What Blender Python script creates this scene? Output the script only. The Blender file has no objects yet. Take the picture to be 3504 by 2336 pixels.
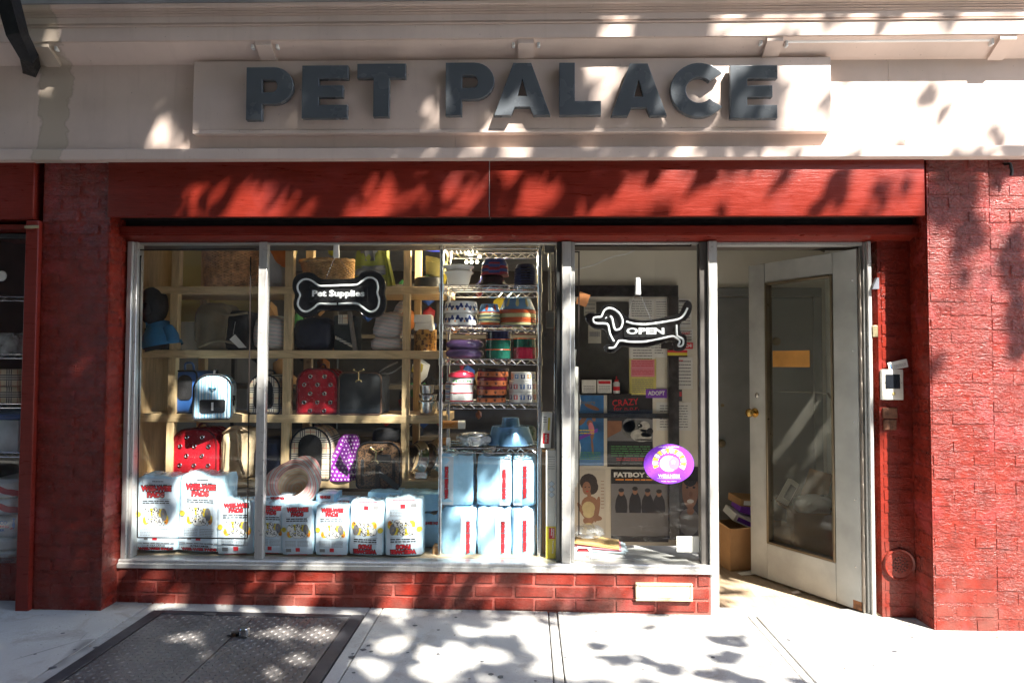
import bpy, bmesh, math, random
from mathutils import Vector, Matrix, noise
import numpy as np

random.seed(7)
scene = bpy.context.scene
COL = scene.collection

# ------------------------------------------------------------------ camera, light, exposure
F, CX, CY, D = 2310.0, 1752.0, 1168.0, 3.8          # focal length and centre in photo pixels, camera to window plane in metres
TILT, YAW, ROLL = (math.radians(a) for a in (1.99, 1.40, 0.21))
def cam_axes():
    right = Vector((math.cos(YAW), math.sin(YAW), 0)); f0 = Vector((-math.sin(YAW), math.cos(YAW), 0)); u0 = Vector((0, 0, 1))
    f = f0 * math.cos(TILT) + u0 * math.sin(TILT); u = u0 * math.cos(TILT) - f0 * math.sin(TILT)
    R = right * math.cos(ROLL) + u * math.sin(ROLL); U = u * math.cos(ROLL) - right * math.sin(ROLL)
    return R, U, f
AR, AU, AF = cam_axes()
CAM_H = 1.365
cam_data = bpy.data.cameras.new('camera'); cam = bpy.data.objects.new('camera', cam_data); COL.objects.link(cam)
cam_data.sensor_width = 36; cam_data.lens = 36 * F / 3504; cam_data.clip_end = 400; cam_data.clip_start = .05
m3 = Matrix((AR, AU, -AF)).transposed().to_4x4(); m3.translation = (0, -D, CAM_H); cam.matrix_world = m3
scene.camera = cam

SUN_AZ, SUN_EL = math.radians(40), math.radians(50)     # azimuth measured from straight out of the shop front, towards the right
SUN = Vector((math.sin(SUN_AZ) * math.cos(SUN_EL), -math.cos(SUN_AZ) * math.cos(SUN_EL), math.sin(SUN_EL)))
world = bpy.data.worlds.new("World"); scene.world = world; world.use_nodes = True
wn = world.node_tree.nodes; wl = world.node_tree.links
sky = wn.new('ShaderNodeTexSky'); sky.sky_type = 'NISHITA'; sky.sun_disc = False
sky.sun_elevation = SUN_EL; sky.sun_rotation = math.atan2(SUN.x, SUN.y)
wl.new(sky.outputs[0], wn['Background'].inputs[0]); wn['Background'].inputs[1].default_value = .125
sd = bpy.data.lights.new('sun', 'SUN'); sd.energy = 5.0; sd.angle = math.radians(.53); sd.color = (1, .95, .87)
so = bpy.data.objects.new('sun', sd); COL.objects.link(so); so.rotation_euler = SUN.to_track_quat('Z', 'Y').to_euler(); so.location = (6, -8, 12)
scene.view_settings.view_transform = 'Standard'; scene.view_settings.look = 'None'
scene.view_settings.gamma = 1; scene.view_settings.use_curve_mapping = False
scene.view_settings.exposure = 2.45
scene.render.engine = 'CYCLES'
scene.cycles.max_bounces = 10; scene.cycles.transparent_max_bounces = 24; scene.cycles.diffuse_bounces = 5
scene.cycles.sample_clamp_indirect = 6; scene.cycles.use_denoising = True

# ------------------------------------------------------------------ measuring: a photo pixel to a point on a plane
def ray(u, v): return AF + AR * ((u - CX) / F) - AU * ((v - CY) / F)
CAMP = Vector((0, -D, CAM_H))
def W(u, v, Y=0.0):
    d = ray(u, v); return CAMP + d * ((Y + D) / d.y)
def G(u, v, z=0.0):
    d = ray(u, v); return CAMP + d * ((z - CAM_H) / d.z)
def hit(u, v, p0, n):
    d = ray(u, v); return CAMP + d * ((p0 - CAMP).dot(n) / d.dot(n))
def SZ(px, Y=0.0): return px * (D + Y) / F
def walk_z(x): return .012 - .010 * x                     # the pavement falls a little to the right

# ------------------------------------------------------------------ objects
def new_obj(name, bm, mats, parent=None, smooth=40, loc=None):
    if isinstance(bm, bpy.types.Mesh): me = bm
    else: me = to_mesh(bm, name, mats, smooth)
    o = bpy.data.objects.new(name, me); COL.objects.link(o)
    if parent is not None: o.parent = parent
    if loc is not None: o.location = loc
    return o
def to_mesh(bm, name, mats, smooth=40):
    me = bpy.data.meshes.new(name)
    bmesh.ops.recalc_face_normals(bm, faces=bm.faces[:])
    bm.to_mesh(me); bm.free()
    if not isinstance(mats, (list, tuple)): mats = [mats]
    for m in mats: me.materials.append(m)
    if smooth:
        me.polygons.foreach_set('use_smooth', [True] * len(me.polygons)); me.set_sharp_from_angle(angle=math.radians(smooth))
    return me
def tag(o, label=None, cat=None, group=None, kind=None):
    if label: o['label'] = label
    if cat: o['category'] = cat
    if group: o['group'] = group
    if kind: o['kind'] = kind
    return o
def thing(name, label, cat, loc=(0, 0, 0), group=None, rot=None):
    o = bpy.data.objects.new(name, None); COL.objects.link(o); o.location = loc; o.empty_display_size = .05
    if rot: o.rotation_euler = rot
    return tag(o, label, cat, group)
def single(name, label, cat, bm, mats, loc=(0, 0, 0), group=None, smooth=40, rot=None):
    o = new_obj(name, bm, mats, None, smooth, loc)
    if rot: o.rotation_euler = rot
    return tag(o, label, cat, group)
def dup(root, loc=None, label=None, rot=None, scale=None, parent=None):
    r = root.copy(); COL.objects.link(r)
    if parent is not None: r.parent = parent
    if loc is not None: r.location = loc
    if label: r['label'] = label
    if rot is not None: r.rotation_euler = rot
    if scale is not None: r.scale = scale
    for ch in list(root.children): dup(ch, parent=r)
    return r
def structure(name, bm, mats, parent=None, smooth=40):
    o = new_obj(name, bm, mats, parent, smooth)
    if parent is None: o['kind'] = 'structure'
    return o

# ------------------------------------------------------------------ shapes
def B(): return bmesh.new()
def box(bm, x0, x1, y0, y1, z0, z1, mi=0, bev=0, seg=1):
    vs = [bm.verts.new((x, y, z)) for x in (x0, x1) for y in (y0, y1) for z in (z0, z1)]
    fs = [bm.faces.new([vs[i] for i in q]) for q in ((0, 1, 3, 2), (4, 6, 7, 5), (0, 4, 5, 1), (2, 3, 7, 6), (0, 2, 6, 4), (1, 5, 7, 3))]
    for f in fs: f.material_index = mi
    if bev:
        r = bmesh.ops.bevel(bm, geom=list({e for f in fs for e in f.edges}), offset=bev, segments=seg, affect='EDGES', profile=.6)
        for f in r['faces']: f.material_index = mi
        return r['verts']
    return vs
def loft(bm, rings, mi=0, cap0=True, cap1=True, closed=True):
    R = [[bm.verts.new(p) for p in r] for r in rings]; n = len(R[0])
    for a, b in zip(R, R[1:]):
        for i in range(n if closed else n - 1):
            j = (i + 1) % n
            try: bm.faces.new((a[i], a[j], b[j], b[i])).material_index = mi
            except ValueError: pass
    if cap0 and closed: bm.faces.new(R[0][::-1]).material_index = mi
    if cap1 and closed: bm.faces.new(R[-1]).material_index = mi
    return R
def lathe(bm, prof, n=32, mi=0, c=(0, 0, 0), cap0=False, cap1=False, fr=None, axis='Z'):
    rings = []
    for k, (r, z) in enumerate(prof):
        ring = []
        for i in range(n):
            t = 2 * math.pi * i / n; rr = r if fr is None else fr(r, z, t, k)
            x, y, zz = rr * math.cos(t), rr * math.sin(t), z
            p = (x, y, zz) if axis == 'Z' else (x, zz, y)
            ring.append((p[0] + c[0], p[1] + c[1], p[2] + c[2]))
        rings.append(ring)
    return loft(bm, rings, mi, cap0, cap1)
def tube(bm, pts, r, n=6, mi=0, closed=False, caps=True):
    pts = [Vector(p) for p in pts]; rings = []; N = len(pts); up = None
    for i, p in enumerate(pts):
        a = pts[i - 1] if (i > 0 or closed) else p; b = pts[(i + 1) % N] if (i < N - 1 or closed) else p
        t = (b - a).normalized() if (b - a).length > 1e-9 else Vector((0, 0, 1))
        if up is None: up = t.orthogonal().normalized()
        up = (up - t * up.dot(t)); up = up.normalized() if up.length > 1e-6 else t.orthogonal().normalized()
        s = t.cross(up); rr = r[i] if isinstance(r, (list, tuple)) else r
        rings.append([p + (up * math.cos(2 * math.pi * k / n) + s * math.sin(2 * math.pi * k / n)) * rr for k in range(n)])
    if closed: rings.append(rings[0]); caps = False
    loft(bm, rings, mi, caps, caps)
def prism(bm, pts, y0, y1, mi=0, bev=0):
    """polygon in XZ given thickness in Y"""
    if bev:
        c = Vector((sum(p[0] for p in pts) / len(pts), sum(p[1] for p in pts) / len(pts)))
    a = [bm.verts.new((p[0], y0, p[1])) for p in pts]; b = [bm.verts.new((p[0], y1, p[1])) for p in pts]
    f0 = bm.faces.new(a); f1 = bm.faces.new(b[::-1]); f0.material_index = f1.material_index = mi; n = len(pts); side = []
    for i in range(n):
        f = bm.faces.new((a[i], b[i], b[(i + 1) % n], a[(i + 1) % n])); f.material_index = mi
    if bev:
        r = bmesh.ops.bevel(bm, geom=list(f0.edges), offset=bev, segments=2, affect='EDGES')
        for f in r['faces']: f.material_index = mi
def smooth_path(pts, k=4, closed=False):
    P = [Vector(p) for p in pts]; n = len(P); out = []
    for i in range(n if closed else n - 1):
        p0 = P[i - 1] if (i > 0 or closed) else P[0]; p1 = P[i]; p2 = P[(i + 1) % n]; p3 = P[(i + 2) % n] if (i + 2 < n or closed) else P[-1]
        for j in range(k):
            t = j / k
            out.append(.5 * ((2 * p1) + (p2 - p0) * t + (2 * p0 - 5 * p1 + 4 * p2 - p3) * t * t + (3 * p1 - p0 - 3 * p2 + p3) * t ** 3))
    if not closed: out.append(P[-1])
    return out
def arch(w, h, rt, rb=.015, n=8):
    """outline of a rounded upright panel, base at z = 0"""
    pts = []
    for cx, cz, r, a0 in ((w / 2 - rb, rb, rb, -90), (w / 2 - rt, h - rt, rt, 0), (-w / 2 + rt, h - rt, rt, 90), (-w / 2 + rb, rb, rb, 180)):
        for i in range(n + 1):
            t = math.radians(a0 + 90 * i / n); pts.append((cx + r * math.cos(t), cz + r * math.sin(t)))
    return pts
def scaled(pts, s, c): return [(c[0] + (p[0] - c[0]) * s, c[1] + (p[1] - c[1]) * s) for p in pts]
def arch_solid(bm, pts, y0, y1, edge=.015, mi=0):
    zc = (min(p[1] for p in pts) + max(p[1] for p in pts)) / 2; hw = max(p[0] for p in pts); s = 1 - edge / hw
    rings = []
    for y, sc in ((y0, s), (y0 + edge * .35, 1 - edge * .3 / hw), (y0 + edge, 1), (y1 - edge, 1), (y1, s)):
        rings.append([(p[0], y, p[1]) for p in scaled(pts, sc, (0, zc))])
    loft(bm, rings, mi)
def blob(bm, w, h, d, seed=0, amp=.06, e=.7, sub=4, mi=0, lean=0):
    """a soft bag: rounded box with folds, base at z = 0"""
    r = bmesh.ops.create_icosphere(bm, subdivisions=sub, radius=1)
    for v in r['verts']:
        p = v.co.copy(); q = Vector([math.copysign(abs(c) ** e, c) for c in p])
        nz = noise.fractal(Vector((p.x * 1.7 + seed * 7.3, p.y * 1.7, p.z * 1.7)), 1, 2, 4) * amp
        fold = (abs(noise.noise(Vector((p.x * 3 + seed * 3.1, p.y * 3, p.z * 2.2 + p.x * 1.5)))) - .2) * amp * 1.3
        q *= 1 + nz - fold
        z = max(q.z, -.93)
        v.co = (q.x * w / 2 + lean * (z + 1) * h / 2, q.y * d / 2, (z + .93) / 1.93 * h)
    for f in {f for v in r['verts'] for f in v.link_faces}: f.material_index = mi
    return r['verts']
def move(verts, v, M=None):
    for x in verts:
        if M is not None: x.co = M @ x.co
        x.co += Vector(v)

# ------------------------------------------------------------------ flat print: lettering as meshes
_tc = {}
def text_mesh(s, bold=0.0, spacing=1.0):
    key = (s, bold, spacing)
    if key not in _tc:
        c = bpy.data.curves.new('lettering', 'FONT'); c.body = s; c.size = 1; c.offset = bold; c.resolution_u = 2
        c.align_x = 'CENTER'; c.space_character = spacing; c.fill_mode = 'FRONT'
        o = bpy.data.objects.new('lettering', c); me = bpy.data.meshes.new_from_object(o)
        vs = [v.co.copy() for v in me.vertices]; fs = [tuple(p.vertices) for p in me.polygons]
        bpy.data.objects.remove(o); bpy.data.curves.remove(c); bpy.data.meshes.remove(me)
        x0, x1 = min(v.x for v in vs), max(v.x for v in vs); y0, y1 = min(v.y for v in vs), max(v.y for v in vs)
        _tc[key] = ([((v.x - (x0 + x1) / 2) / (x1 - x0), (v.y - (y0 + y1) / 2) / (y1 - y0)) for v in vs], fs)
    return _tc[key]
def put_text(bm, s, cx, cz, w, h, mi=0, y=0, bold=.03, flip=False, fy=None, rot=0, spacing=1.0):
    """lettering in the XZ plane filling a w by h box, facing -Y"""
    vs, fs = text_mesh(s, bold, spacing); ca, sa = math.cos(rot), math.sin(rot); out = []
    for x, z in vs:
        a, b = x * w, z * h
        if flip: a, b = -a, -b
        a, b = a * ca - b * sa, a * sa + b * ca
        px, pz = cx + a, cz + b; out.append(bm.verts.new((px, (fy(px, pz) if fy else 0) + y, pz)))
    for f in fs:
        try: bm.faces.new([out[i] for i in f]).material_index = mi
        except ValueError: pass
def put_poly(bm, pts, mi=0, y=0, fy=None):
    y -= min(len(bm.faces), 150) * 4e-6                   # every printed shape a hair above the one before
    vs = [bm.verts.new((p[0], (fy(*p) if fy else 0) + y, p[1])) for p in pts]
    bm.faces.new(vs).material_index = mi
def put_rect(bm, x0, x1, z0, z1, mi=0, y=0, fy=None): put_poly(bm, [(x0, z0), (x1, z0), (x1, z1), (x0, z1)], mi, y, fy)
def put_oval(bm, cx, cz, rx, rz, mi=0, y=0, n=14, fy=None, rot=0, a0=0, a1=360):
    ca, sa = math.cos(rot), math.sin(rot); pts = []
    for i in range(n):
        t = math.radians(a0 + (a1 - a0) * i / (n if a1 - a0 == 360 else n - 1)); a, b = rx * math.cos(t), rz * math.sin(t)
        pts.append((cx + a * ca - b * sa, cz + a * sa + b * ca))
    put_poly(bm, pts, mi, y, fy)
def put_lines(bm, x0, x1, z1, z0, n, mi, y=0, fy=None, fill=.45, seed=0):
    """rows of illegible small print as broken dashes"""
    rnd = random.Random(seed); dz = (z1 - z0) / n
    for i in range(n):
        z = z1 - (i + .5) * dz; x = x0
        while x < x1 - .002:
            l = min((x1 - x0) * rnd.uniform(.08, .22), x1 - x); put_rect(bm, x, x + l * .86, z - dz * fill / 2, z + dz * fill / 2, mi, y, fy); x += l

# ------------------------------------------------------------------ materials
def srgb(r, g, b): return tuple(((c / 255) / 12.92 if c / 255 <= .04045 else ((c / 255 + .055) / 1.055) ** 2.4) for c in (r, g, b))
class N:
    """a little node builder"""
    def __init__(s, name):
        s.m = bpy.data.materials.new(name); s.m.use_nodes = True; s.t = s.m.node_tree; s.n = s.t.nodes; s.p = s.n['Principled BSDF']
    def add(s, ty, **kw):
        nd = s.n.new(ty)
        for k, v in kw.items(): setattr(nd, k, v)
        return nd
    def set(s, inp, v):
        if isinstance(v, bpy.types.NodeSocket): s.t.links.new(v, inp)
        elif v is not None: inp.default_value = v if not (isinstance(v, tuple) and len(v) == 3 and inp.type == 'RGBA') else (*v, 1)
    def math(s, op, a, b=None, c=None):
        nd = s.add('ShaderNodeMath', operation=op); s.set(nd.inputs[0], a)
        if b is not None: s.set(nd.inputs[1], b)
        if c is not None: s.set(nd.inputs[2], c)
        return nd.outputs[0]
    def coords(s, kind='Object', scale=None, jitter=False):
        v = s.add('ShaderNodeTexCoord').outputs[kind]
        if jitter:
            oi = s.add('ShaderNodeObjectInfo'); va = s.add('ShaderNodeVectorMath', operation='ADD'); s.set(va.inputs[0], v)
            sc = s.math('MULTIPLY', oi.outputs['Random'], 37.0); s.t.links.new(sc, va.inputs[1]); v = va.outputs[0]
        if scale:
            mp = s.add('ShaderNodeMapping'); s.set(mp.inputs[0], v); mp.inputs['Scale'].default_value = scale; v = mp.outputs[0]
        return v
    def noise(s, v, scale, detail=4, rough=.55, dist=0):
        nd = s.add('ShaderNodeTexNoise'); s.set(nd.inputs['Vector'], v); nd.inputs['Scale'].default_value = scale
        nd.inputs['Detail'].default_value = detail; nd.inputs['Roughness'].default_value = rough; nd.inputs['Distortion'].default_value = dist
        return nd.outputs['Fac']
    def voro(s, v, scale, feat='F1', out='Distance', rnd=1):
        nd = s.add('ShaderNodeTexVoronoi', feature=feat); s.set(nd.inputs['Vector'], v); nd.inputs['Scale'].default_value = scale
        nd.inputs['Randomness'].default_value = rnd; return nd.outputs[out]
    def mix(s, f, a, b, blend='MIX'):
        nd = s.add('ShaderNodeMix', data_type='RGBA', blend_type=blend); s.set(nd.inputs[0], f); s.set(nd.inputs[6], a); s.set(nd.inputs[7], b); return nd.outputs[2]
    def range(s, v, a, b, c=0, d=1):
        nd = s.add('ShaderNodeMapRange'); s.set(nd.inputs[0], v)
        for i, q in enumerate((a, b, c, d)): nd.inputs[i + 1].default_value = q
        return nd.outputs[0]
    def sep(s, v):
        nd = s.add('ShaderNodeSeparateXYZ'); s.set(nd.inputs[0], v); return nd.outputs
    def bump(s, h, strength=.3, dist=.002, prev=None):
        nd = s.add('ShaderNodeBump'); s.set(nd.inputs['Height'], h); nd.inputs['Strength'].default_value = strength; nd.inputs['Distance'].default_value = dist
        if prev is not None: s.t.links.new(prev, nd.inputs['Normal'])
        return nd.outputs[0]
    def done(s, col=None, rough=None, metal=None, norm=None, spec=None, coat=None, trans=None, alpha=None, sheen=None):
        for k, v in (('Base Color', col), ('Roughness', rough), ('Metallic', metal), ('Normal', norm), ('Specular IOR Level', spec), ('Coat Weight', coat), ('Transmission Weight', trans), ('Alpha', alpha), ('Sheen Weight', sheen)):
            if v is not None: s.set(s.p.inputs[k], v)
        return s.m
_mc = {}
def mat(name, col, rough=.5, metal=0, spec=.5, var=.12, vs=9, bump=0, bs=60, coat=0, sheen=0):
    """plain material with uneven tone and grain"""
    if name in _mc: return _mc[name]
    n = N(name); v = n.coords(jitter=True); f = n.noise(v, vs, 5)
    dark = tuple(c * (1 - var * 1.6) for c in col); light = tuple(min(1, c * (1 + var * 1.4)) for c in col)
    c = n.mix(n.range(f, .3, .7), dark, light)
    r = n.range(n.noise(v, vs * 2.3, 3), .3, .7, max(.03, rough - .08), min(1, rough + .08))
    nm = n.bump(n.noise(v, bs, 3), .5, bump) if bump else None
    _mc[name] = n.done(c, r, metal, nm, spec, coat, sheen=sheen or None); return _mc[name]

def mat_redpaint(name, rough_relief=1.0, base=(.165, .0165, .0095), grime=True):
    n = N(name); v = n.coords('Object'); g = n.add('ShaderNodeNewGeometry').outputs['Position']
    big = n.noise(g, 2.2, 4); f = n.noise(g, 11, 5)
    c = n.mix(n.range(f, .32, .7), tuple(x * .72 for x in base), tuple(min(1, x * 1.25) for x in base))
    patch = n.range(n.noise(g, 5.5, 2, .5, .4), .60, .64)                        # touched-up patches of a duller red
    c = n.mix(n.math('MULTIPLY', patch, .45), c, (.25, .035, .035))
    chips = n.range(n.noise(g, 55, 2), .73, .77)
    c = n.mix(n.math('MULTIPLY', chips, .35), c, (.42, .22, .17))
    if grime:
        z = n.sep(g)[2]; low = n.range(z, .55, .02); d = n.math('MULTIPLY', low, n.range(n.noise(g, 7, 5), .35, .7))
        c = n.mix(n.math('MULTIPLY', d, .55), c, (.16, .085, .07))
    r = n.range(n.noise(g, 23, 4), .3, .7, .16, .36)
    mp = n.add('ShaderNodeMapping'); n.set(mp.inputs[0], g); mp.inputs['Scale'].default_value = (1, 1, 2.3)
    ridge = n.noise(mp.outputs[0], 17, 5, .6, 1.1); rid = n.math('ABSOLUTE', n.math('SUBTRACT', ridge, .5))
    runs = n.range(rid, 0, .10, 1, 0)                                             # sagging ridges of thick paint
    mask = n.range(n.noise(g, 3.1, 3), .36, .64, .2, 1)
    hgt = n.math('ADD', n.math('MULTIPLY', runs, n.math('MULTIPLY', mask, .35)), n.math('MULTIPLY', n.noise(mp.outputs[0], 40, 5, .6), .8))
    nm = n.bump(hgt, .8, .010 * rough_relief)
    nm = n.bump(n.noise(g, 130, 3), .35, .0016, nm)
    return n.done(c, r, 0, nm, .32)
def mat_redwood(name, base=(.165, .0165, .0095)):
    n = N(name); g = n.add('ShaderNodeNewGeometry').outputs['Position']
    mp = n.add('ShaderNodeMapping'); n.set(mp.inputs[0], g); mp.inputs['Scale'].default_value = (1.2, 8, 14)
    w = n.noise(mp.outputs[0], 5, 6, .65, .9)
    c = n.mix(n.range(w, .3, .7), tuple(x * .8 for x in base), tuple(x * 1.2 for x in base))
    c = n.mix(n.math('MULTIPLY', n.range(n.noise(g, 4, 5), .55, .75), .3), c, (.24, .05, .05))
    fine = n.noise(mp.outputs[0], 14, 4, .6, 1.5)
    return n.done(c, n.range(w, .3, .7, .24, .42), 0, n.bump(n.math('ADD', w, n.math('MULTIPLY', fine, .5)), .35, .004), .3)
def mat_fascia(name, base=(.62, .50, .435)):
    n = N(name); g = n.add('ShaderNodeNewGeometry').outputs['Position']
    c = n.mix(n.range(n.noise(g, 3, 6), .3, .72), tuple(x * .88 for x in base), tuple(min(1, x * 1.08) for x in base))
    sp = n.range(n.noise(g, 48, 2), .735, .76); c = n.mix(n.math('MULTIPLY', sp, .5), c, (.2, .15, .12))
    mp = n.add('ShaderNodeMapping'); n.set(mp.inputs[0], g); mp.inputs['Scale'].default_value = (6, 1, .5)
    st = n.range(n.noise(mp.outputs[0], 4, 5), .56, .8); c = n.mix(n.math('MULTIPLY', st, .22), c, (.36, .28, .22))
    x, y, z = n.sep(g)                                                            # the peeling run of old paint below the iron arm
    wob = n.math('MULTIPLY', n.math('SUBTRACT', n.noise(g, 9, 5), .5), .16)
    dx = n.math('ABSOLUTE', n.math('ADD', n.math('ADD', x, 2.63), wob)); run = n.range(dx, .085, .078)
    c = n.mix(n.math('MULTIPLY', run, .8), c, (.44, .37, .29))
    edge = n.math('MULTIPLY', n.range(dx, .092, .085), n.range(dx, .07, .08)); c = n.mix(n.math('MULTIPLY', edge, .22), c, (.2, .15, .11))
    hh = n.math('ADD', n.math('MULTIPLY', n.noise(g, 4, 4), .8), n.math('MULTIPLY', n.noise(g, 90, 3), .12)); hh = n.math('SUBTRACT', hh, n.math('MULTIPLY', run, .12))
    return n.done(c, .42, 0, n.bump(hh, .25, .004), .4)
def mat_concrete(name, base=(.39, .385, .365)):
    n = N(name); g = n.add('ShaderNodeNewGeometry').outputs['Position']
    c = n.mix(n.range(n.noise(g, 2.4, 6, .62), .3, .7), tuple(x * .8 for x in base), tuple(x * 1.12 for x in base))
    c = n.mix(n.range(n.noise(g, 130, 3), .35, .7), tuple(x * .86 for x in (base)), c)
    c = n.mix(n.math('MULTIPLY', n.range(n.noise(g, 5, 6, .7, .8), .52, .70), .6), c, (.21, .185, .15))
    c = n.mix(n.math('MULTIPLY', n.range(n.noise(g, 70, 2), .70, .74), .7), c, (.12, .12, .12))
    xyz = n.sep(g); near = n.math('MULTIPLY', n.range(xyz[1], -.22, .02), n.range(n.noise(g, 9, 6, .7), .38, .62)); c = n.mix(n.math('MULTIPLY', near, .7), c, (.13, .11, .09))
    crk = n.math('MULTIPLY', n.range(n.voro(n.add('ShaderNodeNewGeometry').outputs['Position'], 1.3, 'DISTANCE_TO_EDGE'), .006, .002), n.range(n.noise(g, 1.7, 2), .52, .58)); c = n.mix(n.math('MULTIPLY', crk, .7), c, (.1, .095, .09))
    mp = n.add('ShaderNodeMapping'); n.set(mp.inputs[0], g); mp.inputs['Scale'].default_value = (60, 2.0, 1)
    broom = n.noise(mp.outputs[0], 3, 4, .6)
    hh = n.math('ADD', n.math('MULTIPLY', broom, .5), n.noise(g, 160, 4, .6))
    return n.done(c, .85, 0, n.bump(hh, .55, .0035), .3)
def mat_asphalt():
    n = N('asphalt'); g = n.add('ShaderNodeNewGeometry').outputs['Position']
    c = n.mix(n.range(n.noise(g, 90, 3), .3, .7), (.035, .035, .036), (.075, .073, .07))
    return n.done(c, .9, 0, n.bump(n.noise(g, 120, 3), .6, .004), .3)
def mat_steelplate():
    n = N('weathered_dark_steel'); g = n.add('ShaderNodeNewGeometry').outputs['Position']
    c = n.mix(n.range(n.noise(g, 6, 6, .65), .32, .7), (.075, .072, .072), (.15, .14, .135))
    c = n.mix(n.math('MULTIPLY', n.range(n.noise(g, 14, 5, .7), .58, .74), .6), c, (.17, .13, .10))
    c = n.mix(n.math('MULTIPLY', n.range(n.noise(g, 85, 2), .69, .73), .5), c, (.3, .28, .26))
    return n.done(c, n.range(n.noise(g, 12, 4), .3, .7, .38, .62), .35, n.bump(n.noise(g, 60, 4), .4, .0012), .5)
def mat_alu(name='worn_aluminium', base=(.62, .61, .58), rough=.36, metal=.6):
    n = N(name); g = n.add('ShaderNodeNewGeometry').outputs['Position']
    mp = n.add('ShaderNodeMapping'); n.set(mp.inputs[0], g); mp.inputs['Scale'].default_value = (22, 22, .8)
    br = n.noise(mp.outputs[0], 6, 4); c = n.mix(n.range(br, .3, .7), tuple(x * .85 for x in base), base)
    c = n.mix(n.math('MULTIPLY', n.range(n.noise(g, 26, 5, .7), .58, .72), .55), c, (.17, .15, .13))
    c = n.mix(n.math('MULTIPLY', n.range(n.noise(g, 60, 2), .72, .75), .8), c, (.07, .06, .05))
    return n.done(c, n.range(n.noise(g, 14, 4), .3, .7, rough - .06, rough + .16), metal, n.bump(br, .15, .001), .5)
def mat_wood(name, base=(.64, .47, .26), rough=.5, axis='x'):
    n = N(name); v = n.coords(jitter=True); mp = n.add('ShaderNodeMapping'); n.set(mp.inputs[0], v)
    mp.inputs['Scale'].default_value = {'x': (1.2, 9, 9), 'z': (9, 9, 1.2), 'y': (9, 1.2, 9)}[axis]
    w = n.noise(mp.outputs[0], 4, 6, .6, 1.2); c = n.mix(n.range(w, .3, .72), tuple(x * .72 for x in base), tuple(min(1, x * 1.18) for x in base))
    kn = n.range(n.voro(v, 4), .06, .02); c = n.mix(n.math('MULTIPLY', kn, .6), c, tuple(x * .4 for x in base))
    return n.done(c, rough, 0, n.bump(w, .3, .0015), .4)
def mat_glass(name='window_glass', tint=(.985, .992, .988), dirt=.006, wires=False):
    n = N(name); n.n.remove(n.p); out = n.n['Material Output']; g = n.add('ShaderNodeNewGeometry').outputs['Position']
    lw = n.add('ShaderNodeLayerWeight'); lw.inputs[0].default_value = .5
    fres = n.math('ADD', n.math('MULTIPLY', n.math('POWER', lw.outputs['Facing'], 5.0), .9), .032)
    tr = n.add('ShaderNodeBsdfTransparent'); tr.inputs[0].default_value = (*tint, 1)
    gl = n.add('ShaderNodeBsdfGlossy'); gl.inputs['Roughness'].default_value = .008
    wob = n.bump(n.noise(g, 1.6, 2), .06, .02); n.t.links.new(wob, gl.inputs['Normal'])
    mx = n.add('ShaderNodeMixShader'); n.set(mx.inputs[0], fres); n.t.links.new(tr.outputs[0], mx.inputs[1]); n.t.links.new(gl.outputs[0], mx.inputs[2])
    df = n.add('ShaderNodeBsdfDiffuse'); df.inputs[0].default_value = (.55, .55, .52, 1)
    smear = n.math('MULTIPLY', n.range(n.noise(g, 3.2, 6, .7, .7), .45, .8), dirt); smear = n.math('ADD', smear, dirt * .12)
    if wires:
        x, y, z = n.sep(n.coords('Object')); k = 1 / .0135
        def line(a): return n.math('LESS_THAN', n.math('ABSOLUTE', n.math('SUBTRACT', n.math('FRACT', a), .5)), .085)
        a1 = n.math('MULTIPLY', n.math('ADD', x, n.math('MULTIPLY', z, .62)), k); a2 = n.math('MULTIPLY', n.math('SUBTRACT', x, n.math('MULTIPLY', z, .62)), k)
        smear = n.math('ADD', smear, n.math('MULTIPLY', n.math('MAXIMUM', line(a1), line(a2)), .16)); df.inputs[0].default_value = (.25, .25, .24, 1)
    m2 = n.add('ShaderNodeMixShader'); n.set(m2.inputs[0], smear); n.t.links.new(mx.outputs[0], m2.inputs[1]); n.t.links.new(df.outputs[0], m2.inputs[2])
    n.t.links.new(m2.outputs[0], out.inputs[0]); return n.m
def mat_clear(name='clear_film', a=.22):
    """crinkled clear plastic film"""
    n = N(name); n.n.remove(n.p); out = n.n['Material Output']; v = n.coords()
    tr = n.add('ShaderNodeBsdfTransparent'); tr.inputs[0].default_value = (.95, .96, .97, 1)
    gl = n.add('ShaderNodeBsdfPrincipled'); gl.inputs['Base Color'].default_value = (.75, .78, .8, 1); gl.inputs['Roughness'].default_value = .12
    n.t.links.new(n.bump(n.voro(v, 26, 'DISTANCE_TO_EDGE'), .9, .01), gl.inputs['Normal'])
    mx = n.add('ShaderNodeMixShader'); n.set(mx.inputs[0], n.range(n.noise(v, 14, 4), .35, .75, a * .4, a * 2)); n.t.links.new(tr.outputs[0], mx.inputs[1]); n.t.links.new(gl.outputs[0], mx.inputs[2])
    n.t.links.new(mx.outputs[0], out.inputs[0]); return n.m
def bands(n, t, stops):
    """t in 0..1 to flat colours"""
    cr = n.add('ShaderNodeValToRGB'); n.set(cr.inputs[0], t); cr.color_ramp.interpolation = 'CONSTANT'; el = cr.color_ramp.elements
    while len(el) > 1: el.remove(el[-1])
    el[0].position = 0; el[0].color = (*stops[0][1], 1)
    for p, c in stops[1:]: e = el.new(p); e.color = (*c, 1)
    return cr.outputs[0]
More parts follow.
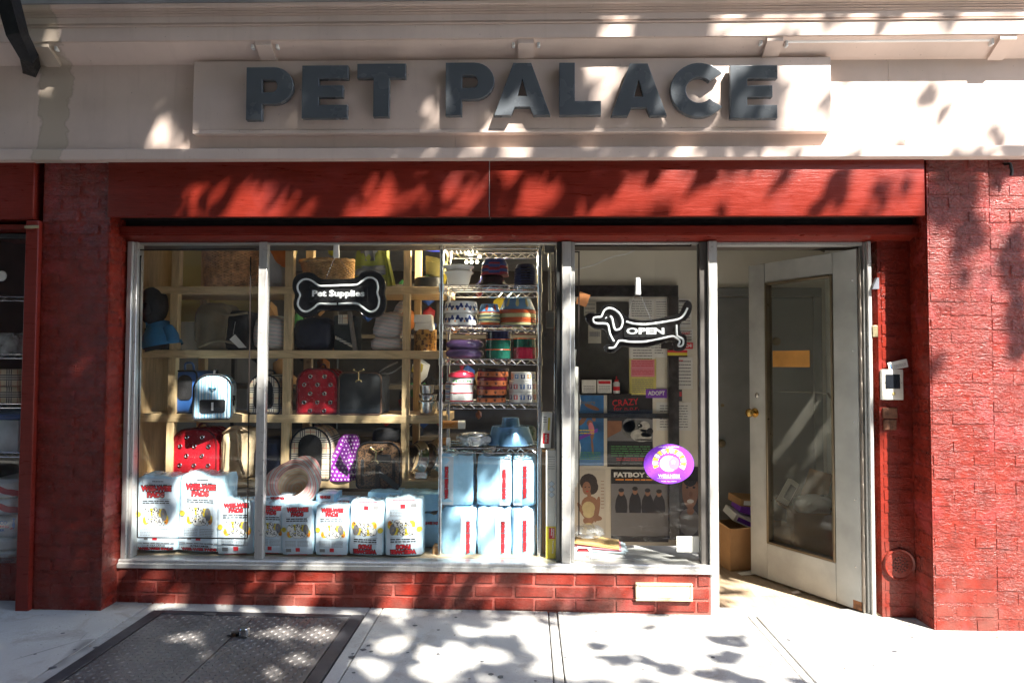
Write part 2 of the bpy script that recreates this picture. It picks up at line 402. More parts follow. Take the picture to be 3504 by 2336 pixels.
def mat_stripes(name, stops, period, axis='x', rough=.7, tilt=0, wob=0, radial=False, metal=0, bump=.001):
    n = N(name); v = n.coords(); x, y, z = n.sep(v)
    if radial:
        a = n.math('SQRT', n.math('ADD', n.math('MULTIPLY', x, x), n.math('MULTIPLY', y, y)))
        if tilt: a = n.math('ADD', a, n.math('MULTIPLY', z, tilt))
    else:
        a = {'x': x, 'y': y, 'z': z}[axis]
        if tilt: a = n.math('ADD', a, n.math('MULTIPLY', {'x': z, 'z': x, 'y': z}[axis], tilt))
    if wob: a = n.math('ADD', a, n.math('MULTIPLY', n.noise(v, 9, 2), wob))
    t = n.math('FRACT', n.math('ADD', n.math('DIVIDE', a, period), 50.0)); c = bands(n, t, stops)
    c = n.mix(n.math('MULTIPLY', n.range(n.noise(v, 18, 4), .4, .75), .18), c, (.2, .2, .2))
    return n.done(c, rough, metal, n.bump(n.noise(v, 35, 4), .4, bump), .4)
def mat_plaid(name, base=(.62, .52, .36), period=.10):
    n = N(name); v = n.coords(); x, y, z = n.sep(v); c = base
    def near(a, off, w): return n.math('LESS_THAN', n.math('ABSOLUTE', n.math('SUBTRACT', n.math('FRACT', n.math('ADD', n.math('DIVIDE', a, period), off + 50.0)), .5)), w)
    h = n.math('ADD', x, y)
    red = n.math('MAXIMUM', near(h, .5, .02), near(z, .5, .02)); c = n.mix(n.math('MULTIPLY', red, .8), c, (.4, .05, .05))
    for a in (h, z):
        c = n.mix(n.math('MULTIPLY', near(a, 0, .19), .55), c, (.75, .72, .65))
        for o in (-.13, 0, .13): c = n.mix(n.math('MULTIPLY', near(a, o, .035), .85), c, (.02, .02, .03))
    return n.done(c, .7, 0, n.bump(n.noise(v, 250, 2), .3, .0005), .3)
def mat_dots(name, base, dot, period=.02, r=.28, rough=.35):
    n = N(name); v = n.coords(); x, y, z = n.sep(v); a = n.math('ADD', x, n.math('MULTIPLY', y, .8))
    row = n.math('FLOOR', n.math('DIVIDE', z, period)); sh = n.math('MULTIPLY', n.math('FRACT', n.math('MULTIPLY', row, .5)), 1.0)
    fx = n.math('SUBTRACT', n.math('FRACT', n.math('ADD', n.math('ADD', n.math('DIVIDE', a, period), sh), 50.0)), .5)
    fz = n.math('SUBTRACT', n.math('FRACT', n.math('ADD', n.math('DIVIDE', z, period), 50.0)), .5)
    d = n.math('SQRT', n.math('ADD', n.math('MULTIPLY', fx, fx), n.math('MULTIPLY', fz, fz)))
    return n.done(n.mix(n.math('LESS_THAN', d, r), base, dot), rough, 0, n.bump(n.noise(v, 30, 4), .5, .004), .5)
def mat_leopard(name, base, spot, scale=60, rough=.6):
    n = N(name); v = n.coords(); d = n.voro(v, scale); w = n.noise(v, scale * 1.5, 3)
    e = n.math('ADD', d, n.math('MULTIPLY', w, .35)); ring = n.math('MULTIPLY', n.range(e, .36, .40), n.range(e, .66, .60))
    c = n.mix(n.math('MULTIPLY', n.range(e, .4, .36), .6), base, tuple(x * .45 for x in base)); c = n.mix(ring, c, spot)
    return n.done(c, rough, 0, None, .4)
def mat_emit(name, col, s):
    n = N(name); n.p.inputs['Emission Color'].default_value = (*col, 1); n.p.inputs['Emission Strength'].default_value = s; return n.done(col, .5)
def mat_leaf():
    n = N('leaf'); n.n.remove(n.p); out = n.n['Material Output']; oi = n.noise(n.coords('Object'), 3, 3)
    c = n.mix(oi, (.035, .075, .018), (.08, .14, .035)); d = n.add('ShaderNodeBsdfDiffuse'); n.set(d.inputs[0], c); t = n.add('ShaderNodeBsdfTranslucent'); t.inputs[0].default_value = (.10, .17, .03, 1)
    mx = n.add('ShaderNodeMixShader'); mx.inputs[0].default_value = .35; n.t.links.new(d.outputs[0], mx.inputs[1]); n.t.links.new(t.outputs[0], mx.inputs[2]); n.t.links.new(mx.outputs[0], out.inputs[0]); return n.m

RED = mat_redpaint('glossy_red_paint_on_brick', 1.0)
RED_SMOOTH = mat_redpaint('red_paint_on_smooth_brick', .30)
RED_ROUGH = mat_redpaint('thick_cracked_red_paint', 1.6)
REDWOOD = mat_redwood('red_painted_wood')
FASCIA = mat_fascia('pinkish_beige_paint')
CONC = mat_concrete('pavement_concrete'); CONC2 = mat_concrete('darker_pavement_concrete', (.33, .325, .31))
STEEL = mat_steelplate(); STEEL_DARK = mat('dark_steel_bar', (.045, .045, .05), .5, .3, .4, .25, 6, .001, 60); TREAD = mat('worn_tread_steel', (.12, .112, .105), .5, .4, .5, .25, 9); ALU = mat_alu(); ALU_DULL = mat_alu('dull_aluminium', (.42, .42, .40), .45, .55)
CHROME = mat('chrome_wire', (.62, .62, .63), .16, 1, .5, .06)
STAINLESS = mat('stainless_steel', (.60, .59, .57), .14, 1, .5, .05)
PINE = mat_wood('pine_board', axis='x'); PINE_Z = mat_wood('pine_upright', axis='z')
GLASS = mat_glass(); WIREGLASS = mat_glass('wired_glass', (.90, .92, .90), .01, True); FILM = mat_clear()
BLACK = mat('black_plastic', (.012, .012, .013), .28, 0, .5, .2); BLACK_CLOTH = mat('black_cloth', (.014, .014, .016), .8, 0, .3, .25, 20, .001, 300)
IRON = mat('black_iron', (.010, .010, .011), .5, .3, .4, .3, 20, .002, 60)
WHITE = mat('white_plastic', (.75, .75, .74), .35, 0, .5, .04); PAPER = mat('white_paper', (.78, .77, .73), .75, 0, .3, .05)
CREAM = mat('cream_wall_paint', (.74, .70, .60), .7, 0, .3, .05, 2, .001, 80)
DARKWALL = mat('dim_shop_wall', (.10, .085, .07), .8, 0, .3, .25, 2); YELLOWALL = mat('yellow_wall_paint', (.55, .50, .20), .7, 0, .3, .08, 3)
GREYDOOR = mat('grey_door_paint', (.22, .225, .215), .5, 0, .4, .10, 4, .001, 60); WHITEDOOR = mat('worn_whitish_door_paint', (.37, .37, .345), .45, 0, .4, .12, 5, .001, 40)
CARD = mat('brown_cardboard', (.36, .21, .10), .85, 0, .2, .10, 6, .001, 120)
BRASS = mat('brass', (.62, .40, .13), .22, 1, .5, .12, 20)
NEON = mat('white_neon_tube', (.85, .87, .88), .25, 0, .5, .03)
INK_RED = mat('red_ink', (.62, .018, .03), .5, 0, .4, .08); INK_BLACK = mat('black_ink', (.015, .014, .016), .5, 0, .4, .1); INK_GREY = mat('grey_ink', (.20, .20, .21), .6, 0, .3, .05)
INK_YEL = mat('yellow_ink', (.75, .60, .05), .5, 0, .4, .05); INK_ORANGE = mat('orange_ink', (.8, .28, .03), .5, 0, .4, .05); INK_BLUE = mat('blue_ink', (.05, .16, .45), .5, 0, .4, .05)
INK_WHITE = mat('white_ink', (.8, .8, .78), .5, 0, .4, .02); INK_GREEN = mat('green_ink', (.1, .35, .1), .5, 0, .4, .05); INK_PURPLE = mat('purple_ink', (.22, .06, .50), .4, 0, .4, .05); INK_PINK = mat('pink_ink', (.75, .25, .30), .6, 0, .3, .05)
BROWN = mat('brown_print', (.28, .13, .07), .6, 0, .3, .15); SKIN = mat('warm_brown_print', (.33, .17, .10), .55, 0, .3, .12)

# ------------------------------------------------------------------ the setting: pavement, kerb, road, street opposite
YF = -.17                                                # face of the brick piers and fascia; the window plane is Y = 0
PIER_L0, PIER_L1, PIER_R0, PIER_R1 = -2.675, -2.30, 2.125, 2.45
HX0, HX1, HY0, HY1 = -2.02, -.875, -1.75, -.155          # cellar hatch in the pavement
pave = bpy.data.objects.new('sidewalk', None); COL.objects.link(pave); pave['kind'] = 'structure'
def slab(x0, x1, y0, y1, m=CONC, dz=0.0, nx=6, ny=6):
    bm = B(); box(bm, 0, 1, 0, 1, -.12, 0, bev=0)
    for v in bm.verts:
        v.co.x = x0 + v.co.x * (x1 - x0); v.co.y = y0 + v.co.y * (y1 - y0); v.co.z += walk_z(v.co.x) + dz
    top = [e for f in bm.faces if all(v.co.z > -.08 for v in f.verts) for e in f.edges]
    bmesh.ops.bevel(bm, geom=list(set(top)), offset=.004, segments=1, affect='EDGES')
    return structure('slab', bm, m, pave)
g = .006
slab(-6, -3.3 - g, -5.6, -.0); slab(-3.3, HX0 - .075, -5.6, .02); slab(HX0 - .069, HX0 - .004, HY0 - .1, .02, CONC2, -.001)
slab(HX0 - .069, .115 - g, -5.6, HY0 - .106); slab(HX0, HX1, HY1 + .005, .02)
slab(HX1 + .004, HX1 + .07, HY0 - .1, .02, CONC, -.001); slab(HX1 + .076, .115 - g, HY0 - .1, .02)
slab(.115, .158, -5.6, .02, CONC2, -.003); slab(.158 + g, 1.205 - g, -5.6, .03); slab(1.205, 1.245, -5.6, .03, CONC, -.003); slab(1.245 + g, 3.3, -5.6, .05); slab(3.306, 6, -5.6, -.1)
bm = B(); box(bm, -7, 7, -5.6, .3, -.4, -.06); structure('ground', bm, CONC2)
bm = B()
for i in range(10): box(bm, -7 + i * 1.4, -7 + i * 1.4 + 1.394, -5.76, -5.606, -.4, .0 , bev=.012)
structure('kerb', bm, CONC2)
bm = B(); box(bm, -80, 80, -14, -5.762, -.5, -.14); structure('road', bm, mat_asphalt())
bm = B(); box(bm, -80, 80, -40, -14.002, -.5, -.02); structure('far_sidewalk', bm, CONC2)
bm = B(); box(bm, -80, -7.01, -5.76, 30, -.4, -.02); box(bm, 7.01, 80, -5.76, 30, -.4, -.02); structure('side_ground', bm, CONC2)

# gum and dirt trodden into the pavement, broken leaves and grit
rnd = random.Random(3); bm = B()
for u, v in ((830, 2120), (1000, 2190), (1208, 2235), (1242, 2222), (1260, 2208), (1203, 2247), (1270, 2228), (1500, 2155), (1560, 2112), (1680, 2306), (1712, 2315), (1500, 2237), (1395, 2232), (1832, 2330), (215, 2165), (180, 2280), (330, 2212), (120, 2235), (270, 2300), (255, 2220), (1650, 2262), (1420, 2140), (1210, 2300), (2200, 2290), (2440, 2250), (3060, 2230), (2990, 2280), (3120, 2180), (2700, 2190), (1935, 2250), (2040, 2160)):
    p = G(u, v, walk_z((u - 1752) * .0016)); r = rnd.uniform(.006, .015)
    n_ = 9; c = [bm.verts.new((p.x + r * rnd.uniform(.7, 1.3) * math.cos(6.283 * i / n_), p.y + r * rnd.uniform(.7, 1.3) * math.sin(6.283 * i / n_), walk_z(p.x) + .0018)) for i in range(n_)]
    bm.faces.new(c)
o = new_obj('gum_spots', bm, mat('trodden_gum', (.06, .06, .065), .7), None, 0); o['kind'] = 'stuff'
bm = B()
for i in range(170):
    x = rnd.uniform(-2.6, 2.7); y = rnd.choice((rnd.uniform(-.09, -.01), rnd.uniform(-1.0, -.02), rnd.uniform(-.06, -.01)))
    if x < PIER_L1 or x > PIER_R0: y -= .19
    if x > 1.05 and x < 1.9 and y > -.05: continue
    if HX0 < x < HX1 and y < HY1: continue
    s = rnd.uniform(.002, .007); z = walk_z(x) + .0012; a = rnd.uniform(0, 6.28)
    q = [(x + s * k1 * math.cos(a) - s * .5 * k2 * math.sin(a), y + s * k1 * math.sin(a) + s * .5 * k2 * math.cos(a)) for k1, k2 in ((-1, -1), (1, -.7), (1.2, 1), (-.8, 1))]
    vs = [bm.verts.new((px, py, z + rnd.uniform(0, .004))) for px, py in q]; bm.faces.new(vs)
o = new_obj('pavement_grit', bm, mat('grit_and_leaf_litter', (.16, .12, .08), .9, var=.3), None, 0); o['kind'] = 'stuff'

# ------------------------------------------------------------------ bricks
BRK = {}
def brick_mesh(l, h, d, m, k):
    """one brick with worn, uneven edges; the face looks along -Y"""
    key = (round(l, 3), round(h, 3), round(d, 3), m.name, k)
    if key not in BRK:
        r = random.Random(hash((round(l, 3), k)) & 255); bm = B(); box(bm, -l / 2, l / 2, 0, d, -h / 2, h / 2)
        for v in bm.verts: v.co += Vector((r.uniform(-.002, .002), r.uniform(-.0015, .0015) if v.co.y < d / 2 else 0, r.uniform(-.002, .002)))
        fr = [f for f in bm.faces if all(v.co.y < d / 2 for v in f.verts)]
        bmesh.ops.bevel(bm, geom=list({e for f in fr for e in f.edges}), offset=.0055, segments=2, affect='EDGES')
        BRK[key] = to_mesh(bm, 'brick', m, 60)
    return BRK[key]
def lay_bricks(parent, x0, x1, z0, z1, face, y, course=.0712, length=.212, joint=.008, mats=None, ang=0.0, start=0, proud=.0020, skip=None, jit=.0014, seed=1):
    """bond bricks on a wall face; face(x, z) -> world point, ang = turn about Z"""
    r = random.Random(seed); nrow = int(round((z1 - z0) / course)); course = (z1 - z0) / nrow
    for row in range(nrow):
        z = z0 + (row + .5) * course; x = x0 - ((row + start) % 2) * length / 2
        while x < x1 - .012:
            a, b = max(x, x0), min(x + length, x1)
            if b - a > .022:
                l = b - a - joint; m = mats((a + b) / 2, z) if callable(mats) else mats
                if not (skip and skip((a + b) / 2, z)):
                    # whole bricks share a mesh; cut ones are rounded to the centimetre so they share too
                    o = bpy.data.objects.new('brick', brick_mesh(l, course - joint, .03, m, r.randrange(3))); COL.objects.link(o); o.parent = parent
                    p = face((a + b) / 2, z); nrm = Vector((math.sin(ang), -math.cos(ang), 0)); o.location = Vector(p) + nrm * (proud + r.uniform(-jit, jit))
                    o.rotation_euler = (r.uniform(-.006, .006), r.uniform(-.004, .004), ang + r.uniform(-.008, .008))
            x += length
def wall_core(name, x0, x1, y0, y1, z0, z1, m, parent):
    bm = B(); box(bm, x0, x1, y0, y1, z0, z1); return new_obj(name, bm, m, parent, 0)
ZLB = W(1752, 541, YF - .05).z; ZTOP = W(1752, 529, YF - .05).z - .003
pl = thing('brick_pillar', 'dark shaded red painted brick pillar left of the shop window', 'pillar', (-2.49, -.1, 0))
def child_of(root):                                        # parts are placed in world space, then handed to their thing
    return root
def adopt(root):
    mi = Matrix.Translation(-root.location)
    for c in root.children:
        c.location = mi @ c.location
wall_core('mortar_core', PIER_L0, PIER_L1, YF, .054, .0, ZTOP, RED, pl)
mm = lambda x, z: RED_SMOOTH if z < .62 else (RED_ROUGH if (z > 1.95) else RED)
lay_bricks(pl, PIER_L0, PIER_L1, .03, ZTOP, lambda x, z: (x, YF, z), YF, mats=mm, seed=2)
lay_bricks(pl, YF, .03, .03, ZTOP, lambda y, z: (PIER_L1, y, z), 0, mats=RED_SMOOTH, ang=math.pi / 2, start=1, seed=4)
adopt(pl)
pr = thing('brick_pillar', 'sunlit red brick pillar right of the open door with thick cracked paint at the top', 'pillar', (2.3, -.1, 0))
wall_core('mortar_core', PIER_R0, PIER_R1, YF, .4, -.04, ZTOP, RED, pr)
mm = lambda x, z: RED_SMOOTH if z < .3 else (RED_ROUGH if z > 1.45 else RED)
lay_bricks(pr, PIER_R0, PIER_R1 - .006, -.02, ZTOP, lambda x, z: (x, YF, z), YF, mats=mm, seed=5, joint=.009)
lay_bricks(pr, YF, .0, -.02, ZTOP, lambda y, z: (PIER_R0, y, z), 0, mats=RED_SMOOTH, ang=-math.pi / 2, start=1, seed=6)
adopt(pr)
wr = thing('brick_wall', 'sunlit red painted brick wall at the far right edge with shallow worn joints', 'wall', (2.9, -.1, 0))
wall_core('mortar_core', PIER_R1, 4.6, YF + .012, .4, -.05, ZTOP, RED, wr)
lay_bricks(wr, PIER_R1 + .004, 3.35, -.03, ZTOP, lambda x, z: (x, YF + .012, z), YF, mats=lambda x, z: RED, seed=8, start=1, proud=.0018, joint=.005)
adopt(wr)
JX1 = 1.955                                              # outer edge of the door frame on the right
wd = thing('brick_wall', 'narrow strip of red brick wall between the door frame and the right pillar', 'wall', (2.04, .05, 0))
wall_core('mortar_core', JX1 - .01, PIER_R0, .0, .3, -.02, 2.12, RED_SMOOTH, wd)
lay_bricks(wd, JX1, PIER_R0 - .004, -.01, 2.10, lambda x, z: (x, 0, z), 0, mats=lambda x, z: RED_SMOOTH, seed=9, length=.17)
adopt(wd)
SILL_Z = W(1752, 1954, -.03).z + .048
wb = thing('brick_base_wall', 'low red painted brick wall under the shop window sill', 'wall', (-.6, .0, 0))
WB0, WB1 = PIER_L1, 1.0
wall_core('mortar_core', WB0, WB1, -.030, .3, .0, SILL_Z - .05, mat_redpaint('mortar_red_with_highlight', .3, (.32, .075, .058)), wb)  # lighter pinkish red paints in the highlights along the joints
def tilt_face(x, z): return (x, -.030, z)
lay_bricks(wb, WB0 + .004, WB1, -.058, SILL_Z - .052, tilt_face, 0, mats=lambda x, z: RED_SMOOTH, seed=11, length=.222, course=.076, proud=.0055,
           skip=lambda x, z: .55 < x < .80 and .045 < z < .10 and False)
adopt(wb)

# ------------------------------------------------------------------ red lintel, shutter slot and head trim
ZL0, ZLB = W(1752, 742, YF).z, W(1752, 541, YF - .05).z   # lintel bottom, fascia ledge bottom
LX0, LX1 = PIER_L1 - .012, W(3160, 650, YF).x
t = thing('lintel_beam', 'wide red painted wooden lintel spanning above the window and door', 'lintel', (0, YF, ZL0))
SEAM = W(1675, 650, YF).x
for a, b in ((LX0, SEAM - .0015), (SEAM + .0015, LX1)):
    bm = B(); box(bm, a, b, -.012, .022, 0, ZLB - ZL0 + .03, bev=.005, seg=2); new_obj('board', bm, REDWOOD, t)
bm = B(); box(bm, SEAM - .0012, SEAM + .0012, -.0128, .1, 0.01, ZLB - ZL0); new_obj('seam_filler', bm, mat('dry_filler', (.45, .36, .34), .7), t)
ZT0, ZT1 = W(1752, 803, -.09).z, W(1752, 771, -.09).z
bm = B(); box(bm, LX0 + .003, PIER_R0 - .003, YF + .024, .14, ZL0 + .012, ZLB + .02); box(bm, LX0 + .003, PIER_R0 - .003, -.03, .14, ZT1 + .003, ZL0 + .011); tag(new_obj('shutter_slot', bm, mat('slot_painted_shade', (.012, .008, .008), .8)), 'near-black fill painted as shade in the shutter slot between lintel and head trim', 'slot')  # near-black boxes fill the slot, its shade put into their colour
ZH = W(1752, 827, 0).z                                    # top of the glazing
bm = B(); prof = [(-.09, ZT0), (-.09, ZT1), (.02, ZT1 + .002), (.05, ZT1 + .002), (.05, ZH), (.0, ZH)]
x0, x1 = PIER_L1 + .004, PIER_R0 - .004
R_ = [[(x, y, z - .0) for y, z in prof] for x in (x0, x1)]; loft(bm, R_)
bmesh.ops.bevel(bm, geom=[e for e in bm.edges if abs(e.verts[0].co.y + .09) < 1e-4 and abs(e.verts[1].co.y + .09) < 1e-4 and abs(e.verts[0].co.x - e.verts[1].co.x) > 1], offset=.006, segments=2, affect='EDGES')
single('head_trim', 'thin red head trim under the dark shutter slot', 'trim', bm, REDWOOD)

# ------------------------------------------------------------------ beige fascia with cornice
fa = thing('shop_fascia', 'pinkish beige fascia and moulded cornice over the whole shop front', 'fascia', (0, YF, 2.4))
def fpart(name, prof, x0, x1, m=FASCIA, bev=0, parent=None):
    bm = B(); loft(bm, [[(x, y - YF, z - 2.4) for y, z in prof] for x in (x0, x1)])
    if bev: bmesh.ops.bevel(bm, geom=[e for e in bm.edges if abs(e.verts[0].co.x - e.verts[1].co.x) > 1], offset=bev, segments=2, affect='EDGES')
    return new_obj(name, bm, m, parent or fa)
FX0, FX1 = -4.6, 4.6
ZLT, ZLM = W(1752, 505, YF - .05).z, W(1752, 529, YF - .05).z
ZC0 = W(1752, 132, YF - .125).z                            # cornice lower lip
ZSF = W(1752, 212, YF - .004).z                            # where the soffit meets the board
xs = [FX0, W(95, 400, YF).x - .6, W(1560, 400, YF).x, W(3042, 400, YF).x, FX1]
for a, b in zip(xs, xs[1:]): fpart('fascia_board', [(YF, ZLM), (YF, ZSF + .02), (YF + .2, ZSF + .02), (YF + .2, ZLM)], a + .0008, b - .0008)
fpart('ledge', [(YF - .05, ZLB + .001), (YF - .05, ZLT - .001), (YF - .045, ZLT + .003), (YF - .001, ZLT + .006), (YF - .001, ZLB - .004), (YF - .04, ZLB - .004)], FX0, FX1, bev=.002)
fpart('soffit', [(YF - .118, ZC0 + .004), (YF - .118, ZC0 + .06), (YF + .15, ZC0 + .06), (YF + .15, ZSF), (YF - .001, ZSF - .001), (YF - .02, ZSF + .012)], FX0, FX1)
zb = lambda v, p: W(1752, v, YF - p).z
def band(name, v0, v1, p0, p1, bev=.004):
    fpart(name, [(YF - p0, zb(v0, p0)), (YF - p1, zb(v1, p1)), (YF + .05, zb(v1, p1)), (YF + .05, zb(v0, p0))], FX0, FX1, bev=bev)
band('cornice_band', 132, 81, .125, .128)
band('cornice_lip', 79.5, 74, .134, .136, .003); band('cornice_band', 72.5, 45, .128, .132)
for v0, v1, p in ((43, 37, .140), (34, 28, .146), (25, 19, .152)): band('cornice_bead', v0, v1, p, p, .004)
band('cornice_lip', 16, -2, .162, .168, .005)
GREYFLASH = mat('grey_metal_flashing', (.30, .30, .31), .5, .2, .4, .15, 5)
fpart('flashing', [(YF - .175, zb(-3, .175)), (YF - .18, zb(-3, .175) + .05), (YF + .1, zb(-3, .175) + .09), (YF + .1, zb(-3, .175))], FX0, FX1, GREYFLASH)
for u in (915, 1800, 2640, 3425, 165):                     # small brackets under the lip
    x = W(u, 165, YF - .06).x
    bm = B(); w = .042
    loft(bm, [[(x + s * w - 0, y - YF, z - 2.4) for s, y, z in ((-1, ya, za), (1, ya, za), (1, ya, zb_), (-1, ya, zb_))] for ya, za, zb_ in ((YF - .118, ZC0 - .022, ZC0 + .03), (YF - .012, ZC0 - .085, ZC0 + .01))])
    new_obj('bracket', bm, FASCIA, fa)
bm = B(); box(bm, -9, 9, YF + .05, .6, zb(-3, .175) + .09, 9.5); tag(new_obj('upper_building', bm, mat('upper_brick', (.25, .10, .07), .85, var=.2, vs=4)), 'brick upper floors of the building above the shop fascia', 'building')
bm = B(); box(bm, -9, -4.6, YF + .05, .6, 0, zb(-3, .175) + .08); box(bm, 4.6, 9, YF + .05, .6, 0, zb(-3, .175) + .08); structure('flank_wall', bm, RED)

# fluorescent lamps under the cornice lip
xl = [W(u, 165, YF - .06).x for u in (165, 915, 1800, 2640, 3425)]
for i, (a, b) in enumerate(zip(xl, xl[1:])):
    t = thing('tube_lamp', ['unlit white tube lamp under the cornice, leftmost', 'unlit white tube lamp under the cornice above the word PET', 'unlit white tube lamp under the cornice above the word PALACE', 'unlit white tube lamp under the cornice, right of the sign'][i], 'lamp', ((a + b) / 2, YF - .085, ZC0 + (.004 if i < 3 else -.006)), 'tube lamps under the cornice')
    L = (b - a) / 2 - .075
    bm = B(); tube(bm, [(-L, 0, .0), (L, 0, 0)], .0125, 10); new_obj('glass_tube', bm, WHITE, t)
    for s in (-1, 1):
        bm = B(); box(bm, -.008, .008, -.014, .014, -.034, .03, bev=.003); new_obj('end_socket', bm, WHITE, t, loc=(s * (L + .008), 0, 0))
# black iron arm at the upper left
bm = B()
pts = [W(20, -30, YF - .28), W(60, 120, YF - .25), W(100, 195, YF - .17), W(108, 235, YF - .03), W(108, 245, YF + .02)]
tube(bm, pts, [.055, .052, .045, .045, .045], 4)
single('iron_bracket', 'black iron arm bolted into the fascia at the upper left corner', 'bracket', bm, IRON, smooth=20)

# ------------------------------------------------------------------ sign
PY = YF - .045
t = thing('shop_sign', 'long beige sign panel with raised dark grey letters PET PALACE', 'sign', W(1752, 330, PY))
O = Vector(t.location); sx0, sx1 = W(661, 330, PY).x, W(2844, 330, PY).x; sz0, sz1 = W(1752, 441, PY).z, W(1752, 203, PY).z
bm = B(); box(bm, sx0 - O.x, sx1 - O.x, 0, .05, sz0 - O.z, sz1 - O.z, bev=.003, seg=2); new_obj('panel', bm, FASCIA, t)
bm = B(); box(bm, sx0 - O.x + .0005, sx1 - O.x - .0005, -.003, .044, sz0 - O.z - .022, sz0 - O.z - .0005, bev=.003); new_obj('bottom_lip', bm, FASCIA, t)
LET = mat('dark_grey_letter_plastic', (.085, .095, .106), .24, 0, .5, .06, 3)
def arc(cx, cy, rx, ry, a0, a1, n): return [(cx + rx * math.cos(math.radians(a0 + (a1 - a0) * i / n)), cy + ry * math.sin(math.radians(a0 + (a1 - a0) * i / n))) for i in range(n + 1)]
GL = {'P': (.86, [[(0, 0), (.29, 0), (.29, .30), (.5, .30)] + arc(.5, .65, .36, .35, -90, 90, 14) + [(0, 1)], [(.29, .52), (.29, .76), (.47, .76)] + arc(.47, .64, .10, .12, 90, -90, 8)[1:-1] + [(.47, .52)]]),
      'E': (.82, [[(0, 0), (.82, 0), (.82, .25), (.30, .25), (.30, .40), (.74, .40), (.74, .62), (.30, .62), (.30, .75), (.83, .75), (.83, 1), (0, 1)]]),
      'T': (.92, [[(.31, 0), (.61, 0), (.61, .73), (.92, .73), (.92, 1), (0, 1), (0, .73), (.31, .73)]]),
      'A': (1.06, [[(0, 0), (.32, 0), (.39, .16), (.67, .16), (.74, 0), (1.06, 0), (.70, 1), (.36, 1)], [(.44, .37), (.53, .70), (.62, .37)]]),
      'L': (.80, [[(0, 0), (.80, 0), (.80, .27), (.30, .27), (.30, 1), (0, 1)]]),
      'C': (.96, [arc(.50, .5, .50, .5, 38, 322, 30) + arc(.50, .5, .235, .235, 318, 42, 22)])}
def glyph_mesh(ch, w, h, d):
    adv, loops = GL[ch]; c = bpy.data.curves.new('glyph', 'CURVE'); c.dimensions = '2D'; c.fill_mode = 'BOTH'; c.extrude = d / 2 - .003; c.bevel_depth = .003; c.bevel_resolution = 2; c.offset = -.003
    for lp in loops:
        sp = c.splines.new('POLY'); sp.points.add(len(lp) - 1); sp.use_cyclic_u = True
        xm = max(p[0] for p in loops[0])
        for q, p in zip(sp.points, lp): q.co = (p[0] / xm * w - w / 2, p[1] * h - h / 2, 0, 1)
    o = bpy.data.objects.new('glyph', c); me = bpy.data.meshes.new_from_object(o); bpy.data.objects.remove(o); bpy.data.curves.remove(c)
    me.name = 'letter'; me.transform(Matrix.Rotation(math.pi / 2, 4, 'X')); me.materials.clear(); me.materials.append(LET)
    me.polygons.foreach_set('use_smooth', [True] * len(me.polygons)); me.set_sharp_from_angle(angle=math.radians(40)); return me
for ch, u0, u1, v0, v1 in (('P', 840, 1003, 229, 410), ('E', 1031, 1191, 223, 404), ('T', 1220, 1388, 217, 399), ('P', 1524, 1692, 213, 395), ('A', 1690, 1884, 214, 395), ('L', 1914, 2057, 213, 394),
                           ('A', 2091, 2282, 216, 397), ('C', 2295, 2471, 214, 401), ('E', 2500, 2661, 222, 405)):
    a, b = W(u0, v1, PY - .05), W(u1, v0, PY - .05); bow = SZ(4 - 9 * ((u0 + u1) / 2 / 3504 - .5) ** 2 * 4, 0)
    o = new_obj('letter', glyph_mesh(ch, b.x - a.x, b.z - a.z, .036), None, t); o.location = Vector(((a.x + b.x) / 2, PY - .03, (a.z + b.z) / 2)) - O

# ------------------------------------------------------------------ shop window frame and glass
ZS1, ZS0 = W(1752, 1921, 0).z, W(1752, 1954, -.03).z      # sill top and bottom
win = thing('shop_window', 'aluminium framed shop window with three large panes', 'window', (-.6, 0, ZS1))
wo = Vector(win.location)
def wbox(name, x0, x1, y0, y1, z0, z1, m=ALU, bev=.003, parent=win):
    bm = B(); box(bm, x0 - wo.x, x1 - wo.x, y0, y1, z0 - wo.z, z1 - wo.z, bev=bev); return new_obj(name, bm, m, parent)
xm = lambda u: W(u, 1380, 0).x
XJ0, XJ1 = PIER_L1 + .002, xm(463); M1a, M1b = xm(880), xm(909); M2a, M2b = xm(1922), xm(1953); M3a, M3b = xm(2421), xm(2452)
wbox('jamb', XJ0 + .012, XJ1 - .02, -.03, .06, ZS1 + .001, ZH - .001); wbox('jamb', XJ1 - .019, XJ1, -.012, .055, ZS1 + .001, ZH - .001)
wbox('mullion', M1a, M1b, -.012, .03, ZS1 + .001, ZH - .001); wbox('mullion', M2a, M2b, -.020, .05, ZS1 + .001, ZH - .001)
wbox('mullion', M2b + .001, M2b + .022, -.005, .05, ZS1 + .001, ZH - .001, ALU_DULL); wbox('mullion', M2a - .03, M2a - .001, -.002, .05, ZS1 + .001, ZH - .001, mat('dark_gap_strip', (.06, .062, .06), .35, .6))  # last strip paints the dark gap beside the mullion near-black
wbox('mullion', M3a - .042, M3a - .001, -.008, .055, ZS1 + .001, ZH - .001, mat('bronze_frame', (.13, .12, .11), .4, .5))
wbox('head_rail', XJ1 + .001, M3a - .043, .0, .05, ZH - .014, ZH - .001, ALU_DULL)
bm = B(); prof = [(-.045, ZS0), (-.045, ZS0 + .022), (-.034, ZS0 + .026), (-.034, ZS1 - .006), (-.028, ZS1), (.06, ZS1), (.06, ZS0)]
loft(bm, [[(x - wo.x, y, z - wo.z) for y, z in prof] for x in (XJ0 + .004, M3b - .03)]); new_obj('sill', bm, ALU, win)
for a, b in ((XJ1, M1a), (M1b, M2a - .03), (M2b + .022, M3a - .042)):
    bm = B(); box(bm, a + .001 - wo.x, b - .001 - wo.x, .012, .018, .002, ZH - .015 - wo.z); new_obj('pane', bm, GLASS, win, 0)
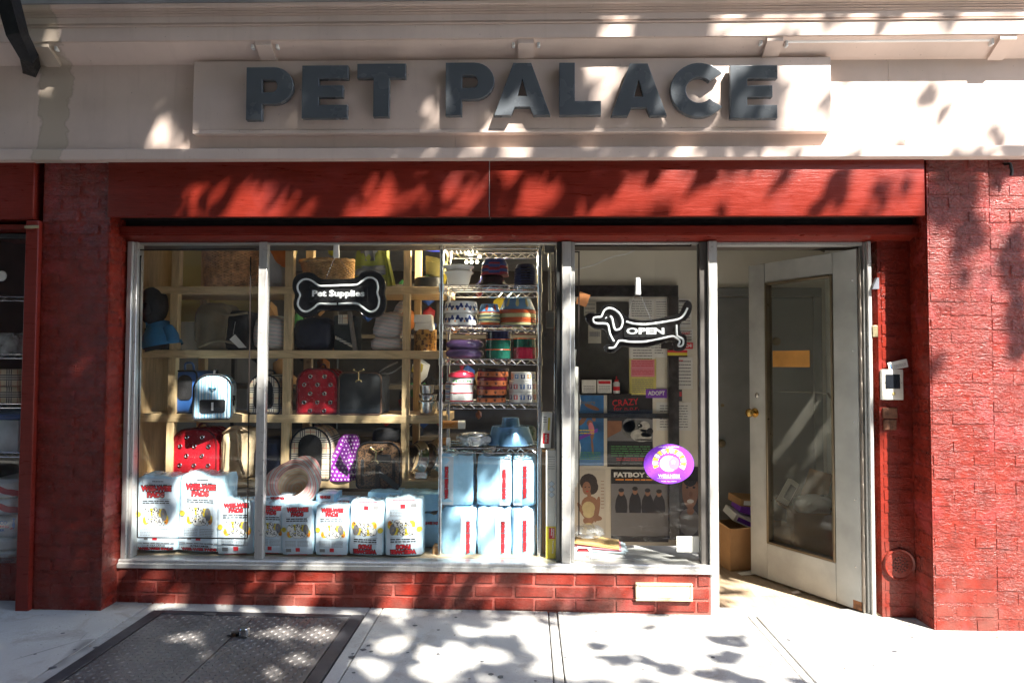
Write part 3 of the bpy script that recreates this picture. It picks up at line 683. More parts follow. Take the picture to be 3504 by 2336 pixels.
FOIL = mat('dark_alarm_foil', (.035, .028, .025), .4, .5)
def strip(u0, v0, u1, v1, w=.0075):
    a, b = W(u0, v0, .011), W(u1, v1, .011); d = (b - a).normalized(); s = Vector((-d.z, 0, d.x)) * w / 2; bm = B()
    ring = [a + s - wo, b + s - wo, b - s - wo, a - s - wo]; loft(bm, [ring, [p + Vector((0, .0008, 0)) for p in ring]]); new_obj('alarm_foil', bm, FOIL, win, 0)
for q in ((474, 855, 876, 851), (480, 878, 470, 1838), (470, 1838, 846, 1841), (858, 878, 846, 1841), (470, 877, 484, 877),
          (1960, 841, 2364, 841), (1981, 862, 1981, 1830), (1959, 862, 1984, 862), (2390, 828, 2397, 1500), (2364, 841, 2364, 834)): strip(*q)

# ------------------------------------------------------------------ the shop interior
DZ = ZS1 + .004
VX = W(1937, 1300, .3).x                                   # wall between the shop and the entrance lobby
YB = 1.30                                                  # back wall of the lobby
bm = B(); box(bm, PIER_L1 - .3, VX + .0, .06, .86, DZ - .03, DZ); structure('display_floor', bm, mat_wood('display_floor_wood', (.42, .33, .22)))
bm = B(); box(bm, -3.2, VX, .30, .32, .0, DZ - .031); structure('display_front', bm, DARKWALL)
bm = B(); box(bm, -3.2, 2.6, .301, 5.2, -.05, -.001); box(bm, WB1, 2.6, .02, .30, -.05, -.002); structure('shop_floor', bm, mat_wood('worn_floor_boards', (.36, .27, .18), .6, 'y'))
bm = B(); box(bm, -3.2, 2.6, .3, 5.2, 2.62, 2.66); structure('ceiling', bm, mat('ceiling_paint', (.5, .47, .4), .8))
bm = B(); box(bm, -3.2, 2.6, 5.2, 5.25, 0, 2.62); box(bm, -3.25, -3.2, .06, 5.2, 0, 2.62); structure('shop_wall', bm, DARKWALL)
bm = B(); box(bm, VX, VX + .03, .058, YB + .03, 0, 2.62); structure('partition_wall', bm, CREAM)
bm = B(); box(bm, VX + .03, 2.24, YB, YB + .03, 0, 2.62); structure('lobby_wall', bm, CREAM)
RX = 2.22
bm = B(); box(bm, RX, RX + .05, .31, YB, 0, 2.62); box(bm, JX1 - .02, RX + .05, .305, .309, 0, 2.62); structure('lobby_side_wall', bm, mat('lobby_white_paint', (.62, .64, .62), .6))
bm = B(); box(bm, -2.62, W(905, 900, .86).x, .862, .88, 1.66, 2.6); structure('yellow_back_panel', bm, YELLOWALL)
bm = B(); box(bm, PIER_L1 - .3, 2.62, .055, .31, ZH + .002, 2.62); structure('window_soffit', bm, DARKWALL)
bm = B(); box(bm, PIER_L1 - .3, W(470, 1300, .38).x - .024, .06, .84, DZ, 2.6); structure('display_side_wall', bm, mat_wood('pale_ply', (.55, .40, .22), axis='z'))

# ceiling spotlights brought forward to light the top shelves: lit lamps seen through the rack
t = thing('spot_light_bar', 'lit bar of small warm spotlights behind the wire rack seen above the white bowls', 'lamp', W(1620, 880, .62))
bm = B(); box(bm, -.06, .06, -.006, .006, .012, .02); new_obj('bar', bm, CHROME, t)
LAMP = mat_emit('lamp_glow', (1, .88, .6), 14)
for u, v in ((1596, 897), (1614, 897), (1633, 896), (1641, 880)):
    p = W(u, v, .62) - Vector(t.location); bm = B(); bmesh.ops.create_uvsphere(bm, u_segments=12, v_segments=8, radius=.0095); o = new_obj('bulb', bm, LAMP, t); o.location = p
ld = bpy.data.lights.new('spot_lamp', 'POINT'); ld.energy = 12; ld.color = (1, .85, .6); ld.shadow_soft_size = .03
lo = bpy.data.objects.new('lamp_light', ld); COL.objects.link(lo); lo.location = Vector((-.02, -.02, .0)); lo.parent = t

# ------------------------------------------------------------------ wooden display shelves
YS, YSB = .38, .80
sh = thing('wooden_shelf', 'pale pine shelf unit with square compartments filling the left of the window', 'shelf', W(980, 1900, YS))
so_ = Vector(sh.location)
def sbox(name, x0, x1, y0, y1, z0, z1, m): bm = B(); box(bm, x0 - so_.x, x1 - so_.x, y0 - so_.y, y1 - so_.y, z0 - so_.z, z1 - so_.z, bev=.002); return new_obj(name, bm, m, sh)
zz = lambda v: W(980, v, YS).z
SH = [(980, 1005), (1198, 1225), (1418, 1446), (1641, 1668)]
SX0, SX1 = W(470, 1300, YS).x, W(1530, 1300, YS).x
for a, b in SH: sbox('board', SX0, SX1, YS, YSB, zz(b), zz(a), PINE)
UP = [(578, 605, 569, 593), (969, 998, 962, 990), (1377, 1401, 1372, 1397)]
lev = [zz(820)] + [z for a, b in SH for z in (zz(a), zz(b))] + [DZ + .001]
for k in range(5):
    z1, z0 = lev[2 * k] + (.1 if k == 0 else -.0005), lev[2 * k + 1] + .0005
    for ua, ub, uc, ud in UP:
        ft = k / 4; uL, uR = ua + (uc - ua) * ft, ub + (ud - ub) * ft
        sbox('upright', W(uL, 1300, YS).x, W(uR, 1300, YS).x, YS + .003, YS + .05, z0, z1, PINE_Z)
        sbox('upright', W(uL, 1300, YS).x + .008, W(uR, 1300, YS).x + .008, YSB - .05, YSB - .003, z0, z1, PINE_Z)
    sbox('side_panel', SX0 - .02, SX0 + .002, YS + .002, YSB - .002, z0, z1, PINE_Z)
def shelf_z(k): return zz(SH[k][0])
# dark clutter further back in the shop, hanging toys and stock seen past the shelves
rnd = random.Random(21)
cols = [mat('toy_red', (.4, .03, .03)), mat('toy_yellow', (.5, .38, .03)), mat('toy_green', (.05, .2, .06)), mat('toy_blue', (.03, .08, .3)), WHITE, mat('toy_orange', (.5, .16, .03)), BLACK_CLOTH, CARD]
LOOKS = ['red', 'yellow', 'green', 'blue', 'white', 'orange', 'black', 'brown']
bm = B()
for i in range(70):
    x = rnd.uniform(-2.3, .0); z = rnd.uniform(.5, 2.1); y = rnd.uniform(1.5, 2.0); s = rnd.uniform(.03, .09); r = bmesh.ops.create_icosphere(bm, subdivisions=1, radius=s)
    k = rnd.randrange(8)
    for v in r['verts']: v.co = Vector((v.co.x * rnd.uniform(.8, 1.2), v.co.y, v.co.z * 1.3)) + Vector((x, y, z))
    for f in {f for v in r['verts'] for f in v.link_faces}: f.material_index = k
o = new_obj('hanging_stock', bm, cols); o['kind'] = 'stuff'
bm = B()
for z in (.4, .8, 1.2, 1.6, 2.0): box(bm, -2.6, .1, 1.5, 2.1, z - .03, z)
for x in (-2.6, -1.7, -.8, .08): box(bm, x, x + .03, 2.05, 2.1, 0, 2.3)
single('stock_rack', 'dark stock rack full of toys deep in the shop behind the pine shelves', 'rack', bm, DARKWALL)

# ------------------------------------------------------------------ chrome wire rack
YR, RD = .10, .36
rk = thing('wire_rack', 'tall chrome wire rack stacked with pet bowls in the window', 'rack', W(1678, 1900, YR))
ro = Vector(rk.location); XL, XR = W(1508, 1400, YR).x - ro.x, W(1846, 1400, YR).x - ro.x
zr = lambda v: W(1678, v, YR).z - ro.z
ZB = DZ - ro.z
for x in (XL, XR):
    for y in (0, RD):
        bm = B(); tube(bm, [(x, y, ZB), (x, y, zr(826))], .0115, 10)
        z = ZB + .05
        while z < zr(826): tube(bm, [(x, y, z), (x, y, z + .003)], .0127, 10); z += .0254
        new_obj('post', bm, CHROME, rk)
RKV = [(832, 851), (976, 996), (1113, 1131), (1229, 1247), (1380, 1398), (1533, 1549)]
def wire_shelf(v0, v1, lab=None):
    bm = B(); z1, z0 = zr(v0), zr(v1); r = .0032
    for y, inset in ((0, 0), (RD, 0)):
        for z in (z1, z0): tube(bm, [(XL, y, z), (XR, y, z)], r, 6)
        n = 18; zig = [(XL + .02 + (XR - XL - .04) * i / n, y + .001, z1 - .002 if i % 2 else z0 + .002) for i in range(n + 1)]; tube(bm, zig, .0024, 5)
    for x in (XL, XR):
        for z in (z1, z0): tube(bm, [(x, 0, z), (x, RD, z)], r, 6)
        zig = [(x, .02 + (RD - .04) * i / 10, z1 if i % 2 else z0) for i in range(11)]; tube(bm, zig, .0022, 5)
        for y in (0, RD): tube(bm, [(x, y, z0 - .006), (x, y, z1 + .008)], .0165, 10)
    for i in range(1, 22): x = XL + (XR - XL) * i / 22; tube(bm, [(x, 0, z1 + .003), (x, RD, z1 + .003)], .0018, 4)
    for y in (RD / 3, RD * 2 / 3): tube(bm, [(XL, y, z1), (XR, y, z1)], .0026, 5)
    return new_obj('wire_shelf', bm, CHROME, rk)
for a, b in RKV: wire_shelf(a, b)
def rack_z(k): return zr(RKV[k][0]) + ro.z + .005
# steel rail and lamp fitting right of the rack
bm = B(); p = W(1905, 1300, .09); box(bm, p.x - .016, p.x + .012, .09, .13, DZ, ZH, bev=.003)
single('steel_rail', 'tall polished steel rail inside the glass right of the wire rack', 'rail', bm, STAINLESS)
t = thing('tube_fitting', 'slim grey tube light fitting fixed upright beside the steel rail', 'lamp', W(1882, 1000, .14)); q = lambda u, v: W(u, v, .14) - Vector(t.location)
bm = B(); tube(bm, [q(1882, 1062), q(1880, 865)], .009, 8); new_obj('tube', bm, mat('grey_tube', (.30, .30, .28), .4), t)
bm = B(); a, b = q(1868, 1122), q(1898, 1066); box(bm, a.x, b.x, -.02, .03, a.z, b.z, bev=.004); new_obj('ballast', bm, mat('grey_box', (.16, .16, .15), .5), t)
bm = B(); tube(bm, smooth_path([q(1870, 1090), q(1850, 1110), q(1862, 1160), q(1872, 1140)]), .0025, 5); new_obj('cable', bm, BLACK, t)
bm = B(); a, b = q(1862, 866), q(1900, 838); box(bm, a.x, b.x, -.02, .04, a.z, b.z, bev=.004); new_obj('bracket', bm, mat('grey_box', (.16, .16, .15), .5), t)

# ------------------------------------------------------------------ the goods on the pine shelves
def bx(u0, u1, vt, vb, Y, zb=None):
    """width, height and base point of something spanning these photo pixels at depth Y"""
    uc = (u0 + u1) / 2; p = W(uc, vb, Y); w = SZ(u1 - u0, Y); h = SZ(vb - vt, Y)
    if zb is not None: p.z = zb
    return w, h, p
YI = YS + .01                                              # goods stand just behind the shelf front
def wick(r, z, t, k): return r * (1 + .042 * math.sin(t * 28 + (math.pi if k % 2 else 0)))
WICK = mat('brown_wicker', (.62, .34, .15), .6, 0, .4, .3, 30, .002, 200); WICK2 = mat('tan_wicker', (.46, .28, .12), .6, 0, .4, .3, 30, .002, 200)
def basket(u0, u1, vt, vb, Y, label, m, taper, zb, d=.34, handle=False):
    w, h, p = bx(u0, u1, vt, vb, Y, zb); p.y += d * .5; t = thing('wicker_basket', label, 'basket', p, 'wicker baskets on the top shelf'); n = int(h / .0085)
    bm = B(); prof = [(w / 2 * (taper + (1 - taper) * i / n), .004 + h * i / n) for i in range(n + 1)]
    lathe(bm, prof, 170, fr=wick); inner = [(r * .94, z) for r, z in prof[::-1][::4]]; lathe(bm, inner, 48); lathe(bm, [(w / 2 * taper, .004), (.001, .004)], 48)
    for v in bm.verts: v.co.y *= d / w
    new_obj('weave', bm, m, t, 30)
    bm = B(); ring = [(w / 2 * 1.0 * math.cos(a * .2618 / 2), w / 2 * math.sin(a * .2618 / 2) * d / w, h + .004 * math.sin(a * 2.6)) for a in range(48)]
    tube(bm, ring, .011, 8, closed=True); new_obj('rim', bm, m, t); bm = B(); tube(bm, [(x * taper * 1.01, y * taper * 1.01, .008) for x, y, z in ring], .008, 6, closed=True); new_obj('base_ring', bm, m, t)
    if handle: bm = B(); tube(bm, smooth_path([(-w / 2, 0, h), (-w / 2.4, 0, h + .10), (0, 0, h + .16), (w / 2.4, 0, h + .10), (w / 2, 0, h)]), .009, 6); new_obj('handle', bm, m, t)
    return t
z0s = [shelf_z(k) + .001 for k in range(4)]
basket(648, 868, 800, 979, YI, 'large brown wicker basket on the top shelf left of the mullion', WICK, .88, z0s[0])
basket(1003, 1212, 884, 979, YI, 'wide low wicker basket on the top shelf behind the bone sign', WICK2, .72, z0s[0], .26)

def soft(name, label, cat, u0, u1, vt, vb, Y, m, zb=None, d=.18, seed=1, amp=.07, e=.62, lean=0, group=None):
    w, h, p = bx(u0, u1, vt, vb, Y, zb); p.y += d / 2; bm = B(); blob(bm, w, h, d, seed, amp, e, 4, 0, lean)
    return single(name, label, cat, bm, m, p, group, 60)
ORANGE = mat('orange_nylon', (.60, .16, .02), .55); 
t = thing('plush_toy', 'orange and white soft toy on the top shelf right of the mullion', 'toy', W(945, 975, YI)); t.location.z = z0s[0]
bm = B(); blob(bm, .125, .27, .13, 3, .1, .7, 4, lean=-.1); new_obj('body', bm, mat('grey_white_plush', (.5, .49, .46), .9, bump=.002, bs=150), t, 60, (-.015, .1, 0))
bm = B(); blob(bm, .13, .20, .12, 5, .12, .75, 4, lean=-.35); new_obj('ear', bm, ORANGE, t, 60, (.035, .085, .13))
t = thing('plush_bone', 'lime yellow bone shaped toy lying at the top behind the low basket', 'toy', W(1070, 846, .55)); LIME = mat('lime_plush', (.42, .50, .03), .8)
bm = B(); tube(bm, [(-.13, 0, 0), (.13, 0, .0)], .022, 10)
for sx in (-1, 1):
    for sz in (-1, 1): r = bmesh.ops.create_uvsphere(bm, u_segments=12, v_segments=8, radius=.034); move(r['verts'], (sx * .135, 0, sz * .026))
new_obj('bone', bm, LIME, t)
# reflective vest hanging from the top
t = thing('reflective_vest', 'yellow and silver reflective dog vest hanging at the top of the shelves', 'vest', W(1282, 979, .42)); VEST = mat('yellow_mesh_cloth', (.46, .50, .10), .75, bump=.001, bs=200); SILV = mat('silver_reflective_tape', (.33, .34, .35), .5, bump=.001)
q = lambda u, v: ((W(u, v, .42) - Vector(t.location)).x, (W(u, v, .42) - Vector(t.location)).z)
def drape(bm, pts, y, th=.006, mi=0, seed=0):
    n = 7; L, R_ = pts; rows = []
    for i in range(13):
        f = i / 12; row = []
        def along(P): 
            k = f * (len(P) - 1); a = int(min(k, len(P) - 2)); return Vector(P[a]).lerp(Vector(P[a + 1]), k - a)
        a, b = along(L), along(R_)
        for j in range(n + 1):
            s = a.lerp(b, j / n); row.append((s.x, y + .012 * math.sin(j * 1.9 + seed + f * 2) + .006 * math.sin(f * 9), s.y))
        rows.append(row)
    back = [[(x, y_ + th, z) for x, y_, z in r] for r in rows]
    loft(bm, [r + b[::-1] for r, b in zip(rows, back)], mi)
bm = B(); drape(bm, ([q(1228, 815), q(1216, 880), q(1208, 979)], [q(1300, 815), q(1318, 880), q(1322, 979)]), 0); new_obj('cloth', bm, VEST, t, 60)
bm = B(); drape(bm, ([q(1236, 815), q(1232, 893)], [q(1290, 815), q(1302, 893)]), -.008, .004); drape(bm, ([q(1219, 912), q(1213, 945)], [q(1318, 908), q(1320, 940)]), -.009, .004, 0, 1); new_obj('reflective_tape', bm, SILV, t, 60)
bm = B(); drape(bm, ([q(1302, 815), q(1310, 870), q(1322, 979)], [q(1326, 815), q(1330, 880), q(1352, 975)]), .006); new_obj('strap', bm, VEST, t, 60)
YEL_P = mat('dull_yellow_plastic', (.50, .46, .16), .5)
w, h, p = bx(1440, 1512, 886, 938, YI); t = thing('yellow_bowl', 'two nested dull yellow bowls tilted on the top shelf beside the rack', 'bowl', p + Vector((0, .1, .0)), rot=(0, .25, 0))
for k in range(2): bm = B(); lathe(bm, [(.05, 0), (.072, .075), (.077, .078), (.076, .082), (.068, .08), (.046, .006), (.001, .006)], 28); new_obj('bowl', bm, YEL_P, t, 40, (-.006 * k, 0, .028 * k))
w, h, p = bx(1406, 1512, 940, 979, YI, z0s[0]); bm = B(); lathe(bm, [(.001, .068), (w * .38, .070), (w * .46, .062), (w / 2, .004), (w / 2 * 1.01, 0)], 32)
single('grey_bowl', 'dark grey bowl upside down under the yellow bowls', 'bowl', bm, mat('dark_grey_bowl', (.045, .048, .05), .35), p + Vector((0, .11, 0)))
bm = B(); lathe(bm, [(.07, 0), (.085, .10), (.09, .105), (.085, .106)], 24, cap0=True); single('blue_tub', 'bright blue plastic tub high behind the rack at the top of the window', 'tub', bm, mat('bright_blue_plastic', (.02, .04, .42), .4), W(1487, 855, .6))

# row 2
t = thing('dog_mannequin', 'black dog mannequin wearing a turquoise polo shirt', 'mannequin', W(515, 1196, YI)); t.location.z = z0s[1]; q = lambda u, v, y=0: W(u, v, YI - .03 + y * .45) - Vector(t.location)
bm = B(); vs = blob(bm, SZ(98, YI), .235, .15, 2, .03, .95); move(vs, q(524, 1108, .10))
vs = blob(bm, .11, .10, .14, 7, .03, .95); move(vs, q(500, 1085, .02)); tube(bm, [q(530, 1120, .11), q(545, 1196, .12)], [.06, .085], 12); tube(bm, [q(505, 1150, .06), q(503, 1196, .06)], [.03, .026], 8); tube(bm, [q(562, 1150, .06), q(565, 1196, .06)], [.03, .026], 8)
new_obj('body', bm, BLACK_CLOTH, t, 60)
TURQ = mat('turquoise_cotton', (.015, .16, .36), .8, bump=.001, bs=180)
bm = B(); rings = []
for f, (uc, v, rx, ry) in enumerate(((543, 1108, .058, .075), (545, 1120, .075, .085), (548, 1150, .105, .11), (556, 1178, .115, .12), (560, 1185, .112, .118))):
    c = q(uc, v, .12); rings.append([(c.x + rx * math.cos(a * .2618), c.y + ry * math.sin(a * .2618), c.z + .022 * math.cos(a * .2618)) for a in range(24)])
loft(bm, rings, cap0=False, cap1=False); new_obj('shirt', bm, TURQ, t, 60)
bm = B(); tube(bm, [q(523, 1130, .02), q(512, 1160, .0), q(511, 1178, .0)], [.036, .040, .042], 12, caps=False); tube(bm, [q(572, 1122, .04), q(588, 1148, .02), q(590, 1168, .02)], [.036, .042, .044], 12, caps=False); new_obj('sleeve', bm, TURQ, t, 60)
bm = B(); c = q(543, 1112, .12); prism(bm, [(c.x - .06, c.z + .02), (c.x - .005, c.z - .05), (c.x + .055, c.z + .03), (c.x + .045, c.z - .025), (c.x - .005, c.z - .075), (c.x - .055, c.z - .03)], -.005, .03, 0); 
for v in bm.verts: v.co.y += q(543, 1112, .03).y
new_obj('collar', bm, TURQ, t, 60)

TAUPE = mat('taupe_nylon', (.19, .145, .085), .5, 0, .5, .12, 8, .003, 25)
w, h, p = bx(648, 852, 1034, 1196, YI, z0s[1]); t = thing('pet_carrier', 'taupe and black soft carrier with a white price tag on the second shelf', 'carrier', p, 'pet carriers on the pine shelves')
bm = B(); vs = blob(bm, w * .66, h, .24, 4, .07, .45); move(vs, (-w * .17, .13, 0)); new_obj('front_pocket', bm, TAUPE, t, 60)
bm = B(); vs = blob(bm, w * .72, h * .86, .26, 6, .05, .45); move(vs, (w * .17, .15, 0)); new_obj('mesh_side', bm, BLACK_CLOTH, t, 60)
bm = B(); tube(bm, smooth_path([(-w * .1, .0, h * .86), (w * .15, -.01, h * .74), (w * .48, .0, h * .80)]), .007, 6); tube(bm, smooth_path([(-w * .35, -.0, h * .06), (w * .0, -.02, h * .2), (w * .4, 0, h * .1)]), .008, 6); tube(bm, [(w * .12, .0, h * .68), (w * .11, -.01, h * .2)], .004, 5); new_obj('piping', bm, TAUPE, t)
bm = B(); prism(bm, [(w * .30, h * .33), (w * .21, h * .22), (w * .37, h * .04), (w * .50, h * .05)], -.03, -.028); bm2 = tube(bm, [(w * .28, -.01, h * .6), (w * .27, -.03, h * .32)], .001, 4); new_obj('price_tag', bm, PAPER, t)

PINKSTR = mat_stripes('pink_grey_striped_cloth', [(0, (.62, .58, .56)), (.3, (.55, .26, .24)), (.42, (.62, .58, .56)), (.55, (.30, .40, .42)), (.75, (.62, .58, .56)), (.88, (.5, .36, .28))], .024, 'z', .8, .15, .02)
t = soft('striped_bag', 'pink and grey striped cloth bag partly behind the mullion on the second shelf', 'bag', 855, 970, 1076, 1196, YI, PINKSTR, z0s[1], .2, 8, .06, .55)
t2 = thing('striped_pouch', 'two pale striped cloth pouches stacked on the second shelf beside the tins', 'pouch', W(1318, 1197, YI), rot=(0, 0, 0)); t2.location.z = z0s[1]
bm = B(); blob(bm, SZ(112, YI), .088, .16, 9, .06, .55); new_obj('lower_pouch', bm, PINKSTR, t2, 60, (0, .09, 0)); bm = B(); blob(bm, SZ(112, YI), .17, .15, 11, .09, .7, lean=.15); new_obj('upper_pouch', bm, PINKSTR, t2, 60, (.0, .09, .075))
bm = B(); blob(bm, .06, .12, .06, 12, .1, .8, 3, lean=.4); new_obj('corner', bm, PINKSTR, t2, 60, (.04, .09, .2))
t = soft('navy_backpack', 'dark navy backpack on the second shelf below the bone sign', 'backpack', 994, 1134, 1080, 1196, YI, mat('navy_nylon', (.012, .016, .034), .6), z0s[1], .2, 13, .08, .6)
w, h, p = bx(1138, 1236, 1062, 1196, YI, z0s[1]); t = thing('folded_carrier', 'folded black carrier with plaid trim standing behind the bone sign', 'carrier', p, 'pet carriers on the pine shelves')
PLAID = mat_plaid('tan_plaid_cloth')
bm = B(); box(bm, -w / 2, w * .3, .01, .16, 0, h * .9, bev=.012, seg=2); new_obj('body', bm, BLACK_CLOTH, t); bm = B(); box(bm, w * .22, w * .36, -.01, .02, .0, h, bev=.004); 
for v in bm.verts: v.co.x -= (v.co.z) * .16
new_obj('strap', bm, mat('grey_brown_strap', (.16, .13, .11), .7), t); bm = B(); box(bm, -w * .32, w * .02, -.006, .01, h * .66, h * .92, bev=.003); new_obj('plaid_panel', bm, PLAID, t)
bm = B(); box(bm, -w * .42, w * .26, .0, .012, h * .14, h * .22, bev=.002)
for v in bm.verts: v.co.z -= v.co.x * .5
new_obj('plaid_strip', bm, PLAID, t)
for u0, u1, vt, vb, lab, dx in ((1415, 1478, 1075, 1103, 'upper of two white card boxes above the leopard print tins', 0), (1417, 1482, 1103, 1131, 'lower of two white card boxes resting on the leopard print tins', 0)):
    w, h, p = bx(u0, u1, vt, vb, YI + .02); bm = B(); box(bm, -w / 2, w / 2, 0, .1, 0, h - .001, bev=.003)
    for v in bm.verts: v.co.x *= 1 - .08 * v.co.z / h
    single('card_box', lab, 'box', bm, PAPER, p, 'white boxes on the second shelf')
TIN = mat_leopard('golden_paw_print', (.42, .22, .04), (.10, .045, .012), 42, .35)
for k, lab in enumerate(('golden leopard print tin at the bottom of its stack on the second shelf', 'golden leopard print tin under the white boxes')):
    w, h, p = bx(1408, 1487, 1165, 1200, YI, z0s[1] + k * .0665); bm = B(); lathe(bm, [(w / 2 * .97, 0), (w / 2, .003), (w / 2, .058), (w / 2 * 1.02, .059), (w / 2 * 1.02, .066), (.001, .066)], 32, cap0=True); single('pet_tin', lab, 'tin', bm, TIN, p + Vector((0, .085, 0)), 'leopard print tins')

# row 3 : carriers
def carrier(u0, u1, vt, vb, Y, zb, label, m, face, depth=.25, rt=.45, group='pet carriers on the pine shelves', yaw=0, trim=BLACK_CLOTH, win_shape=None, win_m=BLACK_CLOTH, handle=True):
    w, h, p = bx(u0, u1, vt, vb, Y, zb); t = thing('pet_carrier', label, 'carrier', p, group, (0, 0, yaw))
    o = arch(w, h, w * rt, .02); bm = B(); arch_solid(bm, o, 0, depth, .014); new_obj('body', bm, m, t)
    bm = B(); ring = [(x, .002, z) for x, z in scaled(o, .985, (0, h / 2))]; tube(bm, ring, .0055, 6, closed=True); new_obj('piping', bm, trim, t)
    if face:
        sw, sh_, sz = face; bm = B(); io = arch(w * sw, h * sh_, w * sw * (win_shape or .48), .02 if win_shape else .03); io = [(x, z + h * sz) for x, z in io]
        loft(bm, [[(x, -.004, z) for x, z in io], [(x, .006, z) for x, z in io]]); new_obj('mesh_window', bm, win_m, t)
    if handle: bm = B(); tube(bm, smooth_path([(0, .05, h - .004), (0, .07, h + .022), (0, depth * .6, h + .022), (0, depth * .75, h - .004)]), .007, 6); new_obj('handle', bm, trim, t)
    return t, w, h
BLUEV = mat('mid_blue_vinyl', (.025, .09, .28), .4, 0, .5, .1)
t, w, h = carrier(590, 672, 1268, 1416, YI + .02, z0s[2], 'mid blue vinyl carrier with a dark window left of the striped one', BLUEV, (.62, .58, .32), .26, .2, handle=False)
bm = B(); tube(bm, smooth_path([(-.02, .04, h - .005), (-.015, .03, h + .045), (.03, .03, h + .045), (.035, .04, h - .005)]), .007, 6); new_obj('handle', bm, BLUEV, t)
BLSTR = mat_stripes('blue_white_striped_vinyl', [(0, (.60, .75, .84)), (.2, (.16, .42, .72)), (.36, (.60, .75, .84)), (.5, (.08, .14, .22)), (.57, (.5, .68, .80)), (.70, (.12, .40, .62)), (.88, (.60, .75, .84))], .036, 'x', .35)
t, w, h = carrier(664, 788, 1280, 1436, YS - .08, z0s[2] - .028, 'bright blue and white striped carrier leaning out over the third shelf', BLSTR, (.66, .30, .14), .30, .42, yaw=.32, win_shape=.08)
bm = B(); box(bm, -.006, .006, -.0075, -.005, h * .2, h * .38); new_obj('window_bar', bm, WHITE, t)
bm = B(); tube(bm, smooth_path([(-.02, -.004, h * .70), (0, -.012, h * .68), (.02, -.004, h * .70)]), .004, 6); new_obj('pull_loop', bm, mat('teal_loop', (.02, .2, .28), .5), t)
bm = B(); tube(bm, [(w / 2 + .004, .06, h * .28), (w / 2 + .006, .06, h * .52)], .006, 6); box(bm, w / 2, w / 2 + .014, .04, .08, h * .4, h * .52, bev=.002); new_obj('buckle', bm, BLACK, t)
PLG = 'plaid carriers with arched openings'
carrier(845, 957, 1280, 1417, YI, z0s[2], 'tan plaid carrier with arched dark opening on the third shelf behind the mullion', PLAID, (.58, .74, .13), .25, .46)
REDV = mat('red_crinkled_vinyl', (.42, .012, .022), .24, 0, .6, .15, 12, .004, 45)
GROM = to_mesh((lambda bm: (tube(bm, [(.0105 * math.cos(a * .5236), 0, .0105 * math.sin(a * .5236)) for a in range(12)], .0042, 6, closed=True), tube(bm, [(0, .001, 0), (0, .003, 0)], .0095, 12, 1), bm)[-1])(B()), 'grommet', [STAINLESS, BLACK])
def red_carrier(u0, u1, vt, vb, zb, label):
    t, w, h = carrier(u0, u1, vt, vb, YI, zb, label, REDV, None, .24, .34, trim=mat('dark_red_piping', (.12, .01, .012), .4))
    for i, fz in enumerate((.86, .68, .49, .30, .12)):
        for fx in ((-.20, .20) if i % 2 == 0 else (-.37, 0, .37)):
            o = bpy.data.objects.new('grommet', GROM); COL.objects.link(o); o.parent = t; o.location = (fx * w * .86, -.001, fz * h - .01)
red_carrier(1013, 1157, 1262, 1420, z0s[2], 'red carrier dotted with metal eyelets on the third shelf below the bone sign')
red_carrier(585, 740, 1466, 1637, z0s[3], 'red carrier dotted with metal eyelets on the bottom shelf behind the large pad bags')
t, w, h = carrier(1156, 1305, 1275, 1420, YI - .01, z0s[2], 'black carrier with gold clasp on the third shelf', mat('charcoal_mesh_cloth', (.018, .022, .026), .7), None, .26, .16, trim=mat('rusty_brown_piping', (.13, .07, .045), .6), handle=False)
def gold_clasp(t, x, z, s, rot=0):
    bm = B(); tube(bm, [(-.03 * s, 0, .02 * s), (-.005 * s, 0, .008 * s), (.03 * s, 0, .022 * s)], .004 * s, 6); tube(bm, [(0, -.002, .01 * s), (0, -.002, -.045 * s)], .004 * s, 6); tube(bm, [(.018 * s * math.cos(a), 0, -.055 * s + .014 * s * math.sin(a)) for a in [math.pi * k / 8 for k in range(9)]], .004 * s, 6)
    for dx in (-.03, .03): r = bmesh.ops.create_uvsphere(bm, u_segments=8, v_segments=6, radius=.007 * s); move(r['verts'], (dx * s, 0, .022 * s))
    o = new_obj('clasp', bm, mat('pale_gold', (.72, .58, .28), .25, 1), t, 40, (x, -.014, z)); o.rotation_euler.y = rot
gold_clasp(t, -.005, h * .98, 1)
bm = B(); tube(bm, smooth_path([(w * .35, .1, h * .98), (w * .55, .05, h * 1.12), (w * .8, .1, h * 1.25)]), .006, 4); tube(bm, smooth_path([(w * .4, .08, h * .96), (w * .7, .05, h * 1.0), (w * .95, .1, h * 1.2)]), .006, 4); new_obj('grey_strap', bm, mat('pale_grey_strap', (.25, .24, .23), .7), t)
def steel_bowl(name, label, u0, u1, vt, vb, Y, zb, m=STAINLESS, group=None, inv=False, cat='bowl'):
    w, h, p = bx(u0, u1, vt, vb, Y, zb); R_ = w / 2; bm = B()
    prof = [(.001, .0), (R_ * .78, 0), (R_ * .86, h * .15), (R_ * .95, h * .9), (R_, h * .95), (R_, h), (R_ * .93, h * .98), (R_ * .8, h * .12), (.001, h * .08)]
    if inv: prof = [(r, h - z) for r, z in prof]
    lathe(bm, prof, 36); return single(name, label, cat, bm, m, p + Vector((0, w * .5, 0)), group)
steel_bowl('steel_bowl', 'largest steel bowl at the bottom of the stack on the third shelf', 1424, 1496, 1374, 1420, YI, z0s[2], group='stacked steel bowls')
steel_bowl('steel_bowl', 'dark rimmed steel bowl in the middle of the stack on the third shelf', 1426, 1494, 1350, 1374, YI, z0s[2] + SZ(46, YI), group='stacked steel bowls')
steel_bowl('steel_bowl', 'small steel bowl topmost of the stack on the third shelf', 1430, 1484, 1318, 1350, YI, z0s[2] + SZ(70, YI), group='stacked steel bowls')

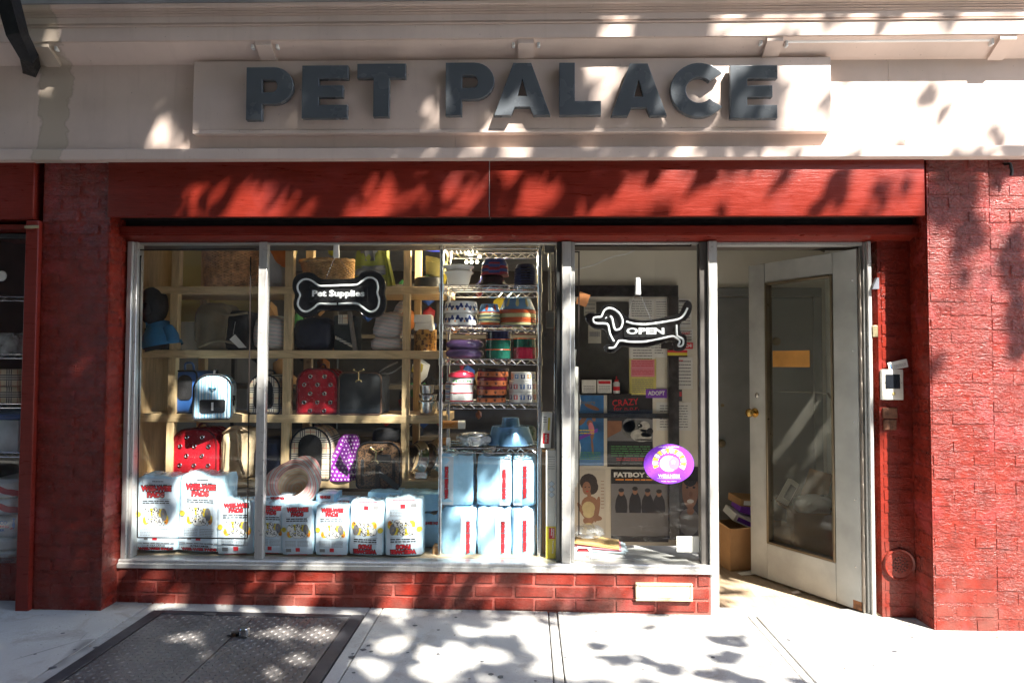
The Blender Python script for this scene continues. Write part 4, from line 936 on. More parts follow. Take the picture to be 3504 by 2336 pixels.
# row 4
BEIGE = mat('beige_canvas', (.50, .385, .24), .75, 0, .3, .12, 10, .004, 22)
w, h, p = bx(742, 858, 1462, 1637, YI - .02, z0s[3]); t = thing('canvas_bag', 'crumpled beige canvas bag on the bottom shelf beside the red carrier', 'bag', p)
bm = B(); blob(bm, w, h, .2, 14, .11, .5, lean=.04); new_obj('body', bm, BEIGE, t, 60, (0, .1, 0))
bm = B(); tube(bm, smooth_path([(w * .08, -.01, h * .92), (w * .18, -.03, h * .5), (w * .34, -.02, h * .1)]), .010, 5); tube(bm, smooth_path([(-w * .4, .02, h * .9), (0, -.0, h * 1.03), (w * .4, .02, h * .95)]), .009, 5); new_obj('strap', bm, mat('tan_strap', (.40, .28, .16), .6), t)
soft('navy_bag', 'dark navy bag on the bottom shelf half behind the mullion', 'bag', 858, 962, 1500, 1640, YI, mat('deep_navy_cloth', (.015, .022, .055), .7), z0s[3], .2, 15, .07, .55)
carrier(990, 1130, 1471, 1652, YI - .01, z0s[3] - .004, 'tan plaid carrier with arched dark opening on the bottom shelf above the straw hat', PLAID, (.58, .74, .13), .25, .48)
PURP = mat_dots('purple_polka_vinyl', (.20, .018, .27), (.72, .66, .74), .0235, .24)
w, h, p = bx(1108, 1220, 1494, 1651, YI - .03, z0s[3] - .006); t = thing('polka_dot_bag', 'purple vinyl bag with white polka dots slumped on the bottom shelf', 'bag', p); bm = B()
rings = []
for f in range(11):
    k = f / 10; wl, wr = -w / 2 + w * .0 + (w * .38 * max(0, k - .35) / .65 if k > .35 else 0) + w * .10 * min(k, .35), w / 2 - w * .02 - w * .03 * k
    if f == 10: wl += w * .1; wr -= w * .08
    rings.append([((wl + wr) / 2 + (wr - wl) / 2 * max(-1, min(1, 1.25 * math.cos(a * .2618))), .09 + (.085 - .05 * k) * math.sin(a * .2618) + .012 * math.sin(3 * a * .2618 + k * 6) * k, k * h) for a in range(24)])
loft(bm, rings); new_obj('body', bm, PURP, t, 60)
bm = B(); prism(bm, [(w * .0, h * .62), (w * .16, h * .9), (w * .30, h * .78), (w * .22, h * .5), (w * .34, h * .30), (w * .12, h * .42)], -.022, .0); new_obj('flap', bm, mat_dots('shaded_purple_polka_vinyl', (.075, .008, .11), (.4, .34, .42), .0235, .2), t, 60)  # flap is a darker copy of the polka vinyl, shade put into its colour
LEOP = mat_leopard('leopard_print_cloth', (.13, .07, .035), (.012, .009, .008), 95, .55)
t, w, h = carrier(1218, 1368, 1524, 1681, YS - .07, z0s[3] - .036, 'leopard print carrier with gold clasp hanging over the edge of the bottom shelf', LEOP, None, .26, .28)
for x in (-.36, .36): bm = B(); box(bm, x * w - .010, x * w + .010, -.004, .01, h * .06, h * .62, bev=.002); new_obj('side_binding', bm, BLACK_CLOTH, t)
bm = B(); box(bm, -.016, .016, -.006, .01, .0, h * .5, bev=.002); box(bm, -w * .02, w * .30, -.010, -.002, h * .56, h * .74, bev=.004); new_obj('strap', bm, BLACK_CLOTH, t)
bm = B(); box(bm, w * .04, w * .48, -.02, -.008, h * .05, h * .19, bev=.003)
for v in bm.verts: v.co.z += (w * .25 - v.co.x) * .75 + .02
new_obj('loose_strap', bm, mat('dark_slate_strap', (.03, .034, .04), .7), t); gold_clasp(t, -w * .04, h * .78, 1.15, .12)
bm = B(); vs = blob(bm, w * .7, h * .35, .16, 17, .12, .7, 3); new_obj('carrying_bag', bm, BLACK_CLOTH, t, 60, (.03, .12, h * .93))
t = thing('steel_bowl_stand', 'pair of shiny steel bowls standing on edge on the bottom shelf beside the rack', 'bowl', W(1445, 1643, YI)); t.location.z = z0s[3]
for k, (dx, r) in enumerate(((-.055, .118), (.055, .125))):
    bm = B(); lathe(bm, [(.001, .05), (r * .7, .05), (r * .8, .03), (r * .93, .0), (r, -.004), (r, .002), (r * .9, .012), (r * .78, .04), (.001, .058)], 40); o = new_obj('bowl', bm, STAINLESS, t, 40, (dx + .01, .10, r)); o.rotation_euler = Vector((-.72, -.66, .2)).to_track_quat('Z', 'Y').to_euler()
bm = B(); box(bm, -.055, .03, .02, .1, 0, .055, bev=.008); new_obj('foot', bm, STAINLESS, t)

# straw hat leaning on the bags
HAT = mat_stripes('pink_striped_straw', [(0, (.50, .36, .31)), (.2, (.52, .17, .18)), (.38, (.52, .42, .37)), (.5, (.30, .39, .42)), (.62, (.52, .43, .37)), (.78, (.50, .21, .20))], .034, radial=True, rough=.75, tilt=.6, wob=.006, bump=.003)
bm = B()
def hat_r(r, z, t, k): return r * (1 + .035 * math.sin(2 * t + .7) + (.03 * math.sin(3 * t) if r > .12 else 0))
prof = [(.090, .004), (.11, .010), (.14, .014), (.165, .008), (.170, .003), (.171, .0), (.165, .003), (.14, .009), (.11, .005), (.092, -.002)]
lathe(bm, prof, 56, fr=hat_r)
for v in bm.verts:
    if math.hypot(v.co.x, v.co.y) > .1: v.co.z += .022 * math.sin(2 * math.atan2(v.co.y, v.co.x) + .9) + .010 * math.sin(3 * math.atan2(v.co.y, v.co.x))
hat = thing('straw_hat', 'floppy pink striped straw hat leaning on top of the pad bags', 'hat', W(1003, 1650, .24), rot=(math.radians(58), math.radians(-16), math.radians(10)))
new_obj('brim', bm, HAT, hat, 60)
bm = B(); lathe(bm, [(.092, .004), (.086, -.012), (.080, -.04), (.074, -.07), (.062, -.084), (.03, -.088), (.002, -.089)], 40, fr=lambda r, z, t, k: r * (1 + .06 * math.sin(2 * t + .7))); new_obj('crown', bm, mat_stripes('shaded_tan_straw', [(0, (.42, .29, .15)), (.3, (.46, .22, .17)), (.45, (.44, .33, .21)), (.7, (.32, .33, .28)), (.82, (.42, .30, .18))], .026, radial=True, rough=.75, tilt=.8, bump=.003), hat, 60)  # darker tan stripes paint in the shade inside the crown

# ------------------------------------------------------------------ bags of puppy pads along the foot of the window
PADBLUE = mat('pale_blue_plastic_film', (.50, .74, .88), .22, 0, .5, .06, 6, .004, 18); PADWHITE = mat('white_film_print', (.62, .73, .83), .25, 0, .5, .03, 6, .004, 18); PADDEEP = mat('sky_blue_pad_film', (.36, .66, .88), .25, 0, .5, .08, 6, .004, 16)
PM = [PADWHITE, INK_RED, INK_BLACK, INK_GREY, INK_YEL, INK_ORANGE, INK_WHITE, mat('tabby_brown_ink', (.35, .24, .13), .5)]
def pad_body(bm, w, h, d, seed, top=.0, rnd_=1.0):
    """a plump plastic bag, front face towards -Y, base z = 0"""
    r = random.Random(seed); bmesh.ops.create_cube(bm, size=2); bmesh.ops.subdivide_edges(bm, edges=bm.edges[:], cuts=9, use_grid_fill=True)
    def sh(X, Y, Z):
        k = (1 - .22 * rnd_ * abs(X) ** 7) * (1 - .30 * rnd_ * abs(Z) ** 9); wx = 1 - .035 * abs(Z) ** 4 + .012 * math.sin(Z * 6 + seed)
        n_ = noise.noise(Vector((X * 2.2 + seed, Y * 2.2, Z * 2.2))) * .02
        zz = (Z + 1) / 2 * h + (top * h * .12 * max(0, Z) ** 6 * (noise.noise(Vector((X * 2.5, seed * 3.1, 0))) + .1) if top else 0) + (1 - abs(Y)) * 0
        if abs(Z) > .99: zz -= math.copysign(.012 * (X * X + Y * Y) / 2, Z) * 1.0
        return X * w / 2 * wx + n_ * w * abs(X), Y * d / 2 * k + n_ * d * .5 * abs(Y), zz
    for v in bm.verts: v.co = sh(*v.co)
    return lambda px, pz: sh(max(-1, min(1, px / (w / 2))), -1, max(-1, min(1, pz / h * 2 - 1)))[1] - .0034
def animals(bm, cx, cz, w, h, fy, flip, seed=0):
    """the printed huddle of small dogs and cats on yellow"""
    s = -1 if flip else 1
    def ov(x, z, rx, rz, mi, y, rot=0): put_oval(bm, cx + s * x * w / 2, cz + s * z * h / 2, rx * w / 2, rz * h / 2, mi, y, 10, fy, rot * s)
    for x, z, rx, rz in ((-.72, -.35, .28, .5), (-.3, .5, .25, .4), (0, -.45, .42, .4), (.55, .35, .34, .5), (.85, -.3, .2, .5)): ov(x, z, rx, rz, 4, -.0004)
    ov(.88, -.5, .13, .3, 5, -.0007); ov(-.85, -.4, .10, .3, 5, -.0007)
    for x, z, rx, rz, b in ((-.55, .1, .2, .75, 6), (-.02, .45, .2, .5, 6), (0, -.1, .22, .4, 6), (.66, .2, .22, .62, 3), (.35, -.45, .22, .42, 6), (-.25, -.62, .22, .3, 6), (.05, -.75, .3, .2, 6), (-.8, .35, .16, .4, 6)):
        ov(x, z, rx * 1.12, rz * 1.1, 2 if b == 6 else 3, -.0009, .15 * x); ov(x, z, rx, rz, b, -.0013, .15 * x)
    rr = random.Random(5)
    for i in range(44): ov(rr.uniform(-.85, .85), rr.uniform(-.85, .8), rr.uniform(.025, .08), rr.uniform(.03, .14), rr.choice((2, 2, 3, 3, 7)), -.0017, rr.uniform(-1, 1))
def pad_print(bm, w, h, fy, big, flip):
    s = -1 if flip else 1
    X = lambda x: x * s * w
    Z = lambda z: z * h if not flip else h - z * h
    def rect(x0, x1, z0, z1, mi, y=-.0004): a, b = sorted((X(x0), X(x1))); c, d = sorted((Z(z0), Z(z1))); put_rect(bm, a, b, c, d, mi, y, fy)
    def txt(t_, x, z, ww, hh, mi, y=-.0008, bold=.04): put_text(bm, t_, X(x), Z(z), ww * w, hh * h, mi, y, bold, flip, fy)
    def lines(x0, x1, z1, z0, n, mi, fill=.5, seed=1): a, b = sorted((X(x0), X(x1))); c, d = sorted((Z(z0), Z(z1))); put_lines(bm, a, b, d, c, n, mi, -.0005, fy, fill, seed)
    for i in range(6):
        for j in range(8): rect(-.46 + .92 * i / 6, -.46 + .92 * (i + 1) / 6, .03 + .93 * j / 8, .03 + .93 * (j + 1) / 8, 0, 0)
    def title(x, z, ww, hh):
        for k, (a, dz, f) in enumerate((('WEE-WEE', .27, 1), ('PADS', -.27, .58))):
            txt(a, x, z + dz * hh, ww * f * 1.05, hh * .60, 2, -.0006, .12); txt(a, x, z + dz * hh, ww * f, hh * .46, 1, -.0011, .06)
    if big:
        lines(-.10, .16, .935, .915, 1, 2); rect(-.32, .32, .895, .899, 3); txt('X-TRA LARGE', .0, .875, .50, .026, 2); title(0, .795, .68, .15)
        rect(-.34, .34, .695, .699, 3); lines(-.30, .33, .685, .635, 2, 2, .55, 2); rect(-.34, .34, .625, .629, 3)
        animals(bm, X(.0), Z(.47), .58 * w, .25 * h, fy, flip); put_oval(bm, X(-.40), Z(.50), .08 * w, .035 * h, 4, -.0006, 9, fy)
        lines(-.34, -.02, .32, .22, 5, 3, .3, 3); lines(.02, .34, .32, .22, 5, 3, .3, 4); rect(-.06, .05, .165, .20, 1); rect(-.25, -.16, .170, .197, 3)
        lines(-.44, .44, .135, .12, 1, 3, .7, 6); txt('X-TRA LARGE', .02, .095, .42, .022, 2); txt('WEE-WEE PADS', .0, .05, .82, .046, 2, -.0006, .1); txt('WEE-WEE PADS', .0, .05, .80, .038, 1, -.0011, .05)
    else:
        title(.02, .86, .66, .16); rect(-.34, .36, .755, .760, 3); lines(-.32, .35, .748, .67, 2, 2, .55, 2); rect(-.34, .36, .655, .66, 3)
        animals(bm, X(.05), Z(.49), .72 * w, .30 * h, fy, flip); put_oval(bm, X(-.40), Z(.52), .08 * w, .05 * h, 4, -.0006, 9, fy)
        lines(-.36, -.02, .31, .18, 5, 3, .3, 3); lines(.02, .36, .31, .18, 5, 3, .3, 4); rect(-.34, -.18, .085, .15, 3); rect(-.04, .09, .09, .165, 1)
        rect(-.3, .3, .02, .035, 1)
PAD_G = 'bags of puppy training pads in the window'
def pad_pack(u0, u1, vt, vb, Y, label, big=False, flip=False, d=.16, seed=1, lean=0, yaw=0):
    w, h, p = bx(u0, u1, vt, vb, Y); p.z = max(p.z, DZ + .001); p.y += d / 2; t = thing('pad_bag', label, 'bag', p, PAD_G, (math.radians(lean), math.radians(((seed * 37) % 5 - 2) * .7), yaw + ((seed * 53) % 7 - 3) * .022))
    bm = B(); fy = pad_body(bm, w, h, d, seed, .35, .75); new_obj('bag', bm, PADBLUE, t, 50); bm = B(); pad_print(bm, w, h, fy, big, flip); new_obj('print', bm, PM, t, 0)
    bm = B(); r = random.Random(seed); n = 14; rows = []
    for k in range(4): rows.append([(-w * .42 + w * .84 * i / n, -d * .28 + k * d * .16 + .01 * math.sin(i * 2.1 + k), h - .012 + (.014 + .006 * math.sin(i * 1.7 + seed) + r.uniform(-.004, .006)) * (1 if k in (1, 2) else .1)) for i in range(n + 1)])
    loft(bm, rows, closed=False); new_obj('crimped_top', bm, FILM, t, 50)
    return t
pad_pack(453, 604, 1628, 1890, .05, 'tall extra large pad bag leftmost in the window with red lettering at top', True, seed=1, d=.2)
pad_pack(602, 758, 1622, 1893, .055, 'tall extra large pad bag second from the left beside the shorter bags', True, seed=2, d=.2)
pad_pack(738, 866, 1712, 1900, .045, 'short pad bag just left of the mullion with the pet picture upright', seed=3)
pad_pack(868, 974, 1722, 1897, .06, 'short pad bag half hidden behind the mullion', seed=4)
pad_pack(961, 1072, 1728, 1902, .045, 'short pad bag under the straw hat with upright lettering', seed=5, yaw=-.06)
pad_pack(1075, 1190, 1733, 1906, .045, 'short pad bag right of the one under the straw hat, lettering upright', seed=6)
pad_pack(1192, 1312, 1716, 1906, .045, 'upside down pad bag standing left of the other upside down bag', flip=True, seed=7, yaw=.03)
pad_pack(1314, 1444, 1708, 1906, .04, 'upside down pad bag nearest the wire rack', flip=True, seed=8, yaw=.05)
def blue_pack(u0, u1, vt, vb, Y, label, tx=None, rot=1, d=.25, seed=1, m=PADDEEP, th=.5, tz=.55, zb=None, yaw=0, s='WEE-WEE PADS', white=None):
    w, h, p = bx(u0, u1, vt, vb, Y, zb); p.y += d / 2; t = thing('pad_pack', label, 'pack', p, 'blue packs of puppy pads', (0, 0, yaw)); bm = B(); fy = pad_body(bm, w, h, d, seed, .6, .45); new_obj('bag', bm, m, t, 50)
    if rot and tx is not None:
        bm = B(); r = random.Random(seed); rows = []
        for k in range(4): rows.append([(-w * .44 + w * .88 * i / 12, -d * .40 + k * d * .13, h - .006 + (.014 * abs(math.sin(i * 1.9 + seed)) + r.uniform(0, .010)) * (1 if k in (1, 2) else -.2)) for i in range(13)])
        loft(bm, rows, closed=False); new_obj('crimped_film', bm, FILM, t, 50)
    if tx is not None:
        bm = B()
        if white:
            for j in range(6): put_rect(bm, white[0] * w, white[1] * w, h * (.03 + .155 * j), h * (.03 + .155 * (j + 1)), 0, -.0002, fy)
        L = h * th; ang = math.pi / 2 * rot
        if rot: put_text(bm, s, tx * w, tz * h, L * 1.03, .024, 2, -.0006, .12, False, fy, ang); put_text(bm, s, tx * w, tz * h, L, .018, 1, -.0011, .05, False, fy, ang)
        else: put_text(bm, s, tx * w, tz * h, w * th, .020, 2, -.0006, .1, False, fy); put_text(bm, s, tx * w, tz * h, w * th, .015, 1, -.0011, .05, False, fy)
        new_obj('print', bm, PM, t, 0)
    return t
YP = .115
blue_pack(1511, 1628, 1737, 1912, YP, 'blue pad pack at the lower left of the rack floor', .27, 1, seed=21, th=.62, tz=.42, white=(.05, .47), m=PADDEEP)
blue_pack(1633, 1748, 1737, 1913, YP, 'sunlit blue pad pack in the lower middle of the rack floor', .26, 1, seed=22, th=.6, tz=.42, white=(.02, .46))
blue_pack(1750, 1832, 1739, 1913, YP, 'sunlit blue pad pack at the lower right of the rack floor', .05, 1, seed=23, th=.6, tz=.45, white=(-.40, .46))
zu = W(1600, 1737, YP).z + .006
blue_pack(1502, 1618, 1560, 1736, YP, 'blue pad pack at the upper left below the lowest rack shelf', -.28, 1, seed=24, th=.62, tz=.46, zb=zu, white=(-.46, -.08))
blue_pack(1632, 1750, 1564, 1736, YP, 'blue pad pack at the upper middle below the lowest rack shelf', .28, -1, seed=25, th=.58, tz=.46, zb=zu, white=(.16, .46))
blue_pack(1754, 1834, 1566, 1736, YP, 'blue pad pack at the upper right below the lowest rack shelf', .02, 1, seed=26, th=.64, tz=.5, zb=zu, white=(-.46, -.1))
blue_pack(1838, 1866, 1570, 1735, .22, 'narrow blue pad pack squeezed right of the rack, upper of two', seed=27, d=.2, zb=zu); blue_pack(1838, 1868, 1740, 1905, .2, 'narrow blue pad pack squeezed right of the rack, lower of two', seed=28, d=.2)
for u0, u1, vt, vb, lab, tx, Y in ((1366, 1500, 1683, 1754, 'deep blue pad pack lying on top behind the bag nearest the rack', None, .24), (1395, 1505, 1756, 1876, 'deep blue pad pack with red label showing between bags and rack', .2, .24), (1258, 1372, 1680, 1722, 'blue pad pack lying under the leopard carrier', None, .22), (1140, 1212, 1708, 1740, 'blue pad pack lying behind the short bags, right of the hat', .0, .2), (1080, 1146, 1686, 1736, 'blue pad pack with white label end right of the hat', .0, .19), (896, 985, 1694, 1730, 'white ended pad pack lying left of the straw hat brim', .1, .16)):
    w, h, p = bx(u0, u1, vt, vb, Y); blue_pack(u0, u1, vt, vb, Y, lab, tx, 0, seed=u0 % 17, d=.16, th=.55, tz=.72, m=PADWHITE if u0 == 896 else PADDEEP, white=(-.4, .44) if u0 in (1080, 896) else None)
    bm = B(); box(bm, p.x - w / 2 * .9, p.x + w / 2 * .9, Y + .012, Y + .15, DZ, p.z - .002, bev=.004)
    if p.z - DZ > .04: single('card_carton', 'plain carton under the ' + ' '.join(lab.split()[1:]), 'carton', bm, CARD, smooth=0)
def carton(u0, u1, vt, vb, Y, label, m, d=.1, group=None, rot=None, cat='box', parts=None, zb=None):
    w, h, p = bx(u0, u1, vt, vb, Y, zb); t = thing('product_box', label, cat, p, group, rot); bm = B(); box(bm, -w / 2, w / 2, 0, d, 0, h, bev=.002); new_obj('carton', bm, m, t)
    if parts: bm = B(); parts(bm, w, h); new_obj('print', bm, PM + [INK_BLUE, INK_PURPLE], t, 0)
    return t
def pr(bm, w, h):
    put_rect(bm, -w / 2 + .001, w / 2 - .001, .002, h * .30, 4, -.0008); put_rect(bm, -w * .22, w * .28, h * .185, h * .285, 1, -.0014); put_text(bm, 'Simple', w * .02, h * .25, h * .07, w * .14, 6, -.0018, .03, rot=math.pi / 2); put_text(bm, 'Solution', w * .17, h * .238, h * .08, w * .14, 6, -.0018, .03, rot=math.pi / 2)
    put_text(bm, 'Training', w * .12, h * .11, h * .12, w * .16, 6, -.0014, .02, rot=-math.pi / 2); put_lines(bm, -w * .3, w * .3, h * .95, h * .82, 6, 3, -.0008, None, .25, 4)
    for k in range(3): put_oval(bm, 0, h * (.69 - .05 * k), w * .30, h * .03, 3, -.0006 - .0002 * k, 4); put_oval(bm, 0, h * (.69 - .05 * k), w * .27, h * .026, 0, -.0007 - .0002 * k, 4)
carton(1868, 1906, 1546, 1911, .06, 'tall white box with yellow lower end standing right of the rack', PAPER, .08, parts=pr)
def pr2(bm, w, h): put_rect(bm, -w * .3, w * .3, h * .12, h * .42, 1, -.0008); put_text(bm, 'Simple', 0, h * .27, h * .22, w * .3, 6, -.0012, .03, rot=math.pi / 2); put_rect(bm, w * .12, w * .3, h * .5, h * .86, 4, -.0008); put_lines(bm, -w * .35, 0, h * .9, h * .7, 3, 2, -.0008, None, .3)
carton(1849, 1884, 1412, 1532, .08, 'small white box with red label wedged beside the rack post', PAPER, .07, rot=(0, .05, 0), parts=pr2)
bm = B(); p = W(1866, 1545, .16); box(bm, p.x - .02, p.x + .03, .15, .28, DZ, p.z, bev=.003); single('side_carton', 'brown carton behind the tall white box', 'carton', bm, CARD)
bm = B(); box(bm, W(1478, 1880, .1).x, W(1503, 1880, .1).x, .12, .2, DZ, W(1478, 1872, .1).z, bev=.003); single('side_carton', 'small brown carton on the window floor left of the rack', 'carton', bm, CARD)

# ------------------------------------------------------------------ pet bowls on the wire rack
YB1 = YR + .012
def bowl(name, label, prof, u0, u1, vb_or_z, m, group=None, Y=YB1, n=40, cat='bowl', fr=None, extra=None, cap=True):
    """prof in units of half the width"""
    w = SZ(u1 - u0, Y + .08) ; x = W((u0 + u1) / 2, 1300, Y + .08).x; R_ = w / 2; bm = B(); lathe(bm, [(r * R_, z * R_) for r, z in prof], n, fr=fr)
    t = single(name, label, cat, bm, m, (x, Y + R_ + .0, vb_or_z), group)
    return t, R_
WHITEC = mat('white_ceramic', (.74, .74, .72), .12, 0, .5, .04, 6); z = rack_z(1)
BW = [(.001, .0), (.62, 0), (.66, .03), (.86, .78), (.97, .86), (1, .92), (.97, .98), (.84, .92), (.62, .08), (.001, .06)]
bowl('ceramic_bowl', 'lower of two nested white bowls on the top rack shelf', BW, 1516, 1618, z, WHITEC, 'white bowls on the rack'); bowl('ceramic_bowl', 'upper of two nested white bowls on the top rack shelf', BW, 1514, 1620, z + .032, WHITEC, 'white bowls on the rack')
BI = [(.001, .62), (.55, .62), (.62, .58), (.80, .18), (.98, .06), (1, .02), (.97, 0), (.9, .0)]
GLOSSB = mat('glossy_black_plastic', (.010, .010, .011), .10); bowl('plastic_bowl', 'glossy black bowl upside down under the blue scoops', BI, 1618, 1742, z, GLOSSB)
COB = mat('cobalt_plastic', (.018, .045, .20), .35); DRED = mat('deep_red_plastic', (.24, .015, .03), .35); NAVYP = mat('navy_plastic', (.012, .025, .085), .4)
def scoop_stack(u0, u1, zb, n, dz, mats, label, topm):
    w = SZ(u1 - u0, YB1 + .06); x = W((u0 + u1) / 2, 1300, YB1 + .06).x; t = thing('feeder_stack', label, 'bowls', (x, YB1 + .02, zb)); sq = lambda w_, d_: [(sx, sy) for sx, sy in ((-w_ / 2, 0), (w_ / 2, 0), (w_ / 2, d_), (-w_ / 2, d_))]
    for k in range(n):
        bm = B(); hh = dz if k < n - 1 else dz * 2.4; s0, s1 = 1 - .012 * k, (1 - .012 * k) * (.96 if k < n - 1 else .78)
        rings = []
        for s, zz_ in ((s0, k * dz), (s0 * 1.01, k * dz + .006), (s0 * .97, k * dz + .008), (s1, k * dz + hh * .92), (s1 * .9, k * dz + hh)):
            o = arch(w * s, w * s, w * .28, w * .28, 5); rings.append([(p[0], w / 2 + (p[1] - w * s / 2), zz_) for p in o])
        loft(bm, rings, cap0=True); new_obj('bowl', bm, mats[k % len(mats)], t)
        bm = B(); box(bm, -w * .2, w * .2, -.002, .01, k * dz + .007, k * dz + min(hh, dz) * .92, bev=.001); new_obj('notch', bm, mats[(k + 1) % len(mats)] if len(mats) > 1 else BLACK, t)
    return t
scoop_stack(1643, 1738, z + SZ(38, .15), 4, .018, [DRED, COB], 'stack of cobalt and red plastic feeders on the black bowl', COB)
scoop_stack(1757, 1838, z, 7, .0155, [NAVYP], 'stack of navy plastic feeders at the right of the top rack shelf', NAVYP)
# bone bowls
z = rack_z(2)
DB = [(.80, 0), (1, .0), (1.0, .03), (.90, .60), (.88, .66), (.84, .66), (.78, .60), (.70, .12), (.001, .10)]
def decal_ring(R_, prof_r, zc, n, a0, a1, draw, mi_list, parent, mats, name='print'):
    bm = B()
    for i in range(n):
        a = math.radians(a0 + (a1 - a0) * (i + .5) / n); b2 = B(); draw(b2, i)
        me = bpy.data.meshes.new('tmp'); b2.to_mesh(me); b2.free()
        vs = [bm.verts.new(( (prof_r(v.co.z)) * math.cos(a + v.co.x / R_), (prof_r(v.co.z)) * math.sin(a + v.co.x / R_), v.co.z)) for v in me.vertices]
        for p in me.polygons:
            f = bm.faces.new([vs[k] for k in p.vertices]); f.material_index = p.material_index
        bpy.data.meshes.remove(me)
    new_obj(name, bm, mats, parent, 0)
def bone_pts(cx, cz, L, s, tilt):
    pts = []
    for a in range(24):
        t_ = a / 24 * 2 * math.pi; x = math.cos(t_); r = .42 + .58 * abs(x) ** 2
        px = L * x * (1 - .12 * (abs(math.sin(t_)) < .25)); pz = s * math.sin(t_) * (.55 + .75 * abs(x) ** .8) if abs(x) < .99 else 0
        pts.append((px, pz))
    c, s_ = math.cos(tilt), math.sin(tilt); return [(cx + x * c - z_ * s_, cz + x * s_ + z_ * c) for x, z_ in pts]
def bone_quad(bm, cx, cz, L, s, tilt, mi):
    c, s_ = math.cos(tilt), math.sin(tilt); T = lambda x, z_: (cx + x * c - z_ * s_, cz + x * s_ + z_ * c)
    put_poly(bm, [T(-L, -s * .4), T(L, -s * .4), T(L, s * .4), T(-L, s * .4)], mi)
    for ex in (-L, L):
        for ez in (-.5, .5):
            x, z_ = T(ex, ez * s); put_oval(bm, x, z_, s * .62, s * .62, mi, 0, 10)
INKB = mat('navy_ink', (.02, .035, .16), .3)
for k, lab in enumerate(('white dog bowl with blue bones, lower of the pair on the rack', 'white dog bowl with blue bones, upper of the pair on the rack')):
    t, R_ = bowl('dog_bowl', lab, DB, 1514, 1636, z + k * .0705, WHITEC, 'white dog bowls with blue bones')
    decal_ring(R_, lambda zz_: R_ * (1.0 - .10 * (zz_ / R_ - .03) / .57) + .0012, 0, 5, 192, 348, lambda b, i: (bone_quad(b, 0, R_ * .34, R_ * .14, R_ * .13, .5 if (i + k) % 2 else -.5, 0), put_oval(b, R_ * .30, R_ * .2, .005, .006, 1)), None, t, [INKB, INK_ORANGE])
def stripes_bowl(u0, u1, zb, cols_, label, prof_k=.0):
    w = SZ(u1 - u0, YB1 + .08); x = W((u0 + u1) / 2, 1300, YB1 + .08).x; R_ = w / 2; t = thing('striped_bowls', label, 'bowls', (x, YB1 + R_, zb)); zc = 0
    for k, (m, hh, f0, f1) in enumerate(cols_): bm = B(); lathe(bm, [(R_ * f0 * .97, zc), (R_ * f0, zc + .002), (R_ * f1, zc + hh * R_ - .002), (R_ * f1 * .97, zc + hh * R_)] + ([(.001, zc + hh * R_)] if k == len(cols_) - 1 else []), 36); new_obj('bowl', bm, m, t); zc += hh * R_
    return t, R_, zc
CYG = mat('cream_yellow_glaze', (.48, .46, .24), .2); CO = mat('coral_orange_glaze', (.50, .10, .035), .2); CB = mat('sky_blue_glaze', (.12, .26, .46), .2); TEAL = mat('teal_glaze', (.07, .13, .13), .25)
t, R_, zc = stripes_bowl(1706, 1834, z, [(CYG, .14, 1, 1.0), (CO, .14, 1.0, .99), (CO, .13, 1.01, 1.0), (CYG, .22, 1, .99), (CO, .20, .99, .98), (CB, .60, .96, .72)], 'wide stack of coral and cream striped bowls with a blue bowl on top')
decal_ring(R_, lambda zz_: R_ * (.955 - .235 * (zz_ - zc + .60 * R_) / (.6 * R_)) + .002, 0, 3, 215, 325, lambda b, i: (put_oval(b, 0, zc - R_ * .28, .012, .020, 0), put_oval(b, -.005, zc - R_ * .10, .004, .010, 0), put_oval(b, .006, zc - R_ * .10, .004, .010, 0)), None, t, [CYG])
t, R_, zc = stripes_bowl(1636, 1712, z, [(CO, .2, 1, 1.0), (CYG, .17, 1, 1.0), (TEAL, .15, 1.01, 1.0), (CYG, .22, 1, .99), (TEAL, .12, 1, .99), (CYG, .2, .99, .98), (CO, .1, .99, .97), (CB, .72, .96, .76)], 'narrow stack of striped bowls with a blue bowl on top')
decal_ring(R_, lambda zz_: R_ * (.95 - .2 * (zz_ - zc + .72 * R_) / (.72 * R_)) + .003, 0, 2, 235, 330, lambda b, i: put_oval(b, 0, zc - R_ * .36, .010, .018, 0), None, t, [mat('rust_print', (.3, .05, .02))])
# row 3
z = rack_z(3); PURG = mat('purple_glaze', (.13, .075, .19), .18, 0, .5, .1); TAN = mat('tan_rim', (.45, .26, .12), .3)
PB = [(.72, 0), (.76, .01), (.95, .12), (1, .26), (.95, .40), (.80, .50), (.76, .51), (.70, .50), (.62, .2), (.001, .15)]
for k, lab in enumerate(('ribbed purple bowl, lower of the pair on the rack', 'ribbed purple bowl, upper of the pair on the rack')):
    t, R_ = bowl('ribbed_bowl', lab, PB, 1522, 1655, z + k * .0525, PURG, 'ribbed purple bowls', n=96, fr=lambda r, zz_, a, kk: r * (1 + (.012 if int(a * 48 / 3.1416) % 2 else -.004) * (1 if 2 <= kk <= 4 else 0)))
    bm = B(); tube(bm, [(R_ * .765 * math.cos(a * .196), R_ * .765 * math.sin(a * .196), R_ * .505) for a in range(32)], .003, 5, closed=True); new_obj('rim', bm, TAN, t)
GRN = mat('green_glaze', (.012, .085, .06), .16); NAVG = mat('navy_glaze', (.012, .016, .05), .14); MAR = mat('maroon_glaze', (.22, .010, .03), .2)
CR = [(.94, 0), (1, .01), (1, .55), (.98, .56), (.9, .54), (.88, .1), (.001, .08)]
